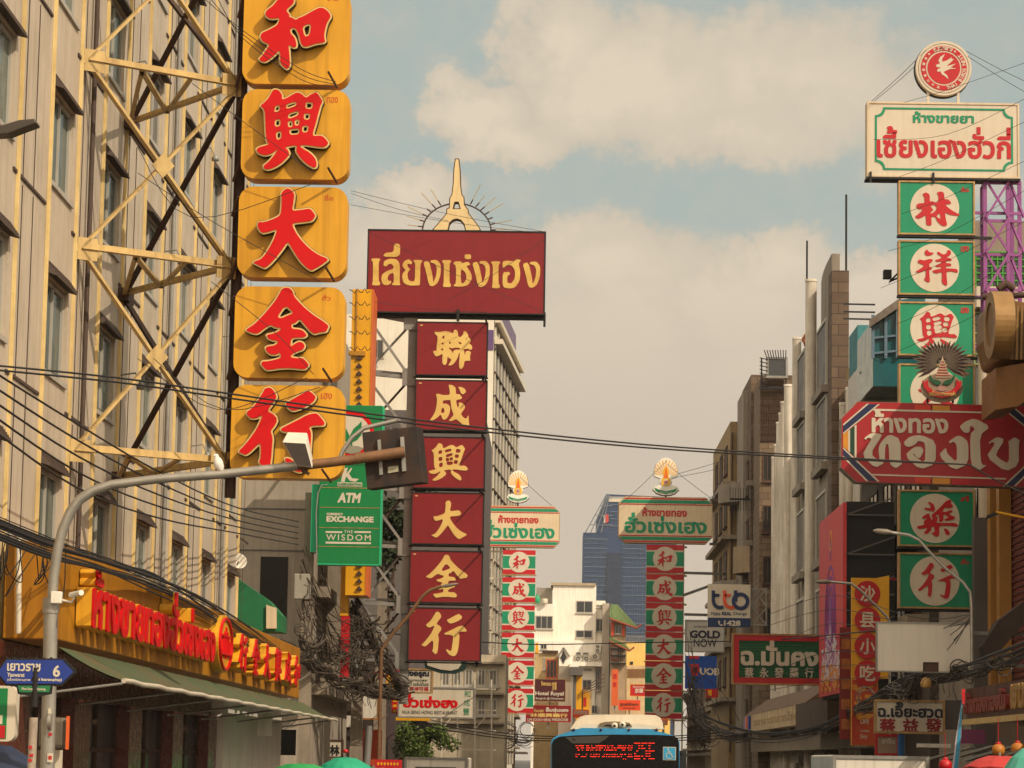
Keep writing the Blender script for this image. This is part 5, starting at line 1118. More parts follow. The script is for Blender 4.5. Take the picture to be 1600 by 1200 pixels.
# ================================================================== city bus
YB_ = 57.0; pb = front(YB_); bz = lambda x, y: (840+x*.15, 1100+y*.15); br = lambda *a: pb.rect(*bz(a[0], a[1]), *bz(a[2], a[3]))
bus = thing('bus', 'blue and white city bus seen from behind with red dotted route display', 'bus', P(961, 1187, YB_)); bus.location.z = 0; ORG[bus.name].z = 0
bl = mat('bus_blue', '#1d86b4', .3, 0, .2, 1.2, .2, spec=.6, dirtcol='#1a4e68'); bw = mat('bus_white', '#cfc4ae', .35, 0, .25, 1.5, .2, spec=.5, dirtcol='#8f8064')
xl, xr = pb.px(*bz(140, 400))[0], pb.px(*bz(1480, 400))[0]
ztop = pb.px(*bz(800, 265))[1]; 
prof = [(xl,.35),(xr,.35),(xr,pb.px(*bz(0,380))[1]),(xr-.03,pb.px(*bz(0,345))[1]),(xr-.1,pb.px(*bz(0,310))[1]),(xr-.25,pb.px(*bz(0,285))[1]),(xr-.6,ztop+.02),(xl+.6,ztop+.02),(xl+.25,pb.px(*bz(0,300))[1]),(xl+.1,pb.px(*bz(0,330))[1]),(xl+.03,pb.px(*bz(0,360))[1]),(xl,pb.px(*bz(0,390))[1])]
poly(MB(), pb, prof, -11.5, 0).build('body', bl, bus, bevel=.03)
gl = [pb.px(*bz(*p)) for p in ((150,1200),(150,420),(170,370),(230,340),(400,326),(800,318),(1250,322),(1420,332),(1462,360),(1472,420),(1472,1200))]
poly(MB(), pb, gl, .0, .03).build('rear_window', mat('bus_glass', '#0c0a09', .18, 0, .2, 1, spec=.14), bus)
hump = [pb.px(*bz(*p)) for p in ((340,262),(372,215),(400,170),(440,130),(500,112),(640,106),(1100,106),(1240,112),(1290,140),(1312,185),(1325,262))]
poly(MB(), pb, hump, -4.2, -.5).build('air_conditioning_unit', bw, bus, bevel=.06)
poly(MB(), pb, [pb.px(*bz(*p)) for p in ((335,262),(420,225),(560,205),(1050,205),(1230,225),(1330,262))], -.5, -.12).build('rear_fairing', bw, bus, bevel=.03)
poly(MB(), pb, [pb.px(*bz(*p)) for p in ((634,232),(650,200),(700,186),(800,180),(900,184),(960,196),(988,232))], -.15, -.09).build('vent', mat('bus_vent', '#7a684c', .6, 0, .4), bus)
for x in (802, 884):
    a, b = pb.px(*bz(x, 228 if x == 802 else 216)); k = MB().lathe(pb.pt(a, b, -.1), [(.055,0),(.07,.05),(.06,.09),(.02,.1)], 14, (0,-1,0)); k.build('camera', bw, bus)
    MB().lathe(pb.pt(a, b, 0.0), [(.028,0),(.02,.02)], 10, (0,-1,0)).build('camera_lens', M['black'], bus)
for i, x in enumerate((377, 660, 950, 1240)):
    a, b = pb.px(*bz(x, 270)); MB().lathe(pb.pt(a, b, -.02), [(.026,-.03),(.03,.02),(.02,.045),(.004,.05)], 10, (0,-1,0)).build('marker_lamp', mat('lamp_navy', '#22263c', .3) if i < 3 else mat('lamp_wine', '#4a1d24', .3), bus)
k = MB().tube([pb.pt(*pb.px(*bz(x, 222+4*math.sin(x))), -.06) for x in range(700, 980, 20)], .015, 6); k.build('cable', M['cable'], bus)
led = mat('led_red', '#ff2a10', .4, 0, 0, emit=2.2); k = MB(); R.seed(11)
def dot(x, y, s=1): a, b = pb.px(*bz(x, y)); slab(k, pb, (a-.0065*s, b-.0055, a+.0065*s, b+.0055), .03, .036)
for y in (435,457,480,525,548,573):
    for x in range(400, 990, 11):
        pr = {435:.62,457:.62,480:.55,525:.6,548:.6,573:.07}[y]
        if R.random() < pr: dot(x, y)
big_ = {'2': ['111','001','001','010','100','111','111'], '5': ['111','100','110','001','001','101','010'], 'E': ['111','100','100','111','100','100','111']}
for ci, ch in enumerate('25E'):
    for j, row in enumerate(big_[ch]):
        for i, b in enumerate(row):
            if b == '1':
                for d in (0, 10): dot(1010+ci*75+i*22+d, 408+j*27)
k.build('route_display', led, bus)
r = br(1305,447,1440,585); slab(MB(), pb, r, .03, .038).build('wheelchair_sticker', M['offw'], bus)
slab(MB(), pb, (r[0]+.012, r[1]+.012, r[2]-.012, r[3]-.012), .038, .044).build('sticker_face', mat('sticker_blue', '#2b93bd', .4), bus)
w_ = pb.px
k = MB(); hx, hy = w_(*bz(1358, 470)); disc(k, pb, hx, hy, .016, .016, .044, .05, 14)
for pth in (((1360,482),(1364,516),(1392,520)),((1362,500),(1388,500)),((1390,520),(1406,556),(1418,552))):
    for a_, b_ in zip(pth, pth[1:]): k.bar(pb.pt(*w_(*bz(*a_)), .047), pb.pt(*w_(*bz(*b_)), .047), .014, .006, up=(0,-1,0))
arc = [w_(*bz(1372+34*math.cos(t), 536+34*math.sin(t))) for t in np.linspace(math.radians(15), math.radians(235), 14)]
for a_, b_ in zip(arc, arc[1:]): k.bar(pb.pt(*a_, .047), pb.pt(*b_, .047), .012, .006, up=(0,-1,0))
k.build('wheelchair_symbol', M['offw'], bus)
k = MB(); slab(k, pb, br(360,358,395,384), .03, .036); k.build('window_patch', M['black'], bus)
poly(MB(), pb, [pb.px(*bz(*p)) for p in ((285,345),(745,330),(700,372),(640,408),(360,410),(330,380))], .03, .034).build('window_reflection', mat('reflection_grey', '#3b352e', .6), bus)  # flat grey patch painted on the glass as a reflection
for s in (-1, 1):
    x = xl if s < 0 else xr
    for y in (YB_+2.2, YB_+8.6):
        MB().lathe((x-s*.02, y, .48), [(.2,-.02),(.46,0),(.48,.05),(.48,.24),(.46,.28)], 20, (-s,0,0)).build('wheel', M['black'], bus)
k = MB(); slab(k, pb, (xr+.02, 2.1, xr+.16, 2.62), -.6, -.5); k.bar((xr, YB_+.4, 2.6), (xr+.1, YB_+.55, 2.55), .03); k.build('mirror', M['black'], bus)
for x in (xl+.12, xr-.28):
    k = MB(); slab(k, pb, (x, .9, x+.16, 1.5), .0, .04); k.build('tail_light', M['red2'], bus)
# ================================================================== right-hand medicine shop tower sign
YM = 78.0; pm = front(YM)
mbd = thing('medicine_shop_board', 'cream board with green line border and red Thai letters at the upper right', 'sign', pm.pt(*pm.px(1474, 277), -.2))
r = pm.rect(1356.5, 162, 1591, 276); slab(MB(), pm, r, -.5, 0).build('board', M['offw'], mbd)
frame(MB(), pm, (r[0]-.03, r[1]-.03, r[2]+.03, r[3]+.03), .05, -.52, .025).build('board_frame', M['paper'], mbd)
k = MB(); slab(k, pm, (r[0]-.05, r[1]-.09, r[2]+.05, r[1]-.032), -.55, .04)
for u in (1360, 1458): a = pm.px(u, 276)[0]; slab(k, pm, (a-.03, r[1]-.2, a+.03, r[1]+.1), .026, .07)
k.build('lower_rail', M['black'], mbd)
W_, H_ = r[2]-r[0], r[3]-r[1]; a0, b0, a1, b1 = r[0]+.045*W_, r[1]+.08*H_, r[2]-.035*W_, r[3]-.06*H_; n_ = .055*W_
def notch(e): 
    A0, B0_, A1, B1 = a0+e, b0+e, a1-e, b1-e; o = []; rr = n_-.0
    for cx, cy, t0 in ((A1, B1, 180), (A0, B1, 270), (A0, B0_, 0), (A1, B0_, 90)):
        for i in range(7): t = math.radians(t0+90*(1-i/6)); o.append((cx+rr*math.cos(t), cy+rr*math.sin(t)))
    return o
o1, o2 = notch(0), notch(.055); L_ = len(o1)
k = MB().add([pm.pt(*p, .012) for p in o1]+[pm.pt(*p, .012) for p in o2], [(i, (i+1) % L_, L_+(i+1) % L_, L_+i)[::-1] for i in range(L_)]); k.build('border_line', M['grn2'], mbd)
mz = lambda x0, y0, x1, y1: pm.rect(1220+x0*.3, 40+y0*.3, 1220+x1*.3, 40+y1*.3)
lettering('ห้างขายยา', pm, mz(688, 448, 1006, 508), M['grn2'], mbd, 0, .015, .035)
lettering('เซี้ยงเฮงฮั่วกี่', pm, mz(498, 526, 1198, 692), M['red2'], mbd, 0, .015, .028)
em = thing('swallow_roundel', 'round red and white emblem with a white swallow on top of the cream board', 'emblem', pm.pt(*pm.px(1475, 160), -.2))
cx, cy = pm.px(1474.7, 106.5); rad = 44.5*YM/F
disc(MB(), pm, cx, cy, rad, rad, -.34, 0).build('drum', M['offw'], em); k = MB(); ring(k, pm, cx, cy, rad+.003, rad+.02, -.36, -.2); k.build('drum_back', M['black'], em)
ring(MB(), pm, cx, cy, rad*.9, rad*.91, 0, .008).build('fine_ring', M['rust'], em)
ring(MB(), pm, cx, cy, rad*.64, rad*.82, 0, .01).build('red_ring', M['red2'], em); disc(MB(), pm, cx, cy, rad*.585, rad*.585, 0, .01).build('red_disc', M['red2'], em)
bz_ = lambda x, y: pm.px(1400+x*.09582, 50+y*.09582)
bird = [[(800,355),(770,410),(750,440),(755,490),(830,465),(910,412),(900,440),(945,442),(890,500),(820,560),(880,545),(980,515),(890,580),(995,600),(880,605),(790,645),(775,660),(830,705),(855,775),(800,725),(745,690),(720,640),(690,655),(668,640),(680,605),(715,598),(722,575),(690,580),(650,565),(655,540),(690,520),(715,525),(690,465),(720,410)]]
solid(MB(), pm, trace(pm, bird, [], 1400, 50, .09582, 0, None, 0), .01, .018).build('swallow', M['offw'], em)
def arc_text(s, t0, t1, rr, h, m, flip=False, bold=.03):
    for i, ch in enumerate(s):
        if ch == ' ': continue
        t = math.radians(t0+(t1-t0)*i/(len(s)-1)); d = 1 if not flip else -1
        uxp = Vector((math.sin(t), 0, -math.cos(t)))*d; uzp = Vector((math.cos(t), 0, math.sin(t)))*d
        q = PL(pm.pt(cx+rr*math.cos(t), cy+rr*math.sin(t), 0), uxp, (0, -1, 0), uzp); lettering(ch, q, (-h*.5, -h*.5, h*.5, h*.5), m, em, .01, .018, bold, keep=True)
arc_text('THAI BIRDS NEST', -78, 38, rad*.73, rad*.135, M['offw'], True)
arc_text('รังนกไทย', 116, 70, rad*.73, rad*.14, M['offw']); arc_text('泰國燕窩行公司', 152, 254, rad*.73, rad*.1, M['offw'])
for t in (57, 136): a, b = cx+rad*.73*math.cos(math.radians(t)), cy+rad*.73*math.sin(math.radians(t)); k = MB(); poly(k, pm, [(a+rad*(.06 if i % 2 else .025)*math.cos(i*math.pi/4), b+rad*(.06 if i % 2 else .025)*math.sin(i*math.pi/4)) for i in range(8)], .01, .018); k.build('star', M['offw'], em)
for u in (1450, 1497): k = MB().bar(P(u, 163, YM+.1), P(u, 138, YM+.1), .07); k.build('leg', M['offw'], em)
pn_ = [((1405,284,1522,366), LIN, 'twin tree', (1429,299,1500,354)), ((1405,377,1522,460), XIANG, 'split radical', (1430,390,1497,446)), ((1405,473,1522,555), XING, 'grid topped', (1431,486,1498,546)), ((1405.5,570,1522,655), DA, 'mostly hidden', (1429,584,1500,640)),
       ((1405,767,1522,853), YAO, 'grass topped dense', (1432,780,1498,839)), ((1405,865,1522,950), XINGW, 'walking', (1432,878,1497,937))]
wh = ['directly below the cream board', 'second below the cream board', 'just above the rayed emblem', 'covered by the rayed emblem', 'just under the red octagonal board', 'lowest, above the blank white board']
for i, (b, ch, nm, cr_) in enumerate(pn_):
    r = pm.rect(*b); t = thing('green_sign', f'green panel with {nm} red character, {wh[i]}', 'sign', pm.pt((r[0]+r[2])/2, r[1], -.1), 'green panels with white discs')
    slab(MB(), pm, r, -.3, 0).build('panel', M['grn2'], t); frame(MB(), pm, (r[0]-.02, r[1]-.02, r[2]+.02, r[3]+.02), .045, -.32, .03).build('panel_frame', M['rim'], t)
    a, b_ = pm.px((b[0]+b[2])/2-3, (b[1]+b[3])/2); rad = 38.7*YM/F; disc(MB(), pm, a, b_, rad, rad, 0, .01).build('disc', M['offw'], t)
    put_brush(ch, pm, pm.rect(*cr_), .01, .025, 'character', M['red2'], t, -.022 if ch in (XING, DA, XINGW) else 0)
    lettering(['เซี้ยง','เฮง','เฮง','ฮั่ว','กี่','ฮั่ว'][i], pm, (r[2]-.36, r[3]-.28, r[2]-.14, r[3]-.12), M['red2'], t, 0, .012, .03)
    k = MB().bar(pm.pt(r[0]-.05, r[1]-.06, -.15), pm.pt(r[2]+.5, r[1]-.06, -.15), .07).bar(pm.pt(r[0]-.05, r[1]-.06, -.02), pm.pt(r[2]+.1, r[1]-.06, -.02), .05); k.build('under_rail', M['black'], t)
# purple lattice mast
pu = mat('purple_steel', '#8e4a86', .5, 0, .3, 3, .2); lm = thing('purple_mast', 'purple steel lattice mast beside the green character panels', 'mast', (12.2, YM+.6, 0))
xa, xb, xc = P(1541,400,YM).x, P(1577,400,YM).x, P(1598,400,YM).x; zt, zb = P(1541,277,YM).z, P(1541,1010,YM).z
for x, y in ((xa, YM+.2), (xb, YM+.2), (xc, YM+.5), (xa+.1, YM+1.4), (xb+.3, YM+1.4)): MB().bar((x, y, .14), (x, y, zt), .1).build('upright', pu, lm)
for j, v in enumerate((282, 330, 342, 395, 450, 462, 510, 540, 600, 655, 690, 960, 990)):
    z = P(1541, v, YM).z; MB().bar((xa-.3 if j % 2 else xa, YM+.25, z), (xc, YM+.3, z), .075).build('cross_member', pu, lm); MB().bar((xa, YM+.2, z), (xa+.1, YM+1.4, z+.1), .06).build('cross_member', pu, lm)
vs_ = (282, 340, 395, 455, 510, 600, 690)
for v1, v2 in zip(vs_, vs_[1:]):
    MB().bar(P(1541, v1, YM+.15), P(1577, v2, YM+.15), .06).build('brace', pu, lm); MB().bar(P(1577, v1, YM+.1), P(1541, v2, YM+.1), .06).build('brace', pu, lm); MB().bar(P(1577, v1, YM+.3), P(1600, v2, YM+.5), .06).build('brace', pu, lm)
# octagonal gold shop board
YO = 70.0; po = front(YO); oz = lambda x, y: po.px(1300+x*.1875, 620+y*.1875)
ob = thing('octagonal_board', 'large red octagonal gold shop board with big cream Thai letters across the green panels', 'sign', po.pt(*oz(905, 740), -.2))
oc = [(82,180),(215,42),(1598,76),(1738,215),(1738,600),(1592,752),(205,708),(78,588)]
poly(MB(), po, [oz(*p) for p in oc], -.5, 0).build('board', mat('octagon_red', '#a01018', .42, 0, .22, .6, .2), ob)
ctr = Vector(oz(905, 395)); gro = lambda p, f: tuple(ctr+(Vector(p)-ctr)*f)
poly(MB(), po, [gro(oz(*p), 1.008) for p in oc], -.54, -.012).build('board_rim', mat('octagon_rim', '#8d8272', .5, .2, .5, 3, .4, dirtcol='#3d3026'), ob)
def strip(pts, m, d=.012, nm='stripe'): poly(MB(), po, [oz(*p) for p in pts], 0, d).build(nm, m, ob)
nv = mat('octagon_navy', '#141c44', .45, 0, .15); cr8 = mat('crimson_band', '#8d0d24', .45, 0, .15)
strip([(345,100),(1470,130),(1470,143),(345,116)], M['offw']); strip([(330,643),(1450,678),(1450,690),(330,655)], M['offw'])
for (x0, x1, mm) in ((690,835,mat('stripe_orange','#c8321a',.45)), (825,990,mat('stripe_gold','#c98420',.45)), (985,1140,M['red2'])):
    strip([(x0, 56+(x0-215)*.025), (x1, 56+(x1-215)*.025), (x1, 98+(x1-345)*.027), (x0, 98+(x0-345)*.027)], mm, .01); strip([(x0, 660+(x0-330)*.031), (x1, 660+(x1-330)*.031), (x1, 704+(x1-205)*.032), (x0, 704+(x0-205)*.032)], mm, .01)
for f in (lambda p: p, lambda p: (1818-p[0], p[1]+(36 if p[1] < 400 else 40))):
    for pts, mm in (([(92,240),(305,62),(380,62),(92,302)], nv), ([(92,228),(290,58),(308,58),(92,243)], M['offw']), ([(92,300),(382,62),(400,62),(92,312)], M['offw']),
                    ([(92,432),(92,492),(300,700),(378,704)], nv), ([(92,420),(92,434),(378,706),(396,706)], M['offw']), ([(92,490),(92,505),(285,704),(304,704)], M['offw']),
                    ([(188,240),(204,232),(204,525),(188,512)], M['offw']), ([(150,272),(188,242),(188,498),(150,466)], mat('octagon_green', '#0c3a24', .45)), ([(92,312),(135,283),(135,450),(92,415)], mat('stripe_gold','#c98420',.45)), ([(135,283),(150,272),(150,466),(135,450)], M['offw'])):
        q = [f(p) for p in pts]; poly(MB(), po, [oz(*p) for p in q], 0, .008+.004*(mm is M['offw'])).build('stripe', mm, ob)
TH_ = [([(265,345),(330,300),(412,312),(412,330),(318,475),(400,545),(385,440),(405,380),(475,310),(570,355),(572,540),(585,558),(530,600),(478,560),(472,400),(450,390),(440,450),(440,548),(360,595),(250,490),(300,400),(330,350),(300,340),(280,360)]),
 ([(595,380),(650,330),(740,318),(865,370),(862,560),(730,608),(605,490),(680,420),(740,415),(765,450),(730,515),(700,500),(680,470),(670,480),(775,560),(778,385),(720,365),(690,400),(640,420),(610,410)]),
 ([(970,375),(1040,325),(1080,330),(1135,375),(1135,560),(1015,615),(885,490),(950,420),(955,470),(1040,550),(1040,400),(1010,370),(985,390)]),
 ([(1060,250),(1110,205),(1190,180),(1320,250),(1230,320),(1238,540),(1255,570),(1290,570),(1215,620),(1155,560),(1150,310),(1195,270),(1150,235),(1145,300),(1100,300)]),
 ([(1305,380),(1370,335),(1440,355),(1360,480),(1395,520),(1475,560),(1475,385),(1465,375),(1520,335),(1565,365),(1555,380),(1555,570),(1445,625),(1285,500),(1340,420),(1355,385),(1330,375),(1310,395)])]
for g_ in TH_: solid(MB(), po, trace(po, [g_], [], 1300, 620, .1875, 0, None, 1), 0, .03).build('letter', M['offw'], ob)
a0, b0 = oz(330, 300); a1, b1 = oz(968, 122); lettering('ห้างทอง', po, (a0, b0, a1, b1), M['offw'], ob, 0, .02, .035)
# rayed emblem on the board
re_ = thing('rayed_emblem', 'weathered dark emblem with pointed rays, a pyramid and a red ribbon above the octagonal board', 'emblem', po.pt(*po.px(1472, 625), -.2))
ez = lambda x, y: po.px(1395+x*.1417, 470+y*.1417); ecx, ecy = 540, 690
R.seed(2)
for i in range(25):
    t = math.radians(-32+244*i/24); L = 235+85*abs(math.cos(t)); w = 24; f = lambda rr, s: ez(ecx+math.cos(t)*rr-math.sin(t)*s, ecy-math.sin(t)*rr*.98-math.cos(t)*s)
    k = MB(); poly(k, po, [f(60, -10), f(L*.6, -w), f(L, 0), f(L*.6, w), f(60, 10)], .0, .035+.002*(i % 2)); o = k.build('ray', mat('ray_maroon', '#35130f', .5, 0, .3, 6), re_)
    k = MB(); a_, b_, c_ = po.pt(*f(60, -10), .045), po.pt(*f(L*.6, -w), .045), po.pt(*f(L, 0), .045); k.bar(a_, b_, .018).bar(b_, c_, .018).bar(po.pt(*f(60, 10), .045), po.pt(*f(L*.6, w), .045), .014).bar(po.pt(*f(L*.6, w), .045), c_, .014); k.build('ray_edge', mat('ray_steel', '#6a5c4c', .5, .3, .4, 8), o)
disc(MB(), po, *ez(540, 960), 33*YO/F, 23*YO/F, -.05, .04).build('plate', mat('emblem_plate', '#8f7a62', .55, 0, .4, 4), re_)
k = MB(); ring(k, po, *ez(540, 950), 33.5*YO/F, 35*YO/F, -.08, .05); 
poly(MB(), po, [ez(*p) for p in ((545,615),(628,850),(462,850))], .04, .06).build('pyramid', mat('pyramid_cream', '#b89a80', .5, 0, .3), re_)
k = MB()
for j in range(6): w = 12+j*13; slab(k, po, (ez(545-w, 0)[0], ez(0, 675+30*j)[1], ez(545+w, 0)[0], ez(0, 663+30*j)[1]), .06, .07)
k.build('pyramid_steps', mat('pyramid_red', '#8e3a2c', .5), re_)
for s in (-1, 1): poly(MB(), po, [ez(540+s*x, y) for x, y in ((8,905),(40,880),(90,870),(140,815),(135,870),(100,915),(50,935),(20,925))], .06, .075).build('leaf', mat('emblem_green', '#0f4a28', .5), re_)
poly(MB(), po, [ez(*p) for p in ((480,985),(510,945),(570,945),(600,985),(540,1000))], .05, .06).build('mound', mat('mound_pink', '#a5796a', .6), re_)
rb = [ez(540+x, y) for x, y in ((-222,880),(-190,900),(-160,870),(-150,950),(-90,1000),(0,1020),(90,1000),(150,950),(160,870),(190,900),(222,880),(200,960),(150,1025),(80,1065),(0,1080),(-80,1065),(-150,1025),(-200,960))]
poly(MB(), po, rb, .05, .085).build('ribbon', M['red2'], re_)
for i, ch in enumerate('เครื่องหมายการค้า'):
    pass
k = MB(); text(k, 'เครื่องหมายการค้า', po, (*ez(395, 1052), *ez(690, 992)), .085, .092, .02); k.build('ribbon_lettering', M['goldp'], re_)
k = MB()
for x in (385, 665): k.bar(po.pt(*ez(x, 1125), -.05), po.pt(*ez(x, 1020), -.05), .05)
k.build('leg', M['black'], re_)
# ================================================================== art deco block with white pilasters
XR = 12.0; Yr = lambda u, X=XR: X*F/(u-VPU); fr_ = facing_left(XR)
stone = tiles('stone_blocks', '#6e5a48', '#594739', '#3a2f27', .9, .45, .9, .5, .02)
ad = thing('art_deco_building', 'grey art deco block with white round pilasters and a rounded stepped top', 'building', (16, 134, 0))
zc = lambda u, v: PX(u, v, XR).z
gw = mat('grey_stucco', '#8a7f70', .85, 0, .4, .5, .45, .2, dirtcol='#4a3f35'); pw = mat('pilaster_white', '#c9bfae', .7, 0, .45, .8, .6, dirtcol='#8b7d6a')
MB().box(XR+.05, 24, 112.5, 156, 0, 17.9).build('wall', gw, ad)
MB().box(XR-.02, XR+.04, 144, 155.8, 0, 17.8).build('pale_wall', pw, ad); MB().box(XR-.02, XR+.04, 112.7, 119.4, 0, 16.5).build('pale_wall', pw, ad)
k = MB(); ya, yb = 124.6, 143; ym = (ya+yb)/2
pts = [(XR+2.0*(1-math.cos(math.pi/2*(i/12)**1.3)), ya+(yb-ya)*i/12) for i in range(13)]; top = 24.6
k.prism([Vector((x, y, 0)) for x, y in pts]+[Vector((x+.35, y, 0)) for x, y in pts[::-1]], (0, 0, top)); k.build('curved_bay', gw, ad)
MB().box(11.53, 12.24, 119.6, 121.2, 0, 23.0).build('stone_pier', stone, ad)
k = MB().box(XR-.1, 17, 110, 117.2, 17.9, 18.4); k.build('roof_slab', mat('ochre_slab', '#9a7a4a', .8, 0, .5), ad); MB().box(XR+.4, 17, 110, 117.2, 18.4, 19.7).build('roof_room', mat('ochre_room', '#8a7350', .85, 0, .5, 1, .3), ad)
for (y, zt, rr) in ((154.9,18.8,.17),(153.3,19.3,.17),(151.6,20.3,.18),(150,20.6,.18),(148.4,21.0,.2),(146.2,21.6,.2),(141.2,23.3,.2),(133.4,24.9,.24),(120.9,16.9,.15),(118.2,17.2,.16),(115.6,17.5,.16)):
    x = XR-.12
    MB().tube([(x, y, .14), (x, y, zt)], rr*1.1, 16).lathe((x, y, zt), [(rr*1.2,-.1),(rr*1.2,.02),(rr*.9,.03),(.01,.04)], 16).build('pilaster', pw, ad)
for y in (153.0, 150.0, 147.3, 134.6, 119.5, 116.9): MB().box(XR-.14, XR+.04, y-.22, y+.22, 3, 17.5).build('rib_band', tiles('ribbed_blocks', '#8c8172', '#75695a', '#4a4036', .5, .3, .85, .4, .06), ad)
k = None
for y0_, y1_ in ((135.6, 139.6), (126.0, 130.6)):
    for z0_ in (2.8, 7.2, 11.4, 15.6, 19.0):
        x = XR-.05+(.0 if y0_ > 130 else .12); pw_ = facing_left(x-.1); o = frame(MB(), pw_, (-y1_, z0_, -y0_, z0_+3.0), .12, 0, .1).build('window', M['wframe'], ad); slab(MB(), pw_, (-y1_+.12, z0_+.12, -y0_-.12, z0_+2.88), -.3, .04).build('pane', mat('brown_louvre', '#2d211b', .4, 0, .3), o)
        slab(MB(), pw_, (-y1_-.2, z0_-.35, -y0_+.2, z0_-.02), 0, .3).build('sill', gw, o)
# tiled ornament panel on the curved top
k = MB(); R.seed(5)
for i in range(26): k.lathe((XR+.6+R.uniform(-.1,.1), 142.6+R.uniform(-.5, .5), 20.8+i*.11), [(.18,0),(.22,.1),(.1,.25)], 7, (-.6, .4, .2))
k.build('dragon_relief', mat('dragon_orange', '#a5562a', .6, 0, .7, 7, dirtcol='#37512f'), ad)
for y, zt, u in ((133.6, 24.8, 1265), (120.4, 23.0, 1320)):
    p0 = Vector((XR-.3 if y > 130 else 12.2, y, zt)); k = MB().tube([p0, p0+Vector((0, 0, (3.4 if y < 121 else 2.0)))], .05, 6); k.build('lightning_rod', M['black'], ad)
# rooftop rails behind pier
k = MB()
for v in (475, 487, 498): k.bar(P(1319, v, 116), P(1366, v+1, 108), .07)
k.build('roof_rail', M['black'], ad)
# neighbour further along: stepped brown and dark blocks
nb = thing('stepped_building', 'brown and dark stepped building with rounded balconies beyond the white pilasters', 'building', (15, 168, 0))
x0 = P(1186, 900, 158).x; MB().box(x0, 24, 158, 163, 0, P(1200,592,158).z).build('wall', tiles('brown_blocks', '#7d6852', '#6b5844', '#4c3d30', .7, .35, .9, .45, .02), nb)
k = MB(); p_ = front(158)
for i in range(11): q = p_.rect(1188+3.6*i, 595, 1189+3.6*i, 690); slab(k, p_, q, 0, .1)
for i in range(9): q = p_.rect(1187, 600+11*i, 1228, 601+11*i); slab(k, p_, q, 0, .1)
k.build('cage_grille', M['rust'], nb)
x1 = P(1172, 900, 163).x; MB().box(x1, 24, 163.1, 171, 0, P(1174,585,163).z).build('dark_bay', stone, nb)
x2 = P(1160, 900, 166).x; MB().box(x2, 24, 166, 171.5, 0, P(1163,610,166).z).build('grey_bay', gw, nb)
x3 = P(1139, 900, 172).x; MB().box(x3, 24, 171.6, 190, 0, P(1148,660,172).z).build('far_bay', mat('ochre_bay', '#8d7550', .8, 0, .45, .8, .4), nb)
for z in (6, 9.2, 12.4, 15.6, 18.8): MB().box(x3-.5, x3+2, 171.2, 189.5, z, z+.25).build('far_ledge', M['conc'], nb)
win_grid(nb, facing_left(x3-.01), [(-y-2.4, z, -y, z+1.7) for z in (7, 10.2, 13.4, 16.6, 19.8) for y in (174, 179, 184)], M['rust'], M['dark'], mull=1)
pf_ = front(162.98); win_grid(nb, pf_, [(x1+.12, z, x1+.62, z+1.9) for z in (5, 8.4, 11.8, 15.2, 18.6)], M['rust'], M['dark'], mull=0)
for z in (4.4, 7.8, 11.2, 14.6, 18.0): MB().box(x1-.25, x1+1.5, 162.75, 163.08, z, z+.3).build('bay_ledge', gw, nb)
MB().tube([(x3+.1, 171.4, 3), (x3+.1, 171.4, 22)], .06, 6).build('downpipe', M['rust'], nb)
for (u0, u1, va, vb, Y) in ((1126,1172,752,782,168),(1150,1186,850,893,163),(1120,1150,905,925,170)):
    a, b = P(u0, va, Y), P(u1, vb, Y); k = MB(); n8 = 8; cy_ = Y+2.5
    ring_ = [(b.x-(b.x-a.x)*math.sin(math.pi*i/n8)*1.0, Y+5*i/n8) for i in range(n8+1)]
    k.prism([Vector((x, y, min(a.z, b.z))) for x, y in ring_]+[Vector((b.x+1, Y+5, min(a.z, b.z))), Vector((b.x+1, Y, min(a.z, b.z)))], (0, 0, abs(a.z-b.z))); k.build('balcony', gw if va != 850 else mat('balcony_beige', '#9a8568', .85, 0, .4, 1, .3), nb)
win_grid(nb, PL((x1-.02, 163.2, 0), (0,-1,0), (-1,0,0)), [(-6, z, -1, z+2.0) for z in (4, 7.4, 10.8, 14.2, 17.6)], M['rust'], M['dark'])
win_grid(nb, front(158), [front(158).rect(1192, v, 1206, v+42) for v in (710, 790, 870, 950)], M['rust'], M['dark'], mull=1)
k = MB(); a, b = P(1176, 745, 162), P(1150, 782, 162); k.box(a.x-.1, b.x-.3, 162.3, 162.4, a.z-1.3, a.z-1.2)
for i in range(10): x = b.x-.3+(a.x-b.x+.4)*i/9; k.box(x-.015, x+.015, 162.3, 162.36, a.z-1.9, a.z-.6)
k.build('balcony_rail', M['black'], nb)
sp = thing('spiked_hoarding', 'small rooftop hoarding ringed with spikes above the brown building', 'hoarding', P(1205, 600, 157.6)); p_ = front(157.6); q = p_.rect(1200, 561, 1228, 588)
slab(MB(), p_, q, -.2, 0).build('board', M['dark'], sp); frame(MB(), p_, (q[0]-.1, q[1]-.1, q[2]+.1, q[3]+.1), .12, -.2, .1).build('board_frame', M['gsteel'], sp)
k = MB()
for i in range(9): u = 1199+3.6*i; k.bar(P(u, 561, 157.5), P(u-(14-i*1.8)*.35, 547, 157.5), .05)
for i in range(8): v = 562+6*i; k.bar(P(1200, v, 157.5), P(1187, v-3, 157.5), .05)
for u in (1190, 1228): k.bar(P(u, 606, 157.6), P(u, 560, 157.6), .08)
k.bar(P(1186, 606, 157.6), P(1230, 606, 157.6), .12); k.build('spike_frame', M['black'], sp)
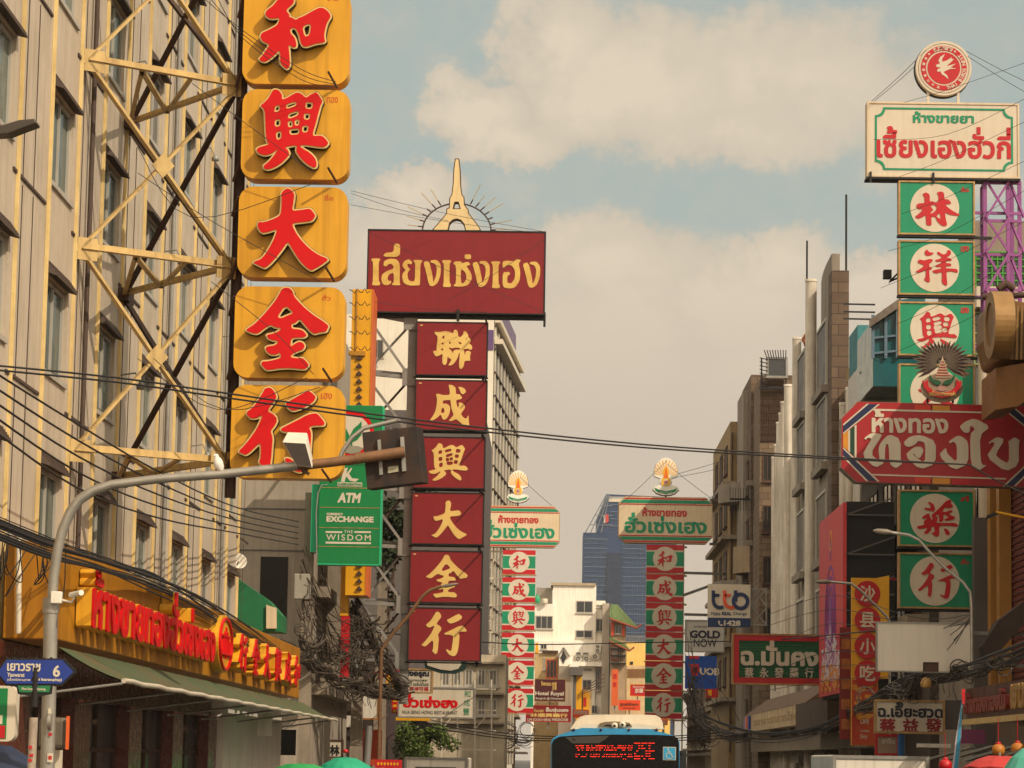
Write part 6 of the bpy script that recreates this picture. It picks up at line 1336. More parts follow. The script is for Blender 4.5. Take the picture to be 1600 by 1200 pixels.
# block behind the panels with louvred shed and teal glasshouse on its roof
wb2 = bldg('dark_shophouse', 'dark cluttered shophouse front behind the vertical yellow food sign', XR, 24, 92, 112.3, 14.6, mat('dark_front', '#4e443a', .85, 0, .4, .8, .4))
fl_ = facing_left(XR-.01); win_grid(wb2, fl_, [(-y-2.6, z, -y, z+1.9) for z in (4.4, 7.4, 10.6) for y in (94, 98, 102, 106.5)], M['rust'], M['dark'])
k = MB()
for z in (3.9, 6.9, 10.0, 13.6): slab(k, fl_, (-112.2, z, -92.1, z+.3), .0, .7)
k.build('ledge', M['conc'], wb2)
ls = thing('louvred_shed', 'grey louvred rooftop shed left of the green panels', 'shed', P(1376, 700, 100)); a, b = P(1348, 700, 100), P(1402, 560, 100)
MB().box(a.x+.1, b.x+1.5, 100, 106, 13.4, b.z).build('body', M['dark'], ls); k = MB(); z0_, z1_ = a.z, P(1350, 585, 100).z
for i in range(18):
    z = a.z+(b.z-a.z)*i/18; xs_ = a.x if z < z1_ else a.x+(b.x-a.x)*(z-z1_)/(b.z-z1_); k.box(xs_, b.x, 99.85, 99.97, z, z+.09)
k.build('louvres', M['steelw'], ls); MB().bar((a.x-.1, 99.9, z1_), (b.x+.2, 99.9, b.z+.1), .14).build('roof_edge', M['gsteel'], ls)
gh = thing('rooftop_glasshouse', 'teal glazed rooftop room with blue-grey frame left of the green panels', 'roof room', P(1384, 545, 96)); a, b = P(1364, 548, 96), P(1404, 478, 96)
MB().prism([Vector((a.x,96,a.z-1.2)),Vector((b.x+.9,96,a.z-1.2)),Vector((b.x+.9,96,b.z+.35)),Vector((b.x,96,b.z+.2)),Vector((a.x,96,P(1365,500,96).z))], (0, 5, 0)).build('glazing', mat('teal_pane', '#1b5a5e', .15, 0, .4, 1.5, spec=.6, dirtcol='#0e2b2d'), gh)
k = MB(); 
for u in (1364, 1384, 1402): k.bar(P(u, 560, 95.9), P(u, 492-(u-1364)*.5, 95.9), .1)
for v in (528, 552): k.bar(P(1364, v, 95.9), P(1404, v-4, 95.9), .07)
k.build('frame', mat('bluegrey_frame', '#5c7280', .5, 0, .3), gh); k = MB().hexa([P(1358,512,95.5),P(1408,478,95.5),P(1408,478,99),P(1358,512,99),P(1358,500,95.5),P(1408,464,95.5),P(1408,464,99),P(1358,500,99)]); k.build('roof', mat('rust_roof', '#6e655a', .7, 0, .7, 2, dirtcol='#4a2a18'), gh)
k = MB(); a, b = P(1340, 560, 104), P(1366, 525, 104); k.box(a.x, b.x, 104, 107, 13, b.z+.4); k.build('side_room', mat('turquoise_wall', '#3c7c80', .7, 0, .5, 1, .4), gh)
fl2 = thing('roof_floodlight', 'small black floodlights on an arm beside the upper green panels', 'light', P(1392, 440, 79)); k = MB().box(*(lambda a,b: (a.x,b.x,78.8,79.1,b.z,a.z))(P(1380,423,79),P(1392,436,79))); k.build('lamp_box', M['black'], fl2)
k = MB().hexa([P(1388,444,79),P(1402,430,79),P(1402,430,79.3),P(1388,444,79.3),P(1390,438,79),P(1404,424,79),P(1404,424,79.3),P(1390,438,79.3)]); k.build('lamp_box', M['black'], fl2); MB().bar(P(1390,440,79.1), P(1408,432,79.2), .05).build('arm', M['black'], fl2)
# building behind the purple mast and the near brick front
gb = bldg('lattice_building', 'building with green window lattice behind the purple mast', P(1524,1187,84).x, 24, 84, 91.8, P(1560,345,84).z, mat('pale_end', '#8c7f70', .85, 0, .4, .7, .4)); p_ = front(84); k = MB(); gl_ = mat('green_lattice', '#3f8f2c', .5, 0, .2)
for r_ in ((1524,395,1600,450),(1522,490,1600,570)):
    q = p_.rect(*r_); slab(MB(), p_, q, 0, .02).build('opening', M['dark'], gb); n1, n2 = 9, 5; k = MB()
    for i in range(n1+1): x = q[0]+(q[2]-q[0])*i/n1; slab(k, p_, (x-.02, q[1], x+.02, q[3]), .05, .1)
    for i in range(n2+1): z = q[1]+(q[3]-q[1])*i/n2; slab(k, p_, (q[0], z-.02, q[2], z+.02), .06, .11)
    k.build('lattice', gl_ if r_[1] < 450 else mat('pale_lattice', '#8a9a54', .6), gb)
k = MB(); slab(k, p_, p_.rect(1522, 452, 1600, 484), 0, .5); k.build('ledge', M['offw'], gb); slab(MB(), p_, p_.rect(1524, 575, 1600, 760), 0, .05).build('shutter', M['grey'], gb)
slab(MB(), p_, p_.rect(1524, 765, 1548, 1010), 0, .3).build('drain_shaft', M['dark'], gb)
k = MB(); 
for i in range(26): q = p_.rect(1526, 770+9*i, 1536, 774+9*i); slab(k, p_, q, .3, .4)
k.build('step_irons', M['rust'], gb)
XB = 11.6; nbk = thing('brick_front', 'near red slatted shop front with gold upright and pale column at the right edge', 'building', (16, 72, 0))
ya = XB*F/(1556-VPU)
MB().box(XB, 24, 60, ya, 3.5, 13.6).build('wall', mat('red_slat', '#8a3a26', .7, 0, .35, 1.2, .3), nbk)
fb = facing_left(XB-.005); k = MB()
for i in range(60): slab(k, fb, (-ya+.3, 3.8+.16*i, -60.2, 3.86+.16*i), .0, .04)
k.build('slat', mat('red_slat_dark', '#5c2216', .8, 0, .3), nbk)
for y in (ya-.5, ya-2.0): slab(MB(), fb, (-y-.25, 3.5, -y+.25, 13.9), .05, .35).build('gold_upright', mat('gold_upright', '#a87428', .45, .1, .3, 2), nbk)
for z in (4.5, 7.6, 10.5): 
    for j in range(3): o = thing_ = None; k = MB(); slab(k, fb, (-66.6-1.6*j, z, -65.6-1.6*j, z+1.1), .05, .15); k.build('relief_panel', M['grey'], nbk)
cl = front(77.4); q = cl.rect(1534, 770, 1553, 1000); k = MB().tube([cl.pt((q[0]+q[2])/2, q[1], -.3), cl.pt((q[0]+q[2])/2, q[3]+4, -.3)], .2, 12); k.build('pale_column', M['offw'], nbk)
MB().box(11.2, 12.5, 76.8, 77.2, .14, 9).build('dark_column', M['grey'], nbk)
gs = thing('gold_shop_canopy', 'curved golden timber shop sign at the right edge above the red board', 'sign', (11, 66, 8.8)); p_ = front(66)
g1 = [p_.px(*p) for p in ((1552,470),(1560,462),(1585,470),(1620,476),(1640,480),(1640,560),(1585,562),(1560,560),(1550,520))]
poly(MB(), p_, g1, -2.5, 0).build('curved_box', mat('golden_timber', '#7d5a28', .5, .1, .45, 2, .4, dirtcol='#5a3a16'), gs, bevel=.08)
pd = PL(P(1550, 508, 65.6), Vector((.03, -1, 0)), Vector((-1, -.03, 0))); ring(MB(), pd, 0, 0, .52, .78, -.4, .06, 40).build('round_rim', mat('golden_rim', '#94703e', .45, .2, .4, 3), gs); disc(MB(), pd, 0, 0, .52, .52, -.4, .02).build('round_face', mat('golden_timber', '#a3752f'), gs)
poly(MB(), p_, [p_.px(*p) for p in ((1556,575),(1640,560),(1640,600),(1590,635),(1556,640))], -2.2, 0).build('lower_valance', mat('golden_timber2', '#8a5c26', .5, .1, .4, 2, .3), gs)
k = MB()
for i in range(9): k.bar(P(1590+7*i, 478, 65.9), P(1588+7*i, 562, 65.9), .05)
k.build('reeding', mat('golden_rim', '#c29a5c'), gs)
k = MB().tube([P(1535, 464, 66.2), P(1600, 461, 66), P(1640, 459, 66)], .07, 8); k.tube([P(1560,452,66), P(1572,443,66), P(1585,452,66)], .1, 8); k.build('hanging_rail', M['rust'], gs)
# ================================================================== banner box
Xb = 9.5; bb = thing('banner_hoarding', 'tall pink and red picture banner on a black box frame', 'hoarding', (Xb+.9, 99, 4.7)); fb = facing_left(Xb); a0, b0 = fb.px(1275, 978); a1, b1 = fb.px(1310.5, 678)
z0_, z1_ = 4.75, 10.95; slab(MB(), fb, (-103, z0_, -94.6, z1_), -.12, 0).build('banner', mat('banner_red', '#c22f40', .5, 0, .5, .35, .0, dirtcol='#cc5a3a'), bb)
pur = mat('banner_purple', '#7a2f8c', .5, 0, .3); k = MB()
for sx in (1, .82, .64, .46): 
    e_ = [(-98.8+1.9*sx*math.cos(math.radians(t)), 7.2+(1.9*sx if 0 <= t <= 180 else 1.6*sx)*math.sin(math.radians(t))) for t in range(0, 361, 12)]
    for p, q in zip(e_, e_[1:]): k.bar(fb.pt(*p, .01), fb.pt(*q, .01), .12, .012, up=(-1,0,0))
k.build('arched_motif', pur, bb); k = MB(); ring(k, fb, -98.8, 10.0, .28, .36, 0, .014); k.build('halo_ring', M['ochre'], bb)
k = MB(); poly(k, fb, [(-99.6,5.9),(-99.3,7.6),(-98.8,8.6),(-98.3,7.6),(-98,5.9)], 0, .012); disc(k, fb, -98.8, 9.7, .25, .4, 0, .012); k.build('figure_motif', pur, bb)
R.seed(9)
k = MB(); poly(k, fb, [(-102.2,5.2),(-101.6,6.3),(-100.9,5.9),(-100.2,7.0),(-99.5,6.5),(-98.8,7.3),(-98.1,6.4),(-97.4,6.9),(-96.6,5.9),(-95.9,6.2),(-95.2,5.2)], 0, .013); k.build('drapery_motif', mat('drapery_pink', '#c9a3b0', .6, 0, .55, 3, dirtcol='#8e4a68'), bb)
for nm_, col, n_ in (('flower_white', '#d6c6c8', 70), ('flower_orange', '#d8862c', 80)):
    k = MB()
    for _ in range(n_):
        x = -R.uniform(95.6, 102.0); z = R.uniform(5.3, 6.9-abs(x+98.8)*.2) if nm_ == 'flower_white' else R.uniform(z0_+.12, 5.75); s = R.uniform(.06, .13)
        poly(k, fb, [(x+5*s*(1 if i % 2 else .5)*math.cos(i*.785), z+s*(1 if i % 2 else .5)*math.sin(i*.785)) for i in range(8)], .012, .018+R.random()*.006)
    o = k.build(nm_, mat(nm_, col, .6, 0, .4, 6), bb); o['kind'] = 'stuff'
MB().box(Xb+.12, Xb+1.7, 94.7, 102.9, z0_-.1, z1_+.05).build('box', M['black'], bb); k = MB(); p_ = front(94.6)
for i in range(5): z = z0_+.6+1.3*i; k.bar((Xb+.1, 94.55, z), (Xb+1.7, 94.55, z+.6), .05).bar((Xb+.1, 94.55, z), (Xb+1.7, 94.55, z), .05)
k.build('back_frame', M['grey'], bb)
# ================================================================== yellow vertical food sign
Yv = 88.0; t, pq, r = board('food_sign', 'tall yellow vertical sign with four red discs of Chinese characters', Yv, (1330.5,903,1372,1165), .2, M['ochre'])
q = pq.rect(1371, 899, 1389, 1060); poly(MB(), pq, [(q[0], q[1]), (q[2], q[1]), (q[2], q[3]), (q[0], q[3]-.08)], -.6, .05).build('side_panel', mat('sunlit_ochre', '#dca11c', .4, 0, .15), t)  # side coloured a brighter ochre for the sunlight on it
for i, (ch, y) in enumerate(zip('沙县小吃', (422, 540, 657, 776))):
    a, b = pq.px(1080+786*.35, 780+y*.35); rr = 57*.35*Yv/F; disc(MB(), pq, a, b, rr, rr, .05, .07).build('disc', M['red2'], t); lettering(ch, pq, (a-.6*rr, b-.62*rr, a+.6*rr, b+.62*rr), M['offw'], t, .07, .085, .02, name='character')
q = pq.rect(1331, 1062, 1371, 1164); slab(MB(), pq, q, 0, .012).build('lower_picture', mat('lower_red', '#a32616', .5, 0, .4, 1.5, 0, dirtcol='#c86a20'), t)
R.seed(3); k = MB()
for _ in range(26): x, z = R.uniform(q[0]+.05, q[2]-.05), R.uniform(q[1]+.8, q[3]-.05); s = R.uniform(.04, .11); disc(k, pq, x, z, s*1.4, s*.8, .012, .018+R.random()*.01, 9)
o = k.build('food_picture', mat('food_gold', '#d08a2a', .5, 0, .5, 8), t); o['kind'] = 'stuff'
lettering('LIFE', pq, pq.rect(1344, 1124, 1358, 1131), M['offw'], t, .012, .02, .03); lettering('Convenient', pq, pq.rect(1344, 1139, 1358, 1144), M['offw'], t, .012, .02, .01); lettering('Shop', pq, pq.rect(1344, 1147, 1355, 1156), M['offw'], t, .012, .02, .01)
k = MB().bar(P(1389, 905, Yv+.3), P(1405, 905, Yv+1), .06).bar(P(1389, 1000, Yv+.3), P(1405, 1000, Yv+1), .06); k.build('bracket', M['red2'], t)
t, pq, r = board('red_poster', 'dark red poster panel left of the yellow vertical sign', 90, (1312,980,1331,1155), .1, mat('poster_red', '#7e1f18', .5, 0, .4, 1))
k = MB(); 
for i in range(5): slab(k, pq, (r[0]+.05, r[1]+.3+i*.62, r[2]-.06, r[1]+.62+i*.62), 0, .012)
k.build('poster_print', mat('poster_print', '#b2682c', .5, 0, .6, 4, dirtcol='#3d1a20'), t)
# blank white board and loudspeaker
t, pq, r = board('blank_board', 'large blank cream billboard under the lowest green panel', 66, (1370,973,1519,1050), .18, mat('blank_cream', '#c9bfae', .5, 0, .15, .5, .15), M['gsteel'], cat='billboard', fw=.03)
for zz_ in (r[1]+.2, r[3]-.2): MB().bar((r[2]-.1, 66.25, zz_), (r[2]+2.2, 67, zz_), .08).build('wall_arm', M['gsteel'], t)
c = P(1452, 1043, 65.2); t = thing('loudspeaker', 'square brown horn loudspeaker in front of the blank cream billboard', 'loudspeaker', c)
a = [c+Vector((s*.17, -.3, h*.11)) for s, h in ((-1,-1),(1,-1),(1,1),(-1,1))]; b = [c+Vector((s*.05, .1, h*.04)) for s, h in ((-1,-1),(1,-1),(1,1),(-1,1))]
m_ = mat('horn_brown', '#5c4632', .6, 0, .4); MB().add(a+b, [(0,4,5,1),(1,5,6,2),(2,6,7,3),(3,7,4,0)]).build('horn', m_, t); MB().lathe(c+Vector((0,-.05,0)), [(.05,0),(.05,.08),(.02,.1)], 12, (0,-1,0)).build('driver', M['offw'], t)
k = MB().hexa([a[0]+Vector((0,.06,.01)),a[1]+Vector((0,.06,.01)),a[1]+Vector((0,.1,.01)),a[0]+Vector((0,.1,.01)),a[3]+Vector((0,.06,-.01)),a[2]+Vector((0,.06,-.01)),a[2]+Vector((0,.1,-.01)),a[3]+Vector((0,.1,-.01))]); k.build('horn_throat', M['rust'], t)
MB().lathe(P(1447, 1068, 65.5), [(.02,-.1),(.12,-.08),(.13,.02),(.07,.12),(.01,.14)], 14).build('street_bulb_lamp', mat('amber_globe', '#b98d4a', .4), label='small amber globe lamp below the horn loudspeaker', cat='lamp')
# clinic sign, green sign, bank signs
t, pq, r = board('medicine_sign', 'white sign with navy Thai and red Chinese letters below the blank billboard', 72, (1367,1094,1476,1146), .2, M['offw'], M['rim']); zz = lambda x0, y0, x1, y1: pq.rect(1080+x0*.35, 780+y0*.35, 1080+x1*.35, 780+y1*.35)
lettering('ฉ.เอี๊ยะฮวด', pq, zz(833, 903, 1124, 975), mat('ink_navy', '#15152a'), t, 0, .015, .04)
for i, ch in enumerate('蔡益發'): lettering(ch, pq, zz(840+103*i, 978, 912+103*i, 1042), mat('dark_red_ink', '#8a1418', .5), t, 0, .015, .03, name='character')
t2, pq2, r2 = board('side_board', 'plain grey board joined to the right of the white medicine sign', 72.3, (1477,1094,1505,1140), .15, M['grey'])
t, pq, r = board('green_shop_sign', 'green ribbed sign framed in red with cream Thai letters', 105, (1146,993,1289,1068), .3, mat('ribbed_green', '#14653a', .5, 0, .25, 1, .2), None); zz = lambda x0, y0, x1, y1: pq.rect(1080+x0*.35, 780+y0*.35, 1080+x1*.35, 780+y1*.35)
frame(MB(), pq, r, .2, -.05, .06).build('red_border', M['red2'], t); frame(MB(), pq, (r[0]-.06, r[1]-.06, r[2]+.06, r[3]+.06), .06, -.33, .09).build('outer_frame', M['rim'], t); k = MB()
for i in range(14): z = r[1]+.25+(r[3]-r[1]-.45)*i/13; slab(k, pq, (r[0]+.2, z, r[2]-.2, z+.02), 0, .02)
k.build('rib', mat('ribbed_green_dark', '#0b3f24', .6), t)
lettering('ฉ.มั่นคง', pq, zz(220, 632, 568, 745), M['offw'], t, .02, .1, .045)
for i, ch in enumerate('蔡永發藥行'): lettering(ch, pq, zz(238+67*i, 752, 278+67*i, 797), M['offw'], t, .02, .09, .015, name='character')
k = MB()
for a, b in (((1290,996),(1322,996)),((1290,1066),(1322,1066)),((1292,996),(1310,1066)),((1310,996),(1294,1066)),((1310,996),(1310,1066))): k.bar(P(*a, 105.3), P(*b, 105.6), .08)
k.build('bracket', M['gsteel'], t)
t, pq, r = board('telecom_bank_sign', 'white bank sign with navy and orange lettering and navy foot', 130, (1106,913,1172.5,980), .3, M['offw'], None); zz = lambda x0, y0, x1, y1: pq.rect(1060+x0*.25, 880+y0*.25, 1060+x1*.25, 880+y1*.25); zp = lambda x, y: pq.px(1060+x*.25, 880+y*.25)
nvb = mat('bank_navy', '#142a52', .4, 0, .1); orb = mat('bank_orange', '#d9542e', .4, 0, .1)
q = zz(183, 342, 452, 402); slab(MB(), pq, (r[0], r[1], r[2], q[3]), 0, .015).build('navy_foot', nvb, t)
def tlet(x, w, m_):
    k = MB(); pts = [zp(x+10, 170), zp(x+10, 232)]
    arc_ = [zp(x+52-42*math.cos(math.radians(a_)), 232+46*math.sin(math.radians(a_))) for a_ in range(0, 121, 12)]
    for a_, b_ in zip([pts[0]]+arc_, arc_): k.bar(pq.pt(*a_, .02), pq.pt(*b_, .02), .155, .03, up=(0,-1,0))
    k.bar(pq.pt(*zp(x+12, 200), .022), pq.pt(*zp(x+48, 200), .022), .13, .026, up=(0,-1,0)); k.build('logo_letter', m_, t)
tlet(208, 0, nvb); tlet(278, 0, orb)
k = MB(); c_ = zp(388, 238); ring(k, pq, c_[0], c_[1], .235, .40, 0, .035, 30); k.bar(pq.pt(*zp(357, 170), .022), pq.pt(*zp(357, 240), .022), .155, .03, up=(0,-1,0)); k.build('logo_letter', nvb, t)
lettering('Make', pq, zz(204, 304, 262, 326), nvb, t, 0, .012, .01); lettering('REAL', pq, zz(271, 304, 333, 326), nvb, t, 0, .012, .05); lettering('Change', pq, zz(340, 304, 428, 331), nvb, t, 0, .012, .01)
lettering('1428', pq, zz(284, 358, 388, 392), M['offw'], t, .015, .027, .04); poly(MB(), pq, [zp(*p) for p in ((248,362),(256,358),(262,368),(257,374),(264,384),(272,380),(278,388),(270,393),(256,386),(248,374))], .015, .027).build('handset', M['offw'], t)
k = MB(); frame(k, pq, pq.rect(1174, 919, 1199, 977), .06, -.3, -.2); k.build('bracket_frame', M['gsteel'], t)
for va, vb in ((919, 947), (949, 977)): k = MB().bar(P(1175, va, 130.2), P(1198, vb, 130.2), .07).bar(P(1198, va, 130.25), P(1175, vb, 130.25), .07); k.build('bracket_brace', M['gsteel'], t)
t, pq, r = board('gold_trading_sign', 'pale grey sign with two dark lines of lettering behind the navy footed bank sign', 142, (1070.5,969,1132,1019), .2, mat('pale_grey_board', '#aaa498', .5, 0, .15), M['gsteel']); zz = lambda x0, y0, x1, y1: pq.rect(1060+x0*.25, 880+y0*.25, 1060+x1*.25, 880+y1*.25)
lettering('HUA SENG HENG', pq, zz(95, 390, 180, 404), M['grey'], t, 0, .012, .01); lettering('GOLD', pq, zz(72, 420, 262, 470), mat('ink_navy', '#15152a'), t, 0, .012, .05); lettering('NOW', pq, zz(95, 474, 240, 524), mat('ink_navy', '#15152a'), t, 0, .012, .012)
t, pq, r = board('blue_bank_sign', 'deep blue bank sign with white letters and a red emblem', 140, (1070.5,1025,1120,1076), .2, mat('bank_blue', '#10408e', .4, 0, .12), None); zz = lambda x0, y0, x1, y1: pq.rect(1060+x0*.25, 880+y0*.25, 1060+x1*.25, 880+y1*.25)
lettering('UOB', pq, zz(134, 654, 256, 700), M['offw'], t, 0, .012, .045); k = MB(); q = zz(72, 652, 122, 702)
for i in range(4): x = q[0]+(q[2]-q[0])*(i+.1)/4; slab(k, pq, (x, q[1]+(.15 if i in (0,3) else 0), x+.17, q[3]), 0, .012)
slab(k, pq, (q[0]-.05, q[1]+.8, q[2]+.05, q[1]+.95), .0, .013); slab(k, pq, (q[0]-.05, q[1]+.4, q[2]+.05, q[1]+.55), .0, .013); k.build('emblem', M['red2'], t)
t, pq, r = board('small_colour_signs', 'cluster of small red and yellow neon plates below the blue bank sign', 150, (1103,1075,1122,1090), .2, M['red2']); k = MB(); slab(k, pq, (r[0]+.1, r[1]+.1, r[0]+.3, r[3]-.1), 0, .02); k.build('yellow_plate', M['ochre'], t)
# canopy fascia low on the right
Xf = 10.4; ff = facing_left(Xf); y0_, y1_ = 156, 118.6; cf = thing('canopy_fascia', 'long beige canopy fascia with faint lettering and a brown sloping top', 'fascia', (Xf+.4, 138, 3.2))
za, zb, zc_ = PX(1131,1146,Xf).z, PX(1131,1115,Xf).z, PX(1258,1096,Xf).z
zlo, zmid, zhi = PX(1258,1131,Xf).z, PX(1258,1098,Xf).z, PX(1258,1081,Xf).z
MB().box(Xf, Xf+.5, y1_, y0_, zlo, zmid).build('fascia_board', mat('fascia_beige', '#c2aa84', .45, 0, .45, .8, .55, dirtcol='#7a5a34'), cf); MB().prism([Vector((Xf-.02,y1_,zmid)),Vector((Xf+1.2,y1_,zhi+.45)),Vector((Xf+1.2,y1_,zmid))], (0, y0_-y1_, 0)).build('sloping_top', mat('fascia_brown', '#6b5442', .8, 0, .4), cf)
lettering('ธนาคารทหารไทย', ff, (-y0_+7, zlo+.25, -y1_-3, zmid-.2), mat('fascia_ghost', '#a58a60', .6, 0, .3), cf, 0, .015, .04)
p_ = front(y1_+.0); k = MB(); k.box(Xf-.12, Xf-.02, y0_-5, y0_-1, zlo+.1, zmid-.05); k.build('blue_logo', M['blue'], cf); k = MB().box(Xf-.16, Xf-.121, y0_-4, y0_-3, zlo+.15, zmid-.1); k.build('orange_logo', mat('bank_orange', '#d9542e'), cf)
MB().box(Xf+.5, 24, 100, 158, 3.0, 3.6).build('canopy', M['conc'], cf); MB().box(9.9, 12, 104, 117.5, zlo-.3, zlo+.75).build('rusty_canopy', mat('rust_canopy', '#5a4636', .8, 0, .7, 2), cf)
# right front gold letter fascia (near)
Xn = 9.2; fn = facing_left(Xn); nf = thing('gold_letter_fascia', 'shaded red and gold shop fascia with raised letters at the lower right', 'fascia', (Xn+.4, 62, 3.2)); ya_, yb_ = Xn*F/(1503-VPU), Xn*F/(1620-VPU)
z0_, z1_ = PX(1510,1125,Xn).z, PX(1510,1080,Xn).z; MB().box(Xn, Xn+.6, yb_, ya_, z0_, z1_+.05).build('fascia_box', mat('fascia_maroon', '#4a1c12', .5, 0, .4, 1.5), nf)
lettering('ห้างทองทองใบ', fn, (-ya_+.25, z0_+.12, -58.2, z1_-.05), mat('fascia_red_letters', '#7a2416', .45, 0, .3), nf, .0, .1, .05); lettering('เยาวราช', fn, (-57.6, z0_+.12, -yb_-.2, z1_-.02), mat('fascia_gold_letters', '#a8813e', .4, .2, .3), nf, .0, .1, .05)
k = MB().box(Xn-.15, Xn, yb_, ya_, z0_-.12, z0_-.0); k.build('lower_moulding', M['gold'], nf)
for i in range(5): MB().bar((Xn-.2, 50+3*i, z0_-.6), (Xn-1.0, 51.5+3*i, z0_-.9), .12, .05).build('awning_arm', M['gsteel'], nf)
k = MB(); MB().box(Xn+.6, 24, 46, 64, .14, z1_).build('shop_body', M['dark'], nf)
k = MB().prism([P(1535,1010,66), P(1560,970,66), P(1600,940,66), P(1600,975,66), P(1560,1020,66), P(1540,1030,66)], (0, .6, 0)); k.build('gable_bracket', mat('dark_bracket', '#3b2c24', .8, 0, .5), nf)
# ================================================================== street lights right
def arm_lamp(label, pts, Y, r=.045, head=None, m=None):
    t = thing('street_light', label, 'lamp', (P(pts[-1][0], 1187, Y).x, Y, .14), 'arm street lights')
    q = [P(u, v, Y) for u, v in pts]; b = Vector((q[-1].x, Y, .14)); k = MB().tube(q+[b], r, 8); k.build('pole', m or M['galv'], t)
    h0, h1 = P(*head[0], Y), P(*head[1], Y); k = MB().tube([h0, h0.lerp(h1, .3), h0.lerp(h1, .8), h1], [.025, .065, .055, .015], 10); k.build('lamp_head', mat('lamp_shell', '#7d7264', .45, .2, .4, 5), t); return t
arm_lamp('curved arm street light in front of the lowest green panels', [(1392,832),(1420,836),(1436,844),(1452,862),(1475,886),(1505,910),(1516,925),(1518,950),(1518,990)], 64, .036, ((1395,832),(1364,829)))
arm_lamp('curved arm street light beside the yellow vertical sign', [(1296,909),(1330,912),(1344,922),(1364,942),(1384,962),(1390,972)], 80, .036, ((1300,909),(1274,909)))
arm_lamp('rusty arm street light crossing the lowest burgundy boards', [(690,916),(672,922),(660,932),(640,960),(612,992),(596,1015)], 96, .06, ((688,917),(716,912)), mat('rusty_galvanised', '#7d5a3c'))
k = thing('wall_lamp', 'yellow lamp arm reaching in at the right edge by the red slats', 'lamp', P(1600, 810, 66)); MB().tube([P(1612,811,66), P(1580,805,66), P(1556,800,66)], .03, 8).build('arm', M['ochre'], k); k2 = MB().hexa([P(1540,812,66),P(1560,804,66),P(1560,804,66.2),P(1540,812,66.2),P(1542,805,66),P(1562,797,66),P(1562,797,66.2),P(1542,805,66.2)]); k2.build('lamp_head', M['black'], k)
# ================================================================== concrete utility poles
def upole(label, u, vt, Y, w=.34, slant=0, box=None):
    c = P(u, 1187, Y); zt = P(u, vt, Y).z; t = thing('utility_pole', label, 'pole', (c.x, Y, .14), 'concrete utility poles')
    MB().hexa([(c.x-w*.6,Y-w*.6,.14),(c.x+w*.6,Y-w*.6,.14),(c.x+w*.6,Y+w*.6,.14),(c.x-w*.6,Y+w*.6,.14),(c.x-w*.4+slant,Y-w*.4,zt),(c.x+w*.4+slant,Y-w*.4,zt),(c.x+w*.4+slant,Y+w*.4,zt),(c.x-w*.4+slant,Y+w*.4,zt)]).build('shaft', M['conc'], t)
    for j in range(5): z = zt-.2-.42*j; MB().bar((c.x+slant+w*.4, Y-w*.5, z), (c.x+slant+w*.4+.28, Y-w*.5, z), .06).lathe((c.x+slant+w*.4+.26, Y-w*.5, z), [(.05,0),(.07,.06),(.03,.1),(.06,.14),(.02,.18)], 8).build('insulator', M['rust'], t)
    if box: a, b = P(*box[0], Y-.5), P(*box[1], Y-.5); MB().box(a.x, b.x, Y-.75, Y-.35, b.z, a.z).build('transformer_box', mat('box_grey', '#9c9484', .6, 0, .4, 2, .3), t, bevel=.03)
    return t
upole('tall concrete utility pole with grey box among tangled wires', 474, 770, 93.0, .36, .0, ((461,897),(485,937)))
upole('weathered utility pole standing under the black wire tangle', 556, 1000, 99.0, .4)
upole('slim utility pole behind the grey sign mast', 592, 910, 108.0, .42)
# ================================================================== overhead cables
CN = [0]
def cable(label, pts, r=.014, group='overhead cables', Y=None, cat='cable'):
    q = pts if Y is None else [P(u, v, Y) for u, v in pts]
    # smooth through the points
    q = [Vector(p) for p in q]; o = []
    for i in range(len(q)-1):
        p0, p1, p2, p3 = q[max(i-1, 0)], q[i], q[i+1], q[min(i+2, len(q)-1)]
        for s in range(5):
            t = s/5; o.append(.5*((2*p1)+(p2-p0)*t+(2*p0-5*p1+4*p2-p3)*t*t+(3*p1-p0-3*p2+p3)*t**3))
    o.append(q[-1]); return MB().tube(o, r, 5).build('overhead_cable', M['cable'], label=label, cat=cat, group=group)
def P3(u, v, Y): return P(u, v, Y)
for i, dv in enumerate((0, 7)):
    cable('thin black cable pair strung right across the street above the black signal board', [P3(-60, 566+dv, 38), P3(180, 590+dv, 40), P3(350, 614+dv, 42), P3(650, 656+dv*.9, 46), P3(1000, 694+dv*.7, 50), P3(1300, 714+dv*.4, 54), P3(1515, 726, 58)], .015, 'cable pair across the street')
cable('cable dropping from the pair to the lower right past the octagonal board', [P3(1515, 726, 58), P3(1560, 752, 57), P3(1640, 790, 56)], .016)
R.seed(21)
for i in range(5):
    v0 = 588+22*i; cable('dark cable sweeping from the upper left down to the tall utility pole', [P3(-40, v0-26, 37), P3(120, v0+74+3*i, 44), P3(250, v0+150-4*i, 53), P3(370, v0+205-12*i, 68), P3(466, 815+9*i, 92.6)], .017, 'cables sweeping to the utility pole')
for i in range(3):
    cable('pale thin stay wire across the truss and yellow boxes', [P3(310+14*i, -10+2*i, 49), P3(380, 48+6*i, 50), P3(470, 108+8*i, 50.6), P3(525, 128+4*i, 51)], .007, 'stay wires on the yellow boxes')
for (a, b, c) in (((215,230),(300,340),(495,285)),((215,270),(330,345),(500,440)),((215,560),(340,640),(480,590)),((240,560),(350,640),(500,605)),((330,440),(430,520),(490,585)),((300,130),(380,190),(490,270))):
    cable('pale thin stay wire across the truss and yellow boxes', [P3(*a, 50.4), P3(*b, 50.6) if b[0] < 380 else P3(*b, 50.6), P3(*c, 50.9)], .007, 'stay wires on the yellow boxes')
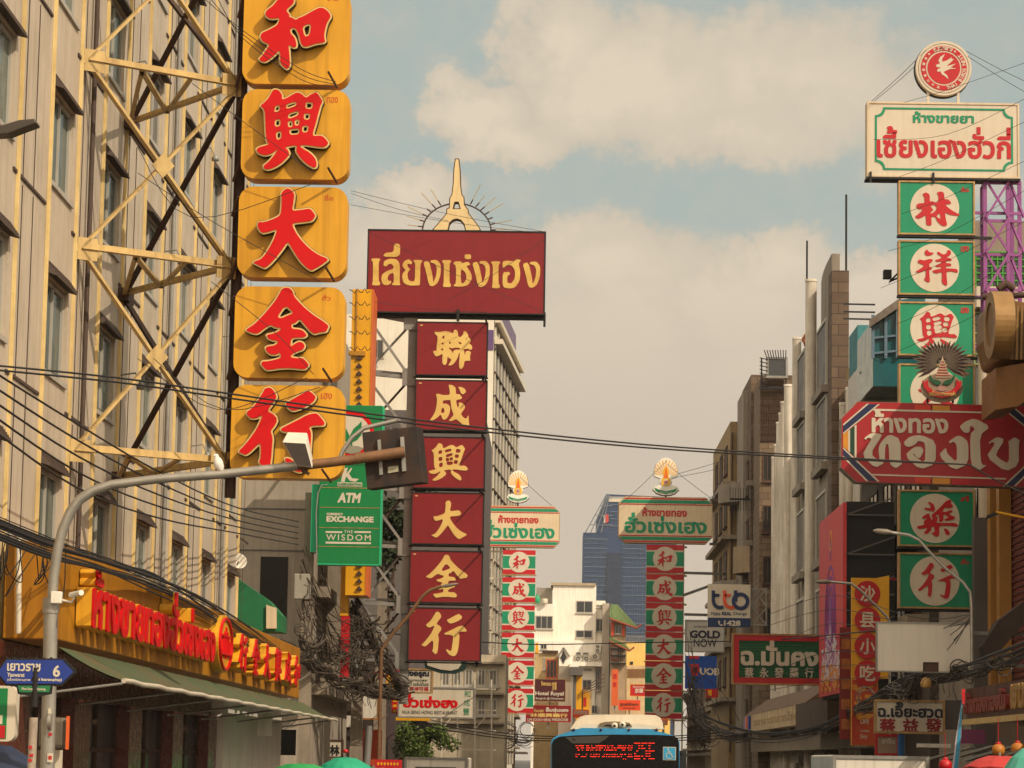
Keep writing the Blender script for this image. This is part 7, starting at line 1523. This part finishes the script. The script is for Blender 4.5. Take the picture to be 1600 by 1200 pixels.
# twisted bundle along the yellow fascia
for i in range(16):
    o = R.uniform(-10, 10); s = R.uniform(-6, 6)
    cable('black cable of the thick drooping bundle along the top of the yellow fascia', [P3(-30, 814+o*1.3+s, 36), P3(70, 854+o*1.2+s, 39), P3(160, 882+o*1.1+R.uniform(-7, 7), 45), P3(240, 910+o+R.uniform(-8, 8), 52), P3(320, 950+o+R.uniform(-8, 8), 61), P3(400, 1003+o+R.uniform(-9, 9), 72), P3(470, 1052+o*.9+R.uniform(-10, 10), 88)], R.choice((.008, .011, .015, .021, .028)), 'bundle along the yellow fascia')
for i in range(9):
    x = R.uniform(0, 110); cable('loose black wire looping in front of the yellow fascia end', [P3(x, 842+R.uniform(-8, 8), 42), P3(x+R.uniform(-12, 12), 880+R.uniform(-20, 20), 42), P3(x+R.uniform(-25, 25), 920+R.uniform(-30, 30), 42.5), P3(x+R.uniform(-30, 40), 850+R.uniform(-8, 8), 43)], .009, 'loose wires by the fascia end')
# lower cable bundles crossing to centre
cable('long black cable crossing the middle of the street below the striped panels', [P3(560, 985, 98), P3(800, 1006, 110), P3(1000, 1004, 112), P3(1200, 1000, 108), P3(1370, 985, 80)], .022)
for i in range(3): cable('black service cable crossing above the bus', [P3(640, 1118+6*i, 118), P3(800, 1147+4*i, 116), P3(1000, 1152+3*i, 112), P3(1130, 1144+5*i, 108)], .02, 'service cables above the bus')
# thick bundle on the right
for i in range(10):
    o = R.uniform(-8, 8); cable('black cable of the thick bundle sagging along the right hand shops', [P3(1075, 1110+o, 128), P3(1120, 1137+o+R.uniform(-5, 5), 122), P3(1190, 1152+o, 112), P3(1270, 1143+o*.9, 100), P3(1345, 1105+o*.8, 86), P3(1410, 1068+o+R.uniform(-5, 5), 74), P3(1490, 1052+o*1.2+R.uniform(-8, 8), 66), P3(1560, 1032+o*1.3+R.uniform(-6, 6), 60), P3(1640, 1000+o*1.5, 55)], R.choice((.012, .016, .022, .03)), 'bundle along the right hand shops')
for i in range(10):
    a = R.uniform(1070, 1130); cable('loose black wire hanging below the bank signs', [P3(1068+R.uniform(0, 10), 985+i*12, 126), P3(a, 1060+R.uniform(-20, 30), 125), P3(a+R.uniform(-10, 30), 1120+R.uniform(-15, 15), 124)], .016, 'loose wires below the bank signs')
for i in range(8):
    cable('thin wire running from the upper right across the cream board', [P3(1360+R.uniform(0, 60), 160+i*58, 74), P3(1480, 150+i*52+R.uniform(-10, 10), 72), P3(1620, 90+i*50+R.uniform(-10, 10), 68)], .006, 'thin wires at the upper right')
for i, (u, v, w, z) in enumerate(((1447,78,1362,158),(1450,84,1366,158),(1510,80,1630,140),(1512,88,1630,160))): cable('stay wire of the round swallow emblem', [P3(u, v, 78), P3((u+w)/2, (v+z)/2+2, 78), P3(w, z, 77.8)], .008, 'stay wires of the round emblem')
for (a, b) in (((548,298),(850,362)),((548,302),(700,345)),((548,320),(850,365)),((575,362),(850,488)),((575,470),(760,488)),((700,470),(850,375))): cable('thin wire running across the burgundy shop board', [P3(*a, 96), P3((a[0]+b[0])/2, (a[1]+b[1])/2+4, 96.5), P3(*b, 97.5)], .008, 'thin wires at the burgundy shop board')
for (a, b) in (((1042,720),(968,790)),((1042,725),(1110,778)),((1060,740),(1140,716)),((1060,745),(1140,728)),((1080,790),(1140,762)),((812,745),(862,790)),((1070,1080),(1090,1110))): cable('thin stay wire of the octagonal gold shop boards', [P3(*a, 174), P3((a[0]+b[0])/2, (a[1]+b[1])/2+1, 174), P3(*b, 174)], .014, 'stay wires of the octagonal boards')
for i in range(7): cable('thin cable hanging in front of the right hand shop signs', [P3(1190+R.uniform(0, 60), 960+20*i, 100), P3(1300, 930+22*i, 92), P3(1420+R.uniform(0, 40), 965+14*i, 70), P3(1516, 965+R.uniform(-6, 14), 64)], .010, 'thin cables by the right hand signs')
# tangle
WIRE = mat('weathered_wire', '#2e2721', .6, 0, .6, 6, dirtcol='#6a5a48')
k = MB(); R.seed(33)
def strand(p, q, s, r, wob=.1):
    p, q = Vector(p), Vector(q); n = 8; o = []; w = Vector((R.gauss(0, wob), R.gauss(0, wob), R.gauss(0, wob))); w2 = Vector((R.gauss(0, wob), 0, R.gauss(0, wob)))*.6
    for i in range(n+1): t = i/n; o.append(p.lerp(q, t)-Vector((0, 0, s*4*t*(1-t)))+w*math.sin(math.pi*t)+w2*math.sin(2*math.pi*t))
    k.tube(o, r, 4, False)
def coil(u, v, Y, rad, n, r=.018):
    c = P(u, v, Y); a = R.uniform(-.5, .5)
    for _ in range(n//2+1):
        rr = rad*R.uniform(.7, 1.0); d = Vector((R.gauss(0, .06), R.gauss(0, .15), R.gauss(0, .06))); sq = R.uniform(.8, 1.2)
        k.tube([c+d+Vector((rr*math.cos(t+a), .25*rr*math.sin(t*1.3), rr*sq*math.sin(t+a))) for t in np.linspace(0, 6.1, 15)], r*R.uniform(.7, 1.2), 4, False)
def bundle(pts, n, spread, Y=None, s=.1, r=(.010, .034), wob=.08):
    """many strands side by side from node to node"""
    for _ in range(n):
        prev = None
        for (u, v, y) in pts:
            p = P(u+R.gauss(0, spread), v+R.gauss(0, spread), y+R.gauss(0, .2))
            if prev is not None: strand(prev, p, s*R.uniform(.3, 1.6), R.uniform(*r), wob)
            prev = p
bundle([(440,1010,88),(478,1030,92),(515,1052,94),(556,1072,96.5),(600,1082,97.5),(636,1076,98)], 26, 5, s=.12)
bundle([(470,1000,92),(500,1005,93),(530,1022,95),(556,1005,97)], 16, 6, s=.25)
bundle([(478,905,92.5),(480,960,92.5),(482,1020,92.5)], 7, 3, s=0, r=(.01,.018), wob=.12)
bundle([(556,940,97),(575,985,97),(600,1030,97.3),(632,1072,97.6)], 30, 6, s=.1)
bundle([(552,950,97),(556,1000,97),(556,1064,97)], 18, 6, s=0, wob=.15)
bundle([(540,960,96.5),(560,966,97),(590,972,97)], 10, 7, s=.2)
for q in ((472,985,92.4,.22,5),(520,1040,94,.3,7),(548,1010,96.5,.4,9),(575,1030,97,.42,9),(566,985,97,.3,7),(600,1064,97.5,.35,10),(620,1074,97.6,.3,8),(556,1078,96.8,.32,8),(505,1062,94,.25,5)): coil(*q)
for _ in range(26):
    strand(P(R.uniform(462, 488), R.uniform(830, 970), 92.6), P(R.uniform(545, 590), R.uniform(960, 1060), 97), R.uniform(.2, 1.3), R.uniform(.01, .02), .1)
for _ in range(26):
    u = R.uniform(470, 630); strand(P(u, R.uniform(1050, 1080), 96), P(u+R.uniform(-14, 14), R.uniform(1080, 1112), 96.2), 0, .012, .1)
k.build('wire_tangle', WIRE, label='huge black tangle of wires around the utility poles at centre left', cat='wires', kind='stuff')
k = MB(); bundle([(1070,1085,126),(1090,1118,125),(1120,1140,122),(1165,1152,114)], 20, 4, s=.15); bundle([(1080,1060,126),(1086,1110,126),(1096,1165,126)], 12, 5, s=0, wob=.15)
bundle([(1340,1108,86),(1390,1080,76),(1440,1058,69),(1500,1050,66)], 20, 4, s=.12, r=(.01, .022)); bundle([(1500,1050,66),(1550,1036,61),(1610,1012,57)], 16, 4, s=.1, r=(.01, .02))
for q in ((1090,1125,125,.5,8),(1108,1142,124,.45,7),(1082,1090,126,.35,5),(1425,1066,70,.22,6),(1450,1056,68,.2,6),(1352,1092,84,.3,5),(1570,1035,60,.18,6),(1498,1050,66,.22,6),(1094,1160,125,.4,5)): coil(*q, r=.014)
for _ in range(14): u = R.uniform(1400, 1590); strand(P(u, 1050-(u-1500)*.2, 64), P(u+R.uniform(-20, 20), 1085+R.uniform(-10, 20), 64), 0, .009, .1)
k.build('wire_tangle', WIRE, label='black wire clumps caught on the bundle along the right hand shops', cat='wires', kind='stuff')
k = MB(); bundle([(750,1130,160),(790,1150,160),(835,1158,160)], 10, 4, s=.3); coil(790, 1150, 160, .7, 7); coil(822, 1140, 160, .5, 5)
k.build('wire_tangle', WIRE, label='distant wire tangle below the left hand striped signs', cat='wires', kind='stuff')
# ================================================================== shop clutter low at the left
def lowshop(label, X, y0, y1, h, m, side=-1, name='shophouse'):
    t = thing(name, label, 'building', (X+side*4, (y0+y1)/2, 0)); MB().box(X, X+side*9, y0, y1, 0, h).build('wall', m, t); return t
a = bldg('market_front', 'low dark shop front with a white and black Chinese sign under the wire tangle', -16, -6.9, 113, 149, 6.2, mat('dark_shop', '#3a2c24', .8, 0, .4, .6, .3))
pq = front(113); slab(MB(), pq, pq.rect(499, 1118, 548, 1136), 0, .4).build('white_fascia', M['white'], a); 
t, pq, r = board('chinese_shop_sign', 'white framed sign with black brush Chinese characters low under the tangle', 104, (492,1156,536,1184), .12, M['offw'], M['rust'])
for i, ch in enumerate('實林'): lettering(ch, pq, pq.rect(496+19*i, 1164, 510+21*i, 1181), M['black'], t, 0, .012, .04, name='character')
t, pq, r = board('red_roof_panel', 'slanting orange red panel beside the second utility pole', 106, (566,1140,596,1196), .2, mat('orange_red', '#b0401e', .6, 0, .4, 1))
t, pq, r = board('white_hoarding', 'white weathered hoarding behind the second utility pole', 107, (560,1080,592,1124), .2, M['white'], mat('orange_wood', '#a06a2e', .6))
t, pq, r = board('plywood_hoarding', 'plain dark pillar panel under the restaurant sign', 110, (604,1114,617,1155), .5, mat('pillar_plum', '#4a3a3a', .7, 0, .3))
t, pq, r = board('red_banner', 'red banner with gold print beside the white truck', 90, (586,1187,628,1200), .05, M['red2']); k = MB()
for i in range(7): disc(k, pq, r[0]+.1+.1*i, (r[1]+r[3])/2, .035, .05, 0, .01, 10)
k.build('gold_print', M['ochre'], t)
c = P(540, 1180, 80); parasol('umbrella', 'bright green street umbrella under the wire tangle', (c.x, 80, c.z-.05), .95, .5, mat('mint_cloth', '#1c9b74', .6, 0, .2), n=8)
c = P(470, 1193, 74); parasol('umbrella', 'pale green street umbrella by the cream wall', (c.x, 74, c.z), 1.1, .35, mat('green_cloth', '#2c9a50', .6, 0, .2), n=8)
MB().lathe(P(540, 1177, 79.9), [(.02,0),(.09,.03),(.07,.09),(.01,.12)], 8).build('umbrella_ribbon', M['red2'], label='red ribbon knot on the green umbrella tip', cat='ribbon')
t = thing('striped_post', 'grey metal post leaning beside the red panel', 'post', P(574, 1190, 103)); MB().tube([P(572, 1200, 103), P(577, 1134, 103)], .14, 10).build('tube', M['gsteel'], t)
# trucks
def truck(label, u0, u1, vt, Y, m):
    a, b = P(u0, vt, Y), P(u1, vt, Y); t = thing('box_truck', label, 'truck', ((a.x+b.x)/2, Y+3, 0), 'white box trucks'); h = a.z
    MB().box(a.x, b.x, Y, Y+5, .9, h).build('cargo_box', m, t, bevel=.04); k = MB(); frame(k, front(Y), (a.x, .9, b.x, h), .07, .0, .03); k.build('door_frame', M['gsteel'], t)
    k = MB(); slab(k, front(Y), (a.x+.35, 1.2, b.x-.35, h-.3), .0, .02); k.build('rear_door', M['grey'] if u0 < 800 else m, t)
    MB().box(a.x+.05, b.x-.05, Y+5.1, Y+6.8, .5, h-.5).build('cab', m, t, bevel=.15)
    for x in (a.x+.1, b.x-.35):
        for y in (Y+1.2, Y+5.9): MB().lathe((x, y, .42), [(.2,0),(.42,.02),(.42,.24),(.2,.26)], 16, (1,0,0)).build('wheel', M['black'], t)
truck('white box truck waiting below the restaurant sign', 632, 730, 1182.5, 92, M['white'])
truck('white box truck behind the right hand shop signs', 1301, 1452, 1179.5, 60, M['white'])
# ================================================================== lower right clutter
c = P(1562, 1181, 50); parasol('umbrella', 'red street umbrella in the lower right corner', (c.x, 50, c.z), .62, .2, mat('red_cloth', '#b0302a', .6, 0, .25, 3), n=8)
c = P(1612, 1168, 48); parasol('umbrella', 'teal and pink umbrella cut by the lower right corner', (c.x, 48, c.z), .5, .4, mat('teal_cloth', '#4a9a88', .6, 0, .3, 2), n=8)
fg = thing('feather_flag', 'tall slim blue and white feather flag with a red tip', 'flag', P(1480, 1300, 58)); pq = front(58); fz = lambda x, y: pq.px(1380+x*.25, 900+y*.25)
poly(MB(), pq, [fz(*p) for p in ((492,770),(485,1000),(466,1200),(440,1330),(425,1330),(445,1180),(470,960))], -.012, .0).build('cloth', mat('flag_blue', '#2f86a8', .6, 0, .2), fg)
poly(MB(), pq, [fz(*p) for p in ((488,800),(455,1010),(430,1200),(405,1330),(425,1330),(445,1180),(470,960))], -.016, -.0125).build('white_half', mat('flag_white', '#b9b0b8', .6, 0, .2), fg)
poly(MB(), pq, [fz(*p) for p in ((490,708),(512,706),(510,800),(496,802))], -.02, .0).build('red_tip', M['red2'], fg); MB().tube([pq.pt(*fz(500, 705), -.03), pq.pt(*fz(470, 1330), -.03), Vector((fz(470, 1330)[0], 58.03, .14))], .012, 6).build('staff', M['gsteel'], fg)
k0 = None
for i, (u, v, lab) in enumerate(((1560,1172,'gold and red paper lantern left of its neighbour at the lower right'),(1590,1170,'gold and red paper lantern right of its neighbour at the lower right'),(1477,1196,'dark red paper lantern beside the blue flag'))):
    c = P(u, v, 54); t = thing('paper_lantern', lab, 'lantern', c, 'paper lanterns under the canopy'); MB().lathe(c, [(.05,-.11),(.11,-.07),(.125,0),(.11,.07),(.05,.11)], 14).build('body', mat('lantern_gold', '#b0731e', .5, 0, .5, 9, dirtcol='#8a1a12') if i < 2 else M['red2'], t)
    MB().lathe(c, [(.05,.11),(.055,.14),(.01,.15)], 10).tube([c+Vector((0,0,.15)), c+Vector((0,0,.6))], .006, 4).build('cap', M['red2'], t)
t, pq, r = board('beige_shop_sign', 'beige sign with red base below the white medicine sign', 74, (1368,1148,1404,1180), .12, mat('beige_sign', '#9a8068', .5, 0, .3), M['red2']); lettering('ยาจีน', pq, pq.rect(1378, 1153, 1398, 1162), M['offw'], t, 0, .012, .03)
t, pq, r = board('air_conditioner_shelf', 'grubby white shelf and pipes right of the white medicine sign', 70, (1436,1162,1486,1168), .5, M['white'], cat='shelf')
t = thing('blue_pipe', 'blue plastic downpipe under the white medicine sign', 'pipe', P(1408, 1187, 73)); MB().tube([P(1408, 1148, 73), P(1408, 1200, 73)], .09, 10).build('pipe', mat('pipe_blue', '#1f5f9c', .4, 0, .2), t)
t, pq, r = board('purple_banner', 'faded magenta cloth hanging under the gold letter fascia', 60, (1498,1140,1540,1162), .04, mat('magenta_cloth', '#6a2a4c', .7, 0, .3))
# pale facade and scaffold seen under the burgundy boards
pb_ = bldg('shophouse', 'pale shuttered shophouse seen beneath the lowest burgundy board', P(668,1187,141).x, P(788,1187,141).x, 141, 149.5, P(700,1022,141).z, mat('pale_shutter', '#b5a68c', .8, 0, .35, .9, .4)); pq = front(141)
win_grid(pb_, pq, [pq.rect(u, v, u+13, v+26) for v in (1046, 1092) for u in (690, 708, 726, 746, 764)], M['wframe'], mat('shutter_pane', '#6f675a', .6, 0, .4, 6), mull=1)
k = MB()
for v in (1034, 1082, 1128): q = pq.rect(668, v, 788, v+3); slab(k, pq, q, 0, .35)
k.build('ledge', M['conc'], pb_)
t = thing('scaffold', 'pale steel scaffold in front of the shuttered shophouse', 'scaffold', P(740, 1187, 136))
for u in (690, 715, 742, 768): MB().bar(P(u, 1200, 136), P(u, 1062, 136), .07).build('upright', M['steelw'], t)
for v in (1075, 1108, 1140, 1170): MB().bar(P(684, v, 136.1), P(775, v+2, 136.1), .06).build('rail', M['steelw'], t)
for u, v in ((690,1140),(715,1108),(742,1140),(715,1170),(690,1170)): MB().bar(P(u, v, 136.2), P(u+26, v-32, 136.2), .045).build('brace', M['steelw'], t)
for i, (x, y, z, lab) in enumerate(((11.55,103,5.2,'low on the dark shop front'),(11.55,107.5,8.4,'higher on the dark shop front'),(11.5,148.5,6.0,'on the pale wall among white pilasters'),(11.5,116.5,7.0,'by the right hand white pilasters'))):
    t = thing('air_conditioner', f'grubby air conditioner box {lab}', 'air conditioner', (x+.25, y, z), 'air conditioners on the right hand side'); MB().box(x, x+.45, y, y+.95, z, z+.65).build('case', M['white'], t); MB().lathe((x, y+.45, z+.33), [(.27,0),(.27,.03),(.05,.04)], 14, (-1,0,0)).build('fan', M['black'], t); MB().box(x+.45, x+.6, y+.2, y+.3, z-.2, z).build('bracket', M['rust'], t)
# mid-distance shophouses either side
def street_row(specs, side):
    for i, (X, y0, y1, h, col, lab) in enumerate(specs):
        m = mat(f'row_render_{len(MC)}', col, .85, 0, .45, .7, .45, .1); x0, x1 = (X-9, X) if side < 0 else (X, X+9)
        t = bldg('shophouse', lab, x0, x1, y0, y1, h, m); pl_ = facing_right(X) if side < 0 else facing_left(X); sg = 1 if side < 0 else -1; n = max(2, int((y1-y0)/2.4)); cells = []
        for f in range(int((h-3.5)/3)):
            for j in range(n): a = y0+.4+j*(y1-y0-.4)/n; b = a+1.4; z = 4.1+3*f; cells.append((a, z, b, z+1.6) if side < 0 else (-b, z, -a, z+1.6))
        win_grid(t, pl_, cells[:40], M['rust'], M['dark'])
        k = MB()
        for f in range(int((h-3.5)/3)+1): z = 3.4+3*f; k.box(X-.0*sg, X+.5*sg, y0+.05, y1-.05, z, z+.22)
        k.build('ledge', M['conc'], t); MB().box(X, X+1.3*sg, y0+.3, y1-.3, 2.9, 3.1).build('shop_canopy', mat('canopy_tin', '#5f5548', .7, .1, .5, 2), t)
street_row([(-6.5,172,186,9,'#8c7352','ochre shophouse beside the dark grey block on the left'),(-4.4,256,274,12,'#a08c6c','pale shophouse below the left hand striped panels'),(-3.6,276,296,9.5,'#6f5138','brown shophouse near the hotel sign'),(-5.5,188,205,7,'#a89a80','cream low shophouse beyond the dark grey block')], -1)
street_row([(12.4,192,212,12,'#8d7a60','tan shophouse beyond the stepped brown building'),(12.8,214,240,10.5,'#a5957c','cream shophouse behind the pale grey lettered sign'),(12.9,242,275,9,'#77604a','brown shophouse far behind the blue bank sign')], 1)
# second mast, satellite dish and misc on the left
t = thing('satellite_dish', 'small white satellite dish at the hotel corner above the green shelter', 'dish', P(373, 878, 77)); c = P(373, 877, 77)
MB().lathe(c, [(.02,.1),(.12,.07),(.2,.0),(.22,-.02),(.2,-.01),(.1,.06),(.02,.085)], 18, (-.3,.8,-.3)).build('reflector', M['white'], t); MB().tube([c, c+Vector((-.2,.1,-.4)), c+Vector((-.4,.3,-.4))], .02, 6).build('mount', M['gsteel'], t)
t, pq, r = board('white_wall_box', 'white wall boxes on the cream side wall below the green awning', 77, (402,1115,425,1150), .2, M['white']); 
t, pq, r = board('black_menu_board', 'dark board with faint writing behind the cream side wall', 88, (431,1140,462,1180), .1, M['black']); lettering('เปิด 9.00', pq, pq.rect(434, 1166, 440, 1170), M['offw'], t, 0, .01, .01)

# ================================================================== warm street haze
def haze(density):
    m = bpy.data.materials.new('haze'); m.use_nodes = True; nt = m.node_tree; nt.nodes.clear(); o = nt.nodes.new('ShaderNodeOutputMaterial'); v = nt.nodes.new('ShaderNodeVolumePrincipled')
    v.inputs['Color'].default_value = (.9, .86, .8, 1); v.inputs['Density'].default_value = density; v.inputs['Anisotropy'].default_value = .2; nt.links.new(v.outputs[0], o.inputs['Volume'])
    MB().box(-3100, 3100, -500, 6100, -1.5, 200).build('haze', m, kind='stuff')
haze(.00012)
